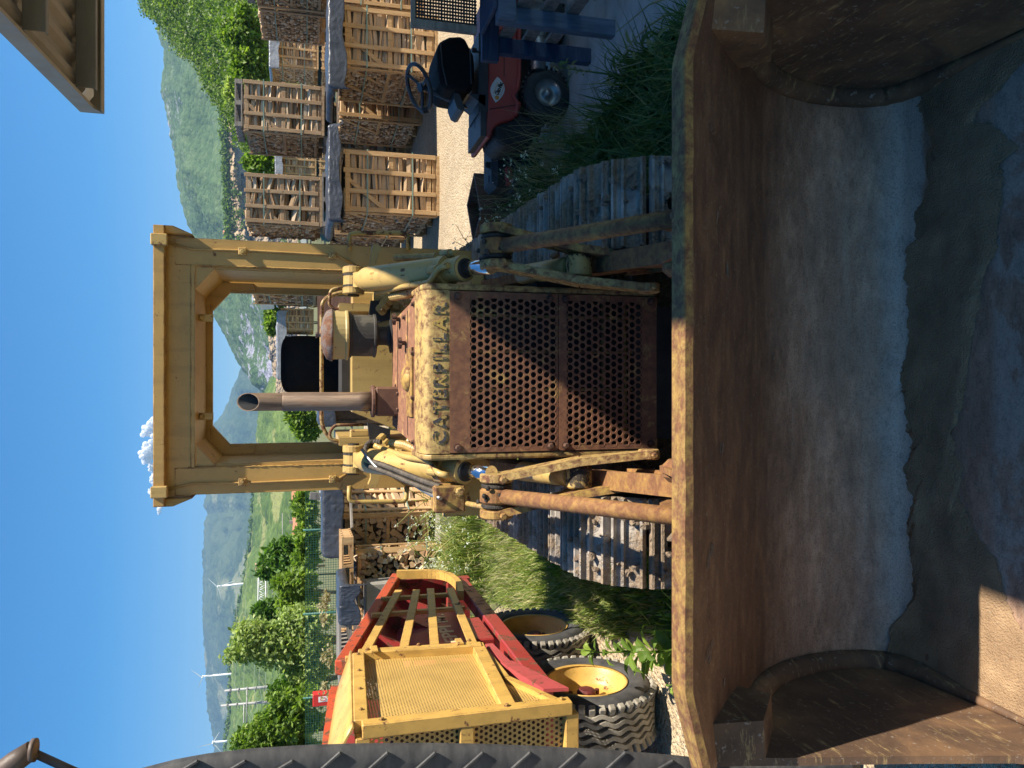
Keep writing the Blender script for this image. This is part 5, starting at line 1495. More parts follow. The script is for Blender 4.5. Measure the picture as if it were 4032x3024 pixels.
def crate(x, y, z, rz_, label, sz=1.0, sx=1.0, hero=False, old=False, group='slatted crates of split firewood', fill_side=True, messy=0.0, big=1.0):
    if not proto_used[0]: c = proto; proto_used[0] = True
    else: c = copy_tree(proto)
    c.location = (x, y, z); c.rotation_euler = (0, 0, rz_); c.scale = (sx, 1, sz)
    tag(c, label, 'crate', group)
    for ch in c.children:
        if ch.name.startswith('plank'): ch.rotation_euler = (rng.gauss(0, .006), rng.gauss(0, .007), rng.gauss(0, .004)); ch.location = (rng.gauss(0, .006), rng.uniform(-.006, .004), rng.gauss(0, .008))
        if old and ch.name.startswith(('plank', 'pallet')): ch.material_slots[0].link = 'OBJECT'; ch.material_slots[0].material = MT['oldplank']
    Mw = Matrix.Translation((x, y, z)) @ Matrix.Rotation(rz_, 4, 'Z'); BG = Matrix.Diagonal((1, big, big, 1))
    h = CH * sz; lab = 'split firewood log stacked inside a slatted wooden crate in the yard'
    zc = .16
    while zc < h - .04:                                    # three columns of logs behind the front planks
        for c3 in range(3):
            for yy in (.055, .13):
                if rng.random() < .04: continue
                hero_ = hero and yy < .1
                Mx = Mw @ Matrix.Translation((.005 + c3 * .332 * sx + rng.uniform(-.01, .01), yy + rng.uniform(-.022, .012), zc + rng.uniform(-.012, .012))) @ Matrix.Rotation(rng.uniform(-.1, .1) * (1 + 4 * messy), 4, 'Y') @ Matrix.Rotation(rng.uniform(-.06, .06), 4, 'Z') @ Matrix.Rotation(rng.uniform(0, 6.28), 4, 'X') @ BG
                lay_log(Mx, hero_, lab)
        zc += .068 * big
    if fill_side:                                           # log ends on the left side
        zc = .16; row = 0
        while zc < h - .04:
            yy = .10 + (.037 * big if row % 2 else 0)
            while yy < CD - .03:
                Mx = Mw @ Matrix.Translation((rng.uniform(-.012, .03) - messy * .1 * rng.random(), yy + rng.uniform(-.012, .012), zc + rng.uniform(-.012, .012))) @ Matrix.Rotation(rng.uniform(-.05, .05) * (1 + 7 * messy), 4, 'Z') @ Matrix.Rotation(rng.uniform(-.05, .05) * (1 + 5 * messy), 4, 'Y') @ Matrix.Rotation(rng.uniform(0, 6.28), 4, 'X') @ BG
                lay_log(Mx, hero == 2, lab)
                yy += .076 * big
            zc += .067 * big; row += 1
    cb = MB(); cb.box((.52 * sx, CD / 2 + .05, h / 2 + .06), (.90 * sx, CD - .2, h - .14))  # solid dark box; shade between the logs put into its colour
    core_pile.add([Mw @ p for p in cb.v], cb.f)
    return c
# right stack, ground row
crate(2.80, 12.70, 0, R(2), 'sunlit firewood crate standing on the gravel next to the roll frame post', hero=True)
crate(5.22, 12.85, 0, R(2), 'sunlit firewood crate on the gravel directly behind the mower steering wheel', hero=True)
crate(4.98, 14.65, 0, R(1), 'shaded firewood crate in the gap between the two front crates')
crate(4.82, 16.3, .10, R(0), 'ground level crate deepest in the gap, with wide planks', fill_side=True)
crate(3.02, 15.9, .10, R(-2), 'ground level crate behind the front crate beside the roll frame')
crate(6.95, 14.3, 0, R(0), 'dim firewood crate behind the black lattice panel')
crate(1.3, 16.8, .10, R(3), 'ground level crate glimpsed through the step rail on the mower side')
# right stack, upper row
crate(4.98, 15.9, 1.80, R(1), 'tall upper firewood crate with weathered boards lying on its top', .98, old=True)
crate(3.20, 16.1, 1.84, R(-1), 'upper firewood crate of loosely leaning grey logs beside the roll frame', .95, messy=.6, old=True)
crate(7.55, 14.6, 1.74, R(0), 'front one of two high crates showing log ends below the wooded hill', .86, old=True)
crate(7.55, 16.2, 1.74, R(0), 'rear one of two high crates showing log ends below the wooded hill', .86, old=True)
crate(1.95, 17.0, 1.80, R(4), 'upper firewood crate mostly hidden by the roll frame post', .95)
crate(11.3, 28.5, 1.72, R(0), 'small far crate with silver tarp beside the tall weathered upper crate', 1.05)
crate(11.3, 28.5, .05, R(0), 'far ground crate below the silver topped crate')
crate(9.05, 34.5, 1.72, R(0), 'smallest far crate with silver tarp, above the slanting stick', 1.05)
crate(9.05, 34.5, .05, R(0), 'far ground crate below the smallest silver topped crate')
crate(3.80, 36.5, 1.85, R(4), 'far pale crate seen through the roll frame beside the seat', 1.0, 1.05)
crate(3.80, 36.5, .15, R(4), 'far ground crate below the pale crate beside the seat', 1.05, 1.05)
crate(1.2, 37.5, 1.9, R(4), 'far upper crate hidden behind the black seat', .95)
crate(2.5, 37.0, 1.8, R(4), 'far crate between the seat and the pale crate', .95)
# left of the loader
crate(-1.70, 10.35, .47, R(76), 'firewood crate on a low concrete block with clean round log ends', .77, hero=2, big=1.4)
crate(-2.04, 9.78, .30, R(104), 'broken sagging crate of splintered firewood beside the tall concrete slab', .80, messy=1.2)
crate(-4.0, 12.6, .15, R(100), 'dark crate behind the tall concrete slab', .95)
o = wood_pile.build('firewood', MT['log'], None, (0, 14, 0)); tag(o, 'the rest of the split firewood filling the crates', 'firewood', kind='stuff')
o = core_pile.build('crate_dark_fill', MT['logdark'], None, (0, 14, 0)); tag(o, 'dark fill boxes behind the visible logs, shade of the gaps put into their colour', 'firewood', kind='stuff')

# tarps -------------------------------------------------------------------
def tarp(x0, x1, y0, y1, z, drop, label, mat='tarp', amp=.03, seed=0, rz_=0.0, back=.15):
    c = V(((x0 + x1) / 2, (y0 + y1) / 2, z)); Rm = Matrix.Rotation(rz_, 3, 'Z')
    L = [(-drop, 0)]
    def fn(u, v):
        s_ = -drop + drop * v / .34 if v < .34 else (y1 - y0 + back) * ((v - .34) / .66) ** 1.6
        nse = .6 * noise.noise(V((u * 4 + seed, v * 5, seed))) + .35 * (.35 - abs(noise.noise(V((u * 7 + v * 3 + seed, v * 6 - u * 2, seed + 5))))); n2 = .5 * noise.noise(V((u * 15 + seed, v * 9, seed + 3)))
        if s_ < 0: y, zz = -.012 - .022 * abs(n2) - .035 * abs(s_) / max(drop, .01), s_ * (.95 + .20 * nse + .55 * noise.noise(V((u * 2.6 + seed * 3, 2, seed))) + .06 * n2)
        elif s_ < y1 - y0: y, zz = s_, amp * nse + amp * .5 * n2
        else: y, zz = (y1 - y0) + .03 + .02 * n2, -(s_ - (y1 - y0))
        x = (x1 - x0) * (u - .5)
        e = max(0, abs(u - .5) - .46) / .04
        return c + Rm @ V((x + .02 * n2, y - (y1 - y0) / 2, zz - .10 * e * e + amp * .4 * n2))
    mb = MB(); mb.sheet(fn, 80, 50, -.006)
    o = mb.build('tarpaulin', MT[mat], None, c)
    tag(o, label, 'tarpaulin', 'tarpaulins over the firewood'); return o
tarp(2.58, 4.15, 12.58, 14.3, 1.80, .20, 'crumpled dark tarp over the front crate next to the roll frame', seed=1)
tarp(4.75, 6.5, 12.70, 14.4, 1.80, .26, 'dark shiny tarp over the crate behind the mower', seed=2)
tarp(11.1, 12.6, 28.3, 30.0, 3.40, .35, 'silver tarp over the small far crate beside the tall weathered crate', 'tarp_silver', seed=3)
tarp(8.9, 10.3, 34.3, 36.0, 3.42, .35, 'silver tarp over the smallest far crate', 'tarp_silver', seed=4)
tarp(3.6, 5.1, 36.3, 38.0, 3.50, .35, 'silvery tarp with a white bucket on it, seen through the roll frame', 'tarp_silver', seed=5, amp=.08)
tarp(.2, 3.4, 37.0, 39.0, 3.44, .45, 'long silvery tarp just above the operator seat', 'tarp_silver', seed=6, amp=.10)
tarp(-2.30, -1.15, 10.2, 11.3, 1.94, .26, 'folded black tarp over the crate with the clean log ends', seed=7, amp=.014, rz_=R(6))
tarp(-2.62, -2.18, 8.55, 9.3, 1.80, .22, 'smooth blue grey tarp flap hanging beside the orange hopper', seed=8, amp=.012)
tarp(-1.0, 1.6, 18.5, 20.5, 1.85, .4, 'grey tarp sheet on the low stack behind the exhaust pipe', 'tarp', seed=9, amp=.1)
tarp(-2.7, -1.9, 18.0, 19.5, 1.80, .4, 'silvery tarp bundle between the exhaust pipe and the roll frame post', 'tarp_silver', seed=10, amp=.12)
# low dark stack under those sheets
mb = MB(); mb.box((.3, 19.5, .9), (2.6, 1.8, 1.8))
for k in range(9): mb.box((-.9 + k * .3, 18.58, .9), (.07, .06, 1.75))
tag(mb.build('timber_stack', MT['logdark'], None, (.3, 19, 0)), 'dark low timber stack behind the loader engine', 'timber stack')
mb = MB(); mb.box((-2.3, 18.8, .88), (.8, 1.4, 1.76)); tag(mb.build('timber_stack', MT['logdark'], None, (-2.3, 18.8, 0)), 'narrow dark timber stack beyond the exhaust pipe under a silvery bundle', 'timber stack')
mb = MB(); mb.box((.9, 12.2, 1.90), (2.2, .06, .16)); mb.box((.9, 12.2, .92), (2.0, .1, 1.8))
o = mb.build('timber_beam', m_noise('red_brown_beam', [(.3, (.10, .05, .035)), (.7, (.18, .10, .07))], 5, 6, .8, stretch=(1, 6, 6)), None, (.9, 12.2, 0)); tag(o, 'reddish brown timber beam behind the seat and roll frame', 'beam')
# pallets
def pallet(x, y, z, rz_, label, w=1.1, d=1.0, mat='oldwood'):
    t = thing('pallet', label, 'pallet', (x, y, z), 'wooden pallets on the firewood stacks')
    Rm = Matrix.Rotation(rz_, 3, 'Z')
    for dz in (0.012, .128):
        mb = MB()
        for k in range(5): mb.box(V((x, y, z + dz)) + Rm @ V((0, -d / 2 + .05 + (d - .1) * k / 4, 0)), (w, .10, .022), Rm)
        P(mb, 'deck_board', mat, t)
    mb = MB()
    for xx in (-w / 2 + .05, 0, w / 2 - .05):
        mb.box(V((x, y, z + .07)) + Rm @ V((xx, 0, 0)), (.09, d, .092), Rm)
    P(mb, 'bearer', mat, t)
pallet(3.75, 16.55, 1.69, 0, 'grey pallet under the loosely leaning upper crate')
pallet(3.30, 13.30, 1.60, 0, 'pallet under the crumpled tarp next to the roll frame', 1.1, 1.2)
pallet(5.75, 13.45, 1.60, 0, 'pallet under the shiny tarp behind the mower', 1.1, 1.2)
pallet(5.50, 16.6, 1.66, 0, 'pallet under the tall upper crate')
pallet(5.5, 16.4, 3.36, R(3), 'weathered pallet lying on the tall upper crate', .95, .9)
pallet(7.9, 15.3, 3.10, R(8), 'grey pallet tilted on the high crate below the wooded hill', .9, 1.0)
pallet(-2.22, 9.75, 1.60, R(3), 'pale brown pallet lit by the sun on the broken crate', .75, .8, 'plank')
pallet(-2.98, 9.0, 1.66, R(4), 'grey weathered pallet beside the orange hopper edge', .75, .8)
def board(p0, p1, w, h, label, mat='oldwood'):
    mb = MB(); mb.bar(p0, p1, w, h, (0, 0, 1) if abs((V(p1) - V(p0)).z) < .5 * (V(p1) - V(p0)).length else (0, 1, 0), .003)
    tag(mb.build('board', MT[mat], None, p0), label, 'board', 'loose boards on the stacks')
board((-1.20, 10.6, 1.96), (-1.18, 10.6, 2.12), .09, .03, 'grey board end sticking up behind the folded black tarp')
board((-1.52, 10.7, 1.96), (-1.50, 10.7, 2.10), .10, .03, 'short grey board upright nearer the pallet than the other board end')
board(at(1310, 520, 15.4), at(1415, 410, 15.2), .05, .05, 'dark slanting stick poking out between the two front crates', 'bluegrey')
board((-1.85, 10.05, 1.58), (-1.15, 10.3, 1.60), .12, .03, 'grey board under the folded black tarp')
# white bucket on a far tarp
p = at(1250, 1195, 36.9); p.z = 3.56
mb = MB(); mb.lathe([(.30, 0), (.36, .55), (.38, .56), (.38, .60), (.34, .60), (.33, .55)], p, (0, 0, 1), 20)
tag(mb.build('white_bucket', m_noise('white_plastic', [(.3, (.6, .6, .58)), (.7, (.7, .7, .68))], 5, 3, .5, 0, 0), None, p), 'white plastic bucket upside on the far silvery tarp', 'bucket')
# concrete blocks
def block(c, s_, rz_, label):
    mb = MB(); mb.box(c, s_, (0, 0, rz_), .02); tag(mb.build('concrete_block', MT['concrete'], None, (c[0], c[1], 0)), label, 'concrete block', 'cast concrete blocks')
block((-1.62, 10.62, .225), (1.5, .9, .45), R(10), 'low concrete block under the crate with clean log ends')
block((-2.70, 9.45, .735), (.62, .35, 1.47), R(4), 'tall concrete slab behind the red and yellow machine')
block((2.0, 15.0, .22), (.8, .4, .44), 0, 'pale concrete block seen through the step rail on the mower side')

# ------------------------------------------------------------------ fence, cabinet, shrubs, trees
fence = thing('mesh_fence', 'green wire mesh fence between the yard and the bushes', 'fence', (-8, 19.5, 0))
MT['fence'] = m_perf('green_wire_mesh', (.02, .10, .075), .06, .84, ax=('X', 'Z'), square=True)
MT['fence_post'] = m_noise('green_fence_post', [(.3, (.02, .09, .07)), (.7, (.03, .13, .10))], 6, 3, .5, 0, 0)
mb = MB(); mb.add([(-18, 19.5, .3), (-1.5, 19.5, .3), (-1.5, 19.5, 2.16), (-18, 19.5, 2.16)], [(0, 1, 2, 3)]); P(mb, 'wire_mesh', 'fence', fence)
for k in range(9):
    mb = MB(); mb.tube([(-18 + k * 2.06, 19.52, 0), (-18 + k * 2.06, 19.52, 2.22)], .025, 8); P(mb, 'post', 'fence_post', fence)
cab = thing('fire_hose_cabinet', 'red fire hose cabinet with a white sign on a post at the fence', 'cabinet', (-7.2, 17.8, 0))
p = at(1268, 2749, 17.6)
mb = MB(); mb.box(p + V((0, 0, -.20)), (.27, .22, .80), bev=.012); P(mb, 'cabinet_box', m_noise('signal_red', [(.3, (.50, .02, .02)), (.7, (.58, .03, .025))], 5, 3, .4, 0, 0), cab)
mb = MB(); mb.box(p + V((.02, -.1125, -.02)), (.12, .004, .20)); mb.box(p + V((.03, -.1125, -.20)), (.06, .004, .09)); P(mb, 'sign', m_noise('white_sign', [(.3, (.75, .75, .74)), (.7, (.8, .8, .79))], 5, 2, .4, 0, 0), cab)
mb = MB(); mb.tube([p + V((.02 + .035 * math.cos(k * .628), -.1155, -.02 + .06 * math.sin(k * .628))) for k in range(10)], .007, 6, closed=True); P(mb, 'hose_symbol', m_noise('sign_red', [(.3, (.5, .03, .03)), (.7, (.55, .03, .03))], 5, 2, .4, 0, 0), cab)
mb = MB(); mb.box((p.x, p.y + .03, (p.z - .6) / 2), (.08, .08, p.z - .6)); P(mb, 'post', 'steel', cab)

def leaves(mb, pts, size, r_, flat=.0, asp=.55):
    for p in pts:
        d = V((r_.gauss(0, 1), r_.gauss(0, 1), r_.gauss(0, .8) - flat)).normalized()
        s_ = d.orthogonal().normalized(); s_ = (Matrix.Rotation(r_.uniform(0, 6.28), 3, d) @ s_)
        L = size * r_.uniform(.5, 1.5); w = L * asp; n = d.cross(s_)
        mb.add([p, p + d * L * .5 + s_ * w * .5 + n * w * .12, p + d * L, p + d * L * .5 - s_ * w * .5 + n * w * .12], [(0, 1, 2, 3)])
def tree(name, label, cat, base, h, crown, mat, nl, leaf, seed, group=None, clumps=None, droop=0.0, trunk=.06, limbs=7):
    """crown: list of (dx, dy, z, rx, ry, rz) lobes in metres from the base"""
    r_ = random.Random(seed); base = V(base)
    t = thing(name, label, cat, base, group); cr2 = []
    for l in crown:
        cr2.append((l[0], l[1], l[2], l[3] * .86, l[4] * .86, l[5] * .88))
        for _ in range(3):
            a_ = r_.uniform(0, 6.28); cr2.append((l[0] + math.cos(a_) * l[3] * .75, l[1] + r_.uniform(-.6, .6) * l[4], l[2] + math.sin(a_) * l[5] * .75, l[3] * r_.uniform(.25, .42), l[4] * .4, l[5] * r_.uniform(.25, .42)))
    crown = cr2
    mb = MB(); tops = []
    mb.tube([base, base + V((r_.uniform(-.1, .1), 0, h * .3)), base + V((r_.uniform(-.2, .2), 0, h * .65)), base + V((0, 0, h * .92))], [trunk, trunk * .8, trunk * .5, trunk * .15], 8)
    for k in range(limbs):
        lb = crown[k % len(crown)]; z0 = h * r_.uniform(.12, .6)
        e = base + V((lb[0] + r_.uniform(-.7, .7) * lb[3], lb[1] + r_.uniform(-.6, .6) * lb[4], lb[2] + r_.uniform(-.4, .6) * lb[5]))
        s_ = base + V((0, 0, z0)); mid = s_.lerp(e, .5) + V((0, 0, .1 * h * r_.random()))
        mb.tube([s_, mid, e], [trunk * .5, trunk * .3, trunk * .08], 6)
    P(mb, 'trunk', 'bark', t)
    mb = MB(); vol = [l[3] * l[4] * l[5] for l in crown]; tot = sum(vol)
    for l, v_ in zip(crown, vol):
        n = int(nl * v_ / tot); nc = max(6, n // 26); c = []
        for _ in range(nc):
            d = V((r_.gauss(0, 1), r_.gauss(0, 1), r_.gauss(0, 1))).normalized() * r_.uniform(.45, 1.08)
            c.append(base + V((l[0] + d.x * l[3], l[1] + d.y * l[4], l[2] + d.z * l[5])))
        sg = .16 * min(l[3], l[5])
        for cc in c:
            pts = [cc + V((r_.gauss(0, sg * 1.3), r_.gauss(0, sg * 1.3), r_.gauss(0, sg) - droop * r_.random())) for _ in range(n // nc)]
            leaves(mb, pts, leaf, r_, flat=.25 + droop)
    P(mb, 'crown', mat, t)
    return t
# willow-like pale tree, the dark bushes round it
def px_tree(name, label, cat, Y, boxes, mat, nl, leaf, seed, **kw):
    cx = sum(b[2] + b[3] for b in boxes) / (2 * len(boxes))
    base = at(1215, cx, Y); base.z = 0
    crown = []
    for v0, v1, y0, y1 in boxes:
        a, b = at(v0, y1, Y), at(v1, y0, Y)
        crown.append(((a.x + b.x) / 2 - base.x, 0, (a.z + b.z) / 2, abs(b.x - a.x) / 2, max(.5, abs(b.x - a.x) / 2 * .8), abs(a.z - b.z) / 2))
    h = max(c[2] + c[5] for c in crown)
    return tree(name, label, cat, base, h, crown, mat, nl, leaf, seed, **kw)
px_tree('willow_tree', 'pale airy tree with drooping branches behind the orange hopper', 'tree', 22, [(960, 1290, 2440, 2640), (890, 1060, 2440, 2560), (870, 1010, 2500, 2610), (1060, 1300, 2380, 2500), (1080, 1300, 2560, 2690)], 'leaf_pale', 24000, .115, 3, droop=.25, trunk=.09)
px_tree('hazel_bush', 'broad leaved dark green bush at the belt edge', 'bush', 21, [(985, 1270, 2770, 2930), (905, 1080, 2860, 2960), (930, 1290, 2900, 3040), (1040, 1290, 2700, 2800)], 'leaf_mid', 20000, .13, 4)
px_tree('elder_bush', 'dark shaded bush between the pale tree and the red cabinet', 'bush', 23, [(1060, 1290, 2650, 2760), (1110, 1290, 2600, 2700)], 'leaf_dark', 8000, .15, 5)
px_tree('roadside_bush', 'rounded green bush under the lattice gantry', 'bush', 30, [(1085, 1260, 2320, 2420), (1075, 1240, 2250, 2350)], 'leaf_mid', 10000, .20, 6)
px_tree('roadside_bush', 'dark green bush beside the rust stained gantry post', 'bush', 48, [(1015, 1180, 2160, 2290), (1040, 1200, 2120, 2220), (1000, 1130, 2360, 2450)], 'leaf_dark', 11000, .32, 7)
px_tree('roadside_bush', 'bright green bush row below the village houses', 'bush', 34, [(1160, 1240, 1930, 2060), (1165, 1250, 2050, 2170), (1150, 1250, 2150, 2250)], 'leaf_mid', 14000, .22, 8)
px_tree('roadside_tree', 'green tree between the exhaust pipe and the roll frame post', 'tree', 44, [(1130, 1240, 1600, 1680), (1160, 1250, 1660, 1730), (1110, 1200, 1570, 1620)], 'leaf_mid', 11000, .27, 9)
px_tree('roadside_tree', 'small bright tree between far crates and the silvery tarp', 'tree', 62, [(1040, 1115, 1150, 1210), (1050, 1100, 1200, 1260)], 'leaf_mid', 5000, .36, 10)
px_tree('roadside_tree', 'small tree behind the far crates beside the white bucket', 'tree', 62, [(1050, 1100, 1230, 1310)], 'leaf_mid', 4500, .36, 12)
px_tree('hillside_tree', 'dark green tree beside the upper crate of leaning grey logs', 'tree', 46, [(1010, 1100, 560, 710), (960, 1080, 600, 680)], 'leaf_mid', 9000, .30, 13)
px_tree('hillside_tree', 'light green round tree above the far silver topped crate', 'tree', 60, [(930, 1060, 320, 460), (880, 1020, 330, 420)], 'leaf_pale', 10000, .34, 14)
px_tree('hillside_tree', 'bright green tree behind the high crates showing log ends', 'tree', 60, [(860, 1040, 60, 220), (900, 1060, 180, 330)], 'leaf_mid', 13000, .36, 15)
px_tree('dry_shrub', 'dry shrub with whitish seed heads in front of the fence', 'shrub', 16.5, [(1255, 1310, 2320, 2470), (1265, 1310, 2550, 2620), (1255, 1310, 2690, 2740)], 'straw', 700, .07, 16, trunk=.02)

# ------------------------------------------------------------------ railway masts, gantry, wind turbines, houses
def steel(name): return m_noise(name, [(.3, (.26, .26, .25)), (.7, (.34, .34, .33))], 3, 4, .5, 0, 0)
MT['mast'] = steel('galvanised_mast'); MT['turbine'] = m_noise('white_turbine_paint', [(.3, (.75, .76, .77)), (.7, (.8, .8, .8))], 2, 2, .4, 0, 0)
MT['rusty_post'] = m_noise('rust_stained_post', [(.3, (.25, .12, .07)), (.7, (.48, .32, .22))], 2, 5, .7, 0, 0)
def mast(top, bot, label, arms):
    Ym = 115
    a, b = at(*top, Ym), at(*bot, Ym); g = V((b.x + (b.x - a.x) * .4, Ym, 0))
    t = thing('railway_mast', label, 'mast', g, 'railway masts behind the bushes')
    mb = MB(); mb.tube([g, b, a], [.26, .22, .14], 12); P(mb, 'pole', 'mast', t)
    mb = MB()
    for k in range(5): q = a.lerp(b, .12 + .19 * k); mb.disc(q, (0, 0, 1), .26, .12, 10); mb.box(q + V((-.4, 0, 0)), (.5, .1, .1))
    P(mb, 'clamp', 'mast', t)
    for p0, p1 in arms:
        mb = MB(); mb.tube([at(*p0, Ym - .5), at(*p1, Ym - .5)], .09, 8); P(mb, 'cross_arm', 'mast', t)
mast((884, 2720), (1062, 2704), 'thinner grey railway mast with the short cross arm', [((973, 2716), (971, 2870))])
mast((870, 2779), (1068, 2762), 'grey railway mast next to the belt with the long cross arm', [((961, 2772), (959, 2960)), ((995, 2880), (998, 2935))])
mb = MB()
for k, (v0, v1) in enumerate(((925, 1120), (960, 1090), (1000, 1085), (1020, 1130), (1045, 1150))):
    a, b = at(v0, 2700, 113), at(v1 - 60, 3050, 108); c_ = at(v0 + 10, 2250, 125)
    mb.tube([c_, a, a.lerp(b, .5) + V((0, 0, -.4)), b], .022, 5, cap=False)
o = mb.build('overhead_wires', m_noise('wire', [(.3, (.20, .24, .22)), (.7, (.3, .34, .31))], 3, 2, .6, 0, 0), None, (-50, 113, 10)); tag(o, 'thin overhead railway wires between the masts', 'wires')
ga = thing('railway_gantry', 'white lattice gantry beam on a rust stained post over the railway', 'gantry', (-22, 92, 0))
Yg = 92
a0, a1, b0, b1 = at(1018, 2238, Yg), at(1012, 2560, Yg), at(1046, 2238, Yg), at(1048, 2560, Yg)
mb = MB()
for dy in (0, 1.0):
    for p, q in ((a0, a1), (b0, b1)): mb.tube([p + V((0, dy, 0)), q + V((0, dy, 0))], 0.05, 8)
    n_ = 22
    for k in range(n_):
        p = a0.lerp(a1, k / n_); q = b0.lerp(b1, (k + 1) / n_)
        if k % 2: p, q = a0.lerp(a1, (k + 1) / n_), b0.lerp(b1, k / n_)
        mb.tube([p + V((0, dy, 0)), q + V((0, dy, 0))], .035, 6)
for k in range(12):
    for p, q in ((a0, a1), (b0, b1)): s_ = p.lerp(q, k / 11); mb.tube([s_, s_ + V((0, 1, 0))], .05, 6)
P(mb, 'lattice_beam', MT['turbine'], ga)
mb = MB()
for dx in (-.25, .35):
    mb.tube([V((a0.x + dx, Yg + .5, 0)), V((a0.x + dx, Yg + .5, a0.z + .4))], .13, 8)
for k in range(8): mb.box((a0.x + .05, Yg + .5, 1 + k * .95), (.7, .1, .1))
P(mb, 'post', 'rusty_post', ga)
mb = MB(); mb.tube([at(1072, 2240, Yg), at(1074, 2360, Yg)], .07, 8); mb.box(at(1078, 2262, Yg), (.5, .2, .3)); P(mb, 'bracket', 'mast', ga)
pol = thing('utility_pole', 'thin utility pole carrying a white lamp dish near the village', 'pole', (-35, 130, 0))
p = at(1115, 2150, 130)
mb = MB(); mb.tube([V((p.x, 130, 0)), V((p.x, 130, p.z))], .12, 8); mb.box((p.x, 130, p.z - 1.5), (2.2, .12, .12)); mb.tube([at(1112, 2020, 130), at(1113, 2240, 130)], .07, 6); P(mb, 'pole', 'mast', pol)
mb = MB(); mb.disc(p + V((0, -.3, -.6)), (0, 1, 0), .55, .2, 16); P(mb, 'lamp_dish', 'turbine', pol)
def turbine(hub, base, tips, label, Y=1585):
    h, b = at(*hub, Y), at(*base, Y); g = V((b.x, Y, b.z - 25))
    t = thing('wind_turbine', label, 'wind turbine', g, 'white wind turbines on the hills')
    mb = MB(); mb.tube([g, V((b.x, Y, b.z)), V((h.x, Y, h.z))], [2.3, 2.2, 1.2], 14); P(mb, 'tower', 'turbine', t)
    mb = MB(); mb.box(V((h.x, Y - .5, h.z)), (2.6, 8, 2.8), bev=.5); mb.lathe([(1.5, 0), (1.4, 1.5), (.6, 2.8), (.1, 3.1)], V((h.x, Y - 4.4, h.z)), (0, -1, 0), 14, True); P(mb, 'nacelle', 'turbine', t)
    for tp_ in tips:
        e = at(*tp_, Y); e.y = Y - 5.6; c = V((h.x, Y - 5.6, h.z)); d = (e - c); L = d.length; d.normalize(); s_ = d.cross(V((0, 1, 0)))
        mb = MB(); prof_ = [(0, .6), (.08, .9), (.2, 1.45), (.5, 1.0), (.8, .6), (1, .2)]
        vs = [];
        for f_, w_ in prof_: q = c + d * L * f_; vs += [q - s_ * w_ * .4 - V((0, .2, 0)), q + s_ * w_ - V((0, .1, 0)), q + s_ * w_ * .2 + V((0, .35, 0))]
        fs = [(3 * i + k, 3 * i + (k + 1) % 3, 3 * i + 3 + (k + 1) % 3, 3 * i + 3 + k) for i in range(5) for k in range(3)]
        mb.add(vs, fs + [(0, 1, 2), (15, 16, 17)]); P(mb, 'blade', 'turbine', t)
turbine((859, 2308), (965, 2298), ((820, 2274), (926, 2284), (873, 2358)), 'wind turbine closer to the roll frame than the other two')
turbine((798, 2663), (906, 2654), ((753, 2632), (860, 2648), (780, 2706)), 'tallest wind turbine reaching above the ridge, middle of the three')
turbine((839, 2921), (890, 2919), ((776, 2937), (866, 2876), (880, 2964)), 'wind turbine just above the rubber belt')
def house(v0, v1, y0, y1, Y, label, windows=2):
    a, b = at(v0, y1, Y), at(v1, y0, Y); w_ = b.x - a.x; zt_ = a.z; g = V(((a.x + b.x) / 2, Y, 0))
    t = thing('village_house', label, 'house', g, 'tile roofed village houses')
    zr = zt_; ze = zt_ - (zt_ - b.z) * .62; d = 9
    mb = MB(); mb.box((g.x, Y, ze / 2), (w_ * .94, d, ze)); P(mb, 'wall', m_noise('house_wall', [(.3, (.60, .53, .45)), (.7, (.68, .62, .54))], 1, 3, .9, 0, 0), t)
    mb = MB(); mb.prism([(g.x - w_ / 2, Y - d / 2 - .6, ze), (g.x - w_ / 2, Y, zr), (g.x - w_ / 2, Y + d / 2 + .6, ze)], (w_, 0, 0)); rf = P(mb, 'roof', m_noise('clay_tile_roof', [(.3, (.36, .14, .075)), (.7, (.50, .22, .12))], 2, 5, .9, 0, .3), t)
    mb = MB(); mb.box((g.x + w_ * .2, Y, zr + .2), (.8, .8, 1.4)); P(mb, 'chimney', 'house_w' if 'house_w' in MT else 'concrete', rf)
    for k in range(windows):
        mb = MB(); mb.box((g.x - w_ * .28 + k * w_ * .5 / max(1, windows - 1), Y - d / 2 - .02, ze - 1.3), (1.0, .1, 1.3)); P(mb, 'window', 'dark', t)
house(1138, 1175, 2105, 2198, 240, 'largest tile roofed house beside the utility pole')
house(1152, 1185, 2035, 2100, 235, 'tile roofed house with a white gable between the other two')
house(1148, 1178, 1905, 1975, 260, 'tile roofed house beside the roll frame post')
house(878, 892, 908, 922, 900, 'tiny pale house on the hillside above the quarry cliff')

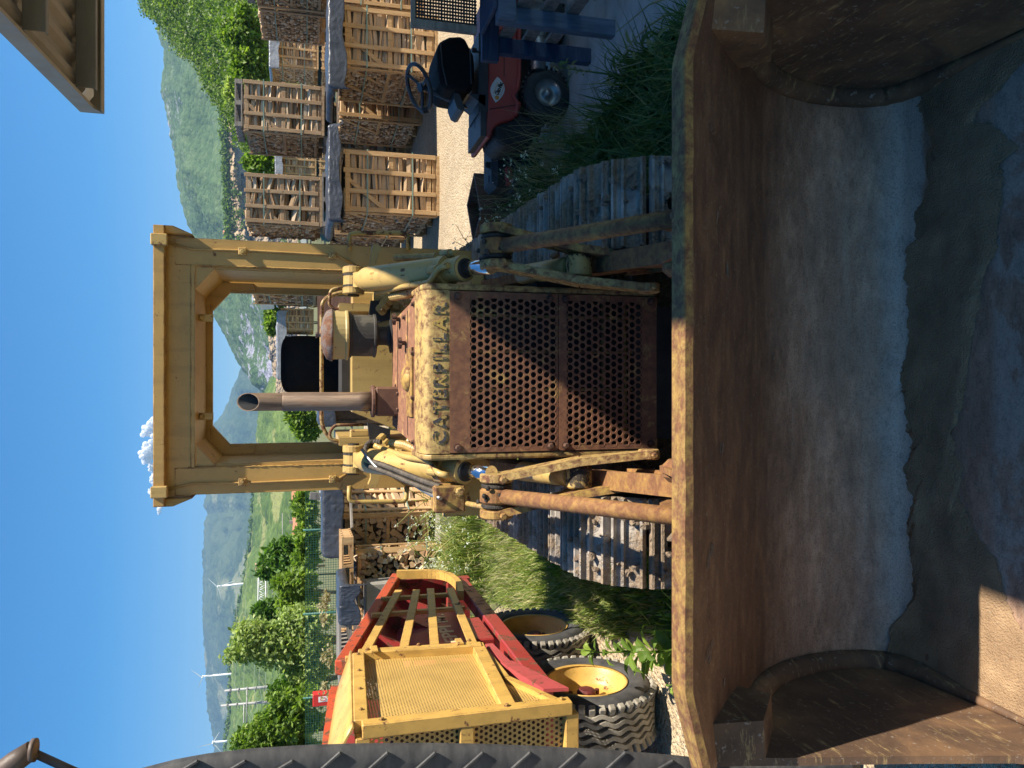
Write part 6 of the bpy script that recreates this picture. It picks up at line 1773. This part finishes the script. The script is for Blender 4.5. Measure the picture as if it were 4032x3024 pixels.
# ------------------------------------------------------------------ hills and mountains
def m_hill(name, stops, rock, rockamt, sc_, crown, clear=None, bstr=.45):
    m, nt, bs = newmat(name); co = coords(nt)
    big = nz(nt, co, sc_, 6, .6); vo = node(nt, 'TexVoronoi', i_Vector=co, i_Scale=crown, i_Randomness=1.0)
    vo2 = node(nt, 'TexVoronoi', i_Vector=co, i_Scale=crown * 2.7)
    c = ramp(nt, node(nt, 'Math', operation='MULTIPLY_ADD', i_0=node(nt, 'SeparateColor', i_0=vo.outputs['Color']).outputs[0], i_1=.26, i_2=node(nt, 'Math', operation='MULTIPLY', i_0=big, i_1=.92).outputs[0]).outputs[0], stops)
    if clear:
        c = mixc(nt, vramp(nt, nz(nt, coords(nt, (1, 1, 3)), sc_ * 1.3, 4, .55), .60, .63, 0, .9), c, clear)
    if rockamt:
        rk = nz(nt, coords(nt, (1, 1, 2.2)), sc_ * 2.4, 9, .72, .5); lo = nz(nt, co, sc_ * .55, 2, .5)
        s_ = node(nt, 'Math', operation='MULTIPLY_ADD', i_0=lo, i_1=.6, i_2=rk).outputs[0]
        k = vramp(nt, s_, 1.02 - rockamt * .4, 1.05 - rockamt * .4)
        c = mixc(nt, k, c, ramp(nt, nz(nt, co, crown * 2, 6, .7), [(.3, tuple(q * .55 for q in rock)), (.6, rock)]))
    seti(nt, bs, 'Base Color', c); seti(nt, bs, 'Roughness', .95); seti(nt, bs, 'Specular IOR Level', .1)
    h = node(nt, 'Math', operation='MULTIPLY_ADD', i_0=vo2.outputs['Distance'], i_1=-.35, i_2=node(nt, 'Math', operation='MULTIPLY', i_0=vo.outputs['Distance'], i_1=-1.0).outputs[0]).outputs[0]
    bump(nt, bs, h, bstr, .8 / crown)
    return m
def hill(name, ridge, Yr, base, Yb, mat, amp, rough, nc=220, nr=34, power=1.0, seed=0, gully=0.0):
    """ridge and base: image points (v, y) at distances Yr and Yb"""
    def interp(pts, y):
        pts = sorted(pts, key=lambda p: p[1])
        if y <= pts[0][1]: return pts[0][0]
        for a, b in zip(pts, pts[1:]):
            if a[1] <= y <= b[1]: return a[0] + (b[0] - a[0]) * (y - a[1]) / (b[1] - a[1])
        return pts[-1][0]
    ylo, yhi = min(p[1] for p in ridge), max(p[1] for p in ridge)
    def fn(u, v):
        y = ylo + (yhi - ylo) * u
        T_ = at(interp(ridge, y), y, Yr); B_ = at(base, y, Yb)
        if v <= .9:
            s_ = v / .9; p = B_.lerp(T_, s_); p.z = B_.z + (T_.z - B_.z) * s_ ** power
            k = math.sin(math.pi * min(1, s_ * .97))
            q = V((p.x / amp / 6, p.y / amp / 6, seed))
            p.z += amp * noise.fractal(q, 1.0, 2.0, 5) * k * 1.2
            p.y += gully * noise.noise(V((p.x / (amp * 5), seed, s_ * 1.5))) * k
            p.z += rough * noise.noise(V((p.x / rough / 2.2, p.y / rough / 2.2, seed))) * (.25 + .75 * s_)
        else:
            s_ = (v - .9) / .1; p = T_ + V((0, (Yr - Yb) * .5 * s_ + 1, -(T_.z - B_.z) * .75 * s_))
            p.z += rough * noise.noise(V((T_.x / rough / 2.2, T_.y / rough / 2.2, seed))) * (1 - s_)
        return p
    mb = MB(); mb.grid(fn, nc, nr)
    o = mb.build(name, mat, None, (0, Yr, 0), fix=False); o['kind'] = 'structure'; return o
GREEN = [(.25, (.028, .052, .014)), (.45, (.052, .09, .020)), (.62, (.085, .13, .028)), (.8, (.125, .175, .045))]
mh_far = m_hill('far_mountain_forest', [(.25, (.022, .042, .014)), (.5, (.04, .066, .022)), (.75, (.075, .10, .038))], (.42, .38, .34), .02, .0016, .02, (.17, .18, .085))
hill('far_mountains', [(850, 3300), (846, 3100), (843, 2960), (838, 2900), (815, 2800), (809, 2700), (806, 2600), (804, 2500), (800, 2400), (795, 2300), (792, 2200), (797, 2120), (798, 2060), (815, 2020), (800, 1992), (800, 1975), (815, 1935), (838, 1890), (832, 1800), (836, 1720), (839, 1671), (875, 1631), (901, 1580), (912, 1530), (940, 1479), (955, 1457), (1010, 1380), (1080, 1280)], 6200, 1150, 3600, mh_far, 130, 12, 260, 40, 1.0, 3, 220)
mh_right = m_hill('hazy_mountain_forest', [(.25, (0.029, 0.056, 0.025)), (.45, (0.049, 0.088, 0.034)), (.62, (0.070, 0.114, 0.046)), (.8, (0.098, 0.145, 0.063))], (0.306, 0.304, 0.374), .25, .012, .085)  # bluish haze mixed into these forest and rock colours
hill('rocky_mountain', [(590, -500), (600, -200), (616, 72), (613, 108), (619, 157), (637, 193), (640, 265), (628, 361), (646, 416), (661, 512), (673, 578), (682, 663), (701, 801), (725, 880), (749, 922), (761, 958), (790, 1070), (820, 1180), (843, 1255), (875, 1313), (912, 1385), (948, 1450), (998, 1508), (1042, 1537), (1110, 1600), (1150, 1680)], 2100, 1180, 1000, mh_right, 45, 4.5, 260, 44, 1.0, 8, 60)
mh_left = m_hill('green_hill_meadows', GREEN, (.4, .34, .25), .0, .010, .10, (.20, .21, .075))
hill('green_hill', [(893, 3300), (880, 3100), (890, 2950), (895, 2884), (905, 2780), (908, 2712), (905, 2613), (922, 2480), (942, 2380), (962, 2301), (976, 2200), (988, 2115), (996, 2000), (999, 1936), (1005, 1850), (1012, 1700), (1022, 1600), (1060, 1500), (1110, 1400)], 1620, 1190, 700, mh_left, 22, 4.0, 260, 40, 1.0, 5, 30)
mh_cliff = m_hill('quarry_cliff_rock', [(.25, (.16, .115, .075)), (.5, (.30, .225, .15)), (.75, (.42, .33, .23))], (.08, .08, .085), .42, .05, .12, (.045, .075, .02), 1.0)
hill('quarry_cliff', [(872, 380), (876, 434), (882, 500), (884, 600), (887, 753), (893, 850), (905, 904), (915, 960), (940, 1030), (990, 1120), (1040, 1230), (1055, 1340), (1060, 1420), (1085, 1500), (1100, 1600)], 860, 1180, 800, mh_cliff, 10, 3, 200, 36, 1.0, 21, 14)
hf = m_hill('near_forest_floor', GREEN, (.4, .38, .35), .12, .03, .16)
NR = [(540, -700), (570, -100), (575, 0), (588, 30), (600, 62), (640, 85), (665, 110), (700, 165), (745, 215), (790, 240), (830, 290), (862, 360), (905, 430), (965, 520), (1015, 600), (1065, 690), (1110, 760), (1160, 860)]
near = hill('forest_hill', [(v + 12, y) for v, y in NR], 300, 1180, 70, hf, 5, 1.2, 120, 30, 1.0, 4)
# the wood on the near hill: thousands of leafy clumps that read as one mass
r_ = random.Random(4); mb = MB()
me = near.data; tri = [v.co + near.location for v in me.vertices]
NV = 31
for k in range(1500):
    i, j = r_.randrange(0, 120), r_.uniform(1.0, 27.6)
    j0 = int(j); p = tri[i * NV + j0].lerp(tri[min(120, i + 1) * NV + j0 + 1], r_.random())
    ry = (1512 - (p.x / (p.y * cp) * FPX))
    if ry < -350: continue
    d_ = p.y / 300; R_ = r_.uniform(1.6, 3.4) * (.45 + .55 * d_)
    c = p + V((0, 0, R_ * .55)); n = 120
    pts = []
    for _ in range(n):
        d = V((r_.gauss(0, 1), r_.gauss(0, 1), r_.gauss(.25, .9))).normalized() * R_ * r_.uniform(.65, 1.05)
        pts.append(c + V((d.x, d.y, d.z * 1.15)))
    leaves(mb, pts, R_ * .25, r_, .1, .8)
o = mb.build('hillside_wood', MT['forest'], None, (120, 200, 0), fix=False); tag(o, 'mixed green wood covering the near hillside above the crates', 'wood', kind='stuff')
# tree fringe on the quarry top and the green hill ridge
mb = MB()
for k in range(560):
    y = r_.uniform(250, 1000); v = 884 + (y - 430) * .05 + r_.choice((r_.gauss(-4, 4), r_.gauss(-4, 4), r_.uniform(0, 230)))
    if v - 884 > 12 and 430 < y < 720 and r_.random() < .93: continue
    if v - 884 > 60 and y > 680 and r_.random() < .8: continue
    p = at(v, y, 845 - max(0, v - 884) * .18)
    pts = []; R_ = r_.uniform(2.5, 5)
    for _ in range(26):
        d = V((r_.gauss(0, 1), r_.gauss(0, 1), r_.gauss(.2, .9))).normalized() * R_ * r_.uniform(.6, 1.05); pts.append(p + d)
    leaves(mb, pts, R_ * .6, r_, .1, .8)
for k in range(420):
    y = r_.uniform(1880, 3050); t_ = [(893, 3300), (880, 3100), (890, 2950), (895, 2884), (905, 2780), (908, 2712), (905, 2613), (922, 2480), (942, 2380), (962, 2301), (976, 2200), (988, 2115), (996, 2000), (999, 1936), (1005, 1850)]
    t_ = sorted(t_, key=lambda q: q[1]); v = 900
    for a, b in zip(t_, t_[1:]):
        if a[1] <= y <= b[1]: v = a[0] + (b[0] - a[0]) * (y - a[1]) / (b[1] - a[1])
    p = at(v + r_.uniform(-1, 10) ** 1, y, 1600); R_ = r_.uniform(4, 7.5); pts = []
    for _ in range(18):
        d = V((r_.gauss(0, 1), r_.gauss(0, 1), r_.gauss(.2, .8))).normalized() * R_ * r_.uniform(.6, 1.0); pts.append(p + d)
    leaves(mb, pts, R_ * .7, r_, .1, .8)
o = mb.build('distant_trees', MT['forest'], None, (0, 900, 0), fix=False); tag(o, 'distant tree fringe along the quarry top and the green ridge', 'wood', kind='stuff')
# clouds
def cloud(v, y, sx_, sz_, seed, label):
    r_ = random.Random(seed); c = at(v, y, 12500); mb = MB()
    t = c
    lobes = [(0, 0, 1)] + [(r_.uniform(-.75, .75), r_.uniform(-.1, .35), r_.uniform(.35, .7)) for _ in range(6)]
    for k in range(150):
        lx, lz, ls = lobes[k % len(lobes)]; d = V((r_.gauss(0, 1), r_.gauss(0, 1), r_.gauss(0, 1))).normalized() * r_.random() ** .4
        q = c + V(((lx + d.x * .42 * ls) * sx_, d.y * .3 * sx_, (lz + d.z * .45 * ls) * sz_))
        if q.z < c.z - .22 * sz_: q.z = c.z - .22 * sz_ + r_.uniform(0, .08) * sz_
        rr = r_.uniform(.10, .19) * sz_ * (.6 + .4 * ls); s_ = r_.random() * 9
        def cf(u, w_, q=q, rr=rr, s_=s_):
            d = V((math.cos(u * 6.28319) * math.sin(w_ * math.pi), math.sin(u * 6.28319) * math.sin(w_ * math.pi), math.cos(w_ * math.pi)))
            return q + d * rr * (1 + .16 * noise.noise(d * 1.6 + V((s_, 0, 0))) + .09 * noise.noise(d * 3.7 + V((0, s_, 0))) + .05 * noise.noise(d * 8 + V((0, 0, s_))))
        mb.grid(cf, 18, 10)
    o = mb.build('cloud', MT['cloud'], None, c, fix=True); tag(o, label, 'cloud', 'small white clouds')
m, nt, bs = newmat('cloud_white')
seti(nt, bs, 'Base Color', (.93, .94, .96)); seti(nt, bs, 'Roughness', 1.0); seti(nt, bs, 'Specular IOR Level', 0)
tl = node(nt, 'BsdfTranslucent'); tl.inputs[0].default_value = (.95, .97, 1, 1)
ma = node(nt, 'MixShader', i_0=.45); link(nt, bs.outputs[0], ma.inputs[1]); link(nt, tl.outputs[0], ma.inputs[2])
lw = node(nt, 'LayerWeight', i_Blend=.5); tp_ = node(nt, 'BsdfTransparent')
mb_ = node(nt, 'MixShader', i_0=vramp(nt, lw.outputs['Facing'], .72, .98, 0, .9)); link(nt, ma.outputs[0], mb_.inputs[1]); link(nt, tp_.outputs[0], mb_.inputs[2])
link(nt, mb_.outputs[0], nt.nodes['Material Output'].inputs[0]); MT['cloud'] = m
cloud(598, 1720, 460, 290, 1, 'largest small white cloud above the roll frame beam')
cloud(608, 1890, 260, 150, 2, 'middle sized of the three small white clouds')
cloud(632, 1985, 170, 80, 3, 'smallest white cloud at the end of the roll frame beam')
# haze
hb = MB(); hb.box((0, 3900, 555), (17000, 8600, 1130))
hm = bpy.data.materials.new('haze_air'); hm.use_nodes = True; nt = hm.node_tree; nt.nodes.clear()
out = nt.nodes.new('ShaderNodeOutputMaterial'); pv = nt.nodes.new('ShaderNodeVolumePrincipled')
pv.inputs['Color'].default_value = (.36, .62, 1.0, 1); pv.inputs['Density'].default_value = HAZE = 1.1e-4; pv.inputs['Anisotropy'].default_value = .2
nt.links.new(pv.outputs[0], out.inputs['Volume'])
o = hb.build('haze', hm, None, (0, 3900, 555)); o['kind'] = 'stuff'
# ------------------------------------------------------------------ grass and weeds
def patch(name, poly, mat, seed):
    """an irregular patch of ground lying 4 mm above the gravel"""
    c = sum((V((p[0], p[1], 0)) for p in poly), V()) / len(poly); mb = MB(); ring = []
    m_ = len(poly)
    for i in range(m_):
        a, b = V((*poly[i], 0)), V((*poly[(i + 1) % m_], 0))
        for k in range(14):
            q = a.lerp(b, k / 14); d = (q - c)
            ring.append(c + d * (1 + .10 * noise.noise(V((q.x * 2.3, q.y * 2.3, seed))) + .05 * noise.noise(V((q.x * 7, q.y * 7, seed)))))
    vs = []; nr = 14
    for r__ in range(nr + 1):
        for q in ring:
            p = c.lerp(q, r__ / nr); p.z = gz(p.x, p.y) + .010; vs.append(p)
    n = len(ring); fs = []
    for r__ in range(nr):
        for k in range(n): fs.append((r__ * n + k, r__ * n + (k + 1) % n, (r__ + 1) * n + (k + 1) % n, (r__ + 1) * n + k))
    mb.add(vs, fs); o = mb.build(name, MT[mat], None, (c.x, c.y, 0), fix=False); o['kind'] = 'structure'
def inside(p, poly):
    r__ = False
    for i in range(len(poly)):
        a, b = poly[i], poly[i - 1]
        if (a[1] > p[1]) != (b[1] > p[1]) and p[0] < (b[0] - a[0]) * (p[1] - a[1]) / (b[1] - a[1]) + a[0]: r__ = not r__
    return r__
def grass(name, poly, n, h0, h1, mat, label, seed, w=.006, lean=.5, clump=.85):
    r_ = random.Random(seed); mb = MB()
    x0, x1 = min(p[0] for p in poly), max(p[0] for p in poly); y0, y1 = min(p[1] for p in poly), max(p[1] for p in poly)
    k = 0
    while k < n:
        x, y = r_.uniform(x0, x1), r_.uniform(y0, y1)
        if not inside((x, y), poly): continue
        dn = max(0, min(1, .5 + .55 * noise.noise(V((x * 1.6, y * 1.6, seed))) + .35 * noise.noise(V((x * 5, y * 5, seed)))))
        if r_.random() > (1 - clump) + clump * dn * 1.4: continue
        k += 1
        h = r_.uniform(h0, h1) * (.6 + .8 * dn); a = r_.uniform(0, 6.283); l = h * lean * r_.uniform(.2, 1.2)
        d = V((math.cos(a), math.sin(a), 0)); s_ = V((-math.sin(a), math.cos(a), 0)) * w * r_.uniform(.6, 1.4)
        if r_.random() < .5: s_ = Matrix.Rotation(r_.uniform(0, 3.14), 3, 'Z') @ s_
        b = V((x, y, gz(x, y)))
        p1 = b + d * l * .25 + V((0, 0, h * .55)); p2 = b + d * l + V((0, 0, h * r_.uniform(.8, 1.0)))
        mb.add([b - s_, b + s_, p1 + s_ * .7, p1 - s_ * .7, p2], [(0, 1, 2, 3), (3, 2, 4)])
    c = (sum(p[0] for p in poly) / len(poly), sum(p[1] for p in poly) / len(poly), 0)
    o = mb.build(name, MT[mat], None, c, fix=False); tag(o, label, 'grass', kind='stuff'); return o
LG = [(-.98, 3.3), (-1.35, 3.6), (-1.55, 4.3), (-1.95, 5.6), (-2.2, 7.0), (-2.6, 9.0), (-3.2, 9.9), (-1.1, 10.1), (-.75, 8.2), (-.80, 6.2), (-.98, 5.5)]
patch('left_grass_ground', LG, 'soil', 2)
grass('grass', [(-.95, 5.0), (-1.75, 4.9), (-2.1, 6.5), (-2.6, 9.2), (-2.3, 9.9), (-1.0, 9.9), (-.75, 8.0), (-.80, 6.0)], 21000, .05, .18, 'grass', 'long sunlit grass between the loader track and the clean log crate', 3)
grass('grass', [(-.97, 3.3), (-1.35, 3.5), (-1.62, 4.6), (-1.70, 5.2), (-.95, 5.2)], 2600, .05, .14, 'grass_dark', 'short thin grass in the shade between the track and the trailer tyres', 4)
grass('grass', [(-1.25, 9.1), (-3.0, 9.0), (-3.2, 9.9), (-1.0, 10.05)], 2600, .3, .75, 'grass', 'tall wispy grass in front of the low concrete block', 5, .004, .6)
RG = [(1.05, 2.7), (1.75, 2.8), (2.15, 3.6), (2.35, 4.8), (2.0, 5.7), (2.2, 6.7), (1.7, 7.6), (1.1, 7.4), (1.05, 5.0)]
patch('right_weed_ground', RG, 'soil', 7)
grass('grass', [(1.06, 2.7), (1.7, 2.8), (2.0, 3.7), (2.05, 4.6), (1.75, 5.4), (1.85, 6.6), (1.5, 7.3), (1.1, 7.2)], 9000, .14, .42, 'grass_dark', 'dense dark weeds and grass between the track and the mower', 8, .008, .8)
grass('grass', [(1.3, 5.4), (2.1, 5.2), (2.3, 6.6), (1.9, 7.6), (1.2, 7.4)], 700, .35, .75, 'straw', 'thin straw stalks rising among the weeds before the mower', 9, .003, .5)
grass('grass', [(-4, 11), (-16, 11), (-16, 20), (-1, 20), (-1, 13)], 5000, .2, .5, 'grass', 'rough grass in front of the green fence', 10, .012, .5)
grass('grass', [(-1.85, 3.3), (-1.2, 3.2), (-1.3, 3.9), (-1.75, 4.2)], 260, .05, .16, 'grass', 'sparse grass tufts on the gravel beside the front tyre', 11)

grass('grass', [(-.95, 5.2), (-1.75, 5.0), (-2.1, 6.5), (-2.6, 9.2), (-2.3, 9.9), (-1.0, 9.9), (-.75, 8.0), (-.80, 6.0)], 2600, .10, .30, 'straw', 'dry straw coloured stalks standing in the sunlit grass', 31, .003, .7, .9)
grass('grass', [(-.95, 3.4), (-1.3, 3.5), (-1.6, 4.6), (-1.72, 6.6), (-.95, 6.6)], 420, .08, .22, 'leaf_mid', 'broad leaved tufts in the shade beside the trailer tyres', 33, .014, .6, .9)
def weed(x, y, h, nl, leaf, label, seed, mat='grass_dark', lean=(0, 0), flowers=0, name='tall_weed', asp=.3, group=None, branches=0, seed_head=False):
    r_ = random.Random(seed); b = V((x, y, gz(x, y))); t = thing(name, label, 'weed', b, group)
    pts = [b + V((lean[0] * f * f + .02 * r_.uniform(-1, 1) * f, lean[1] * f * f, h * f)) for f in (0, .25, .5, .75, 1)]
    mb = MB(); mb.tube(pts, [.008, .007, .006, .004, .002], 6)
    tips = [pts[-1]]
    for k in range(branches):
        f = r_.uniform(.25, .8); i = int(f * 4); s_ = pts[i].lerp(pts[i + 1], f * 4 - i); a = r_.uniform(0, 6.28)
        e = s_ + V((math.cos(a) * .3 * h, math.sin(a) * .3 * h, h * r_.uniform(.15, .4))); mb.tube([s_, s_.lerp(e, .5) + V((0, 0, .03)), e], [.0045, .0035, .002], 5); tips.append(e)
    P(mb, 'stem', mat, t)
    mb = MB()
    for k in range(nl):
        f = r_.uniform(.06, .97); i = min(3, int(f * 4)); s_ = pts[i].lerp(pts[i + 1], f * 4 - i)
        if branches and r_.random() < .6: e = r_.choice(tips); s_ = s_.lerp(e, r_.random())
        a = r_.uniform(0, 6.28); L = leaf * (1.15 - .6 * f) * r_.uniform(.7, 1.3); d = V((math.cos(a), math.sin(a), r_.uniform(.15, .7))).normalized(); sd = V((-math.sin(a), math.cos(a), r_.uniform(-.3, .3)))
        m1, m2 = s_ + d * L * .4 + V((0, 0, L * .06)), s_ + d * L * .75 - V((0, 0, L * .05)); e = s_ + d * L - V((0, 0, L * r_.uniform(.1, .45)))
        w_ = L * asp * .5
        mb.add([s_, m1 + sd * w_, m2 + sd * w_ * .8, e, m2 - sd * w_ * .8, m1 - sd * w_, m1 - V((0, 0, w_ * .25)), m2 - V((0, 0, w_ * .2))], [(0, 1, 6), (0, 6, 5), (1, 2, 7, 6), (6, 7, 4, 5), (2, 3, 7), (7, 3, 4)])
    if nl: P(mb, 'leaf', mat, t)
    if flowers:
        mb = MB()
        for e in tips:
            for k in range(flowers): leaves(mb, [e + V((r_.gauss(0, .018), r_.gauss(0, .018), r_.gauss(0, .014)))] * 4, .013, r_, 0, .8)
        P(mb, 'flower', 'petal', t)
    if seed_head:
        mb = MB()
        for k in range(70): 
            f = r_.uniform(.62, 1.0); i = min(3, int(f * 4)); s_ = pts[i].lerp(pts[i + 1], f * 4 - i); leaves(mb, [s_ + V((r_.gauss(0, .010), r_.gauss(0, .010), 0))], .022, r_, 0, .6)
        P(mb, 'seed_head', 'straw', t)
    return t
p = atz(2570, 2585, 0)
weed(-1.60, 4.20, .62, 34, .15, 'tall leafy weed in front of the second tyre with curled leaves', 1, 'leaf_mid', lean=(.05, .05), asp=.34)
weed(-1.52, 4.02, .30, 16, .17, 'broad leaved sunlit weed at the foot of the tall leafy one', 2, 'leaf_mid', asp=.45)
weed(-1.66, 3.86, .22, 14, .09, 'small sunlit weed beside the front tyre', 3, 'leaf_mid', asp=.4)
weed(1.98, 4.6, .62, 18, .16, 'tall dock weed with brown seed head in front of the mower', 4, lean=(.10, .15), asp=.28, seed_head=True)
weed(1.75, 5.2, .60, 16, .14, 'smaller dock weed with seed head before the mower deck', 5, lean=(-.05, .1), seed_head=True)
r_ = random.Random(77)
for k in range(9):
    weed(r_.uniform(1.12, 1.7), r_.uniform(5.3, 7.2), r_.uniform(.45, .8), 40, .06, 'branching weed with tiny white flowers between the track and the mower', 20 + k, 'grass_dark', (r_.uniform(-.2, .2), r_.uniform(-.1, .2)), 3, 'flowering_weed', .3, 'white flowering weeds between the track and the mower', 6)
for k in range(15):
    weed(r_.uniform(-2.35, -1.35), r_.uniform(8.3, 9.4), r_.uniform(.65, 1.08), 44, .075, 'wispy weed with white flower heads in front of the concrete blocks', 40 + k, 'grass', (r_.uniform(-.4, .4), r_.uniform(-.2, .1)), 5, 'flowering_weed', .25, 'white flowering weeds by the concrete blocks', 6)
for k in range(10):
    weed(r_.uniform(1.15, 2.0), r_.uniform(3.2, 5.4), r_.uniform(.18, .34), 15, .20, 'low rosette weed with long dark leaves between the track and the table', 60 + k, 'grass_dark', (0, 0), 0, 'rosette_weed', .22, 'rosette weeds between the track and the table')
for k in range(6):
    weed(r_.uniform(1.9, 2.45), r_.uniform(3.3, 4.6), r_.uniform(.35, .65), 0, .1, 'thin bare grass stalk on the shaded gravel before the table', 80 + k, 'straw', (r_.uniform(-.3, .3), .1), 0, 'grass_stalk', .1, 'thin stalks on the shaded gravel')
weed(2.15, 3.55, .55, 8, .08, 'single weed with a white flower tip near the table leg', 90, lean=(.05, .1), flowers=3)
for o in LOGOBJ: bpy.data.objects.remove(o)
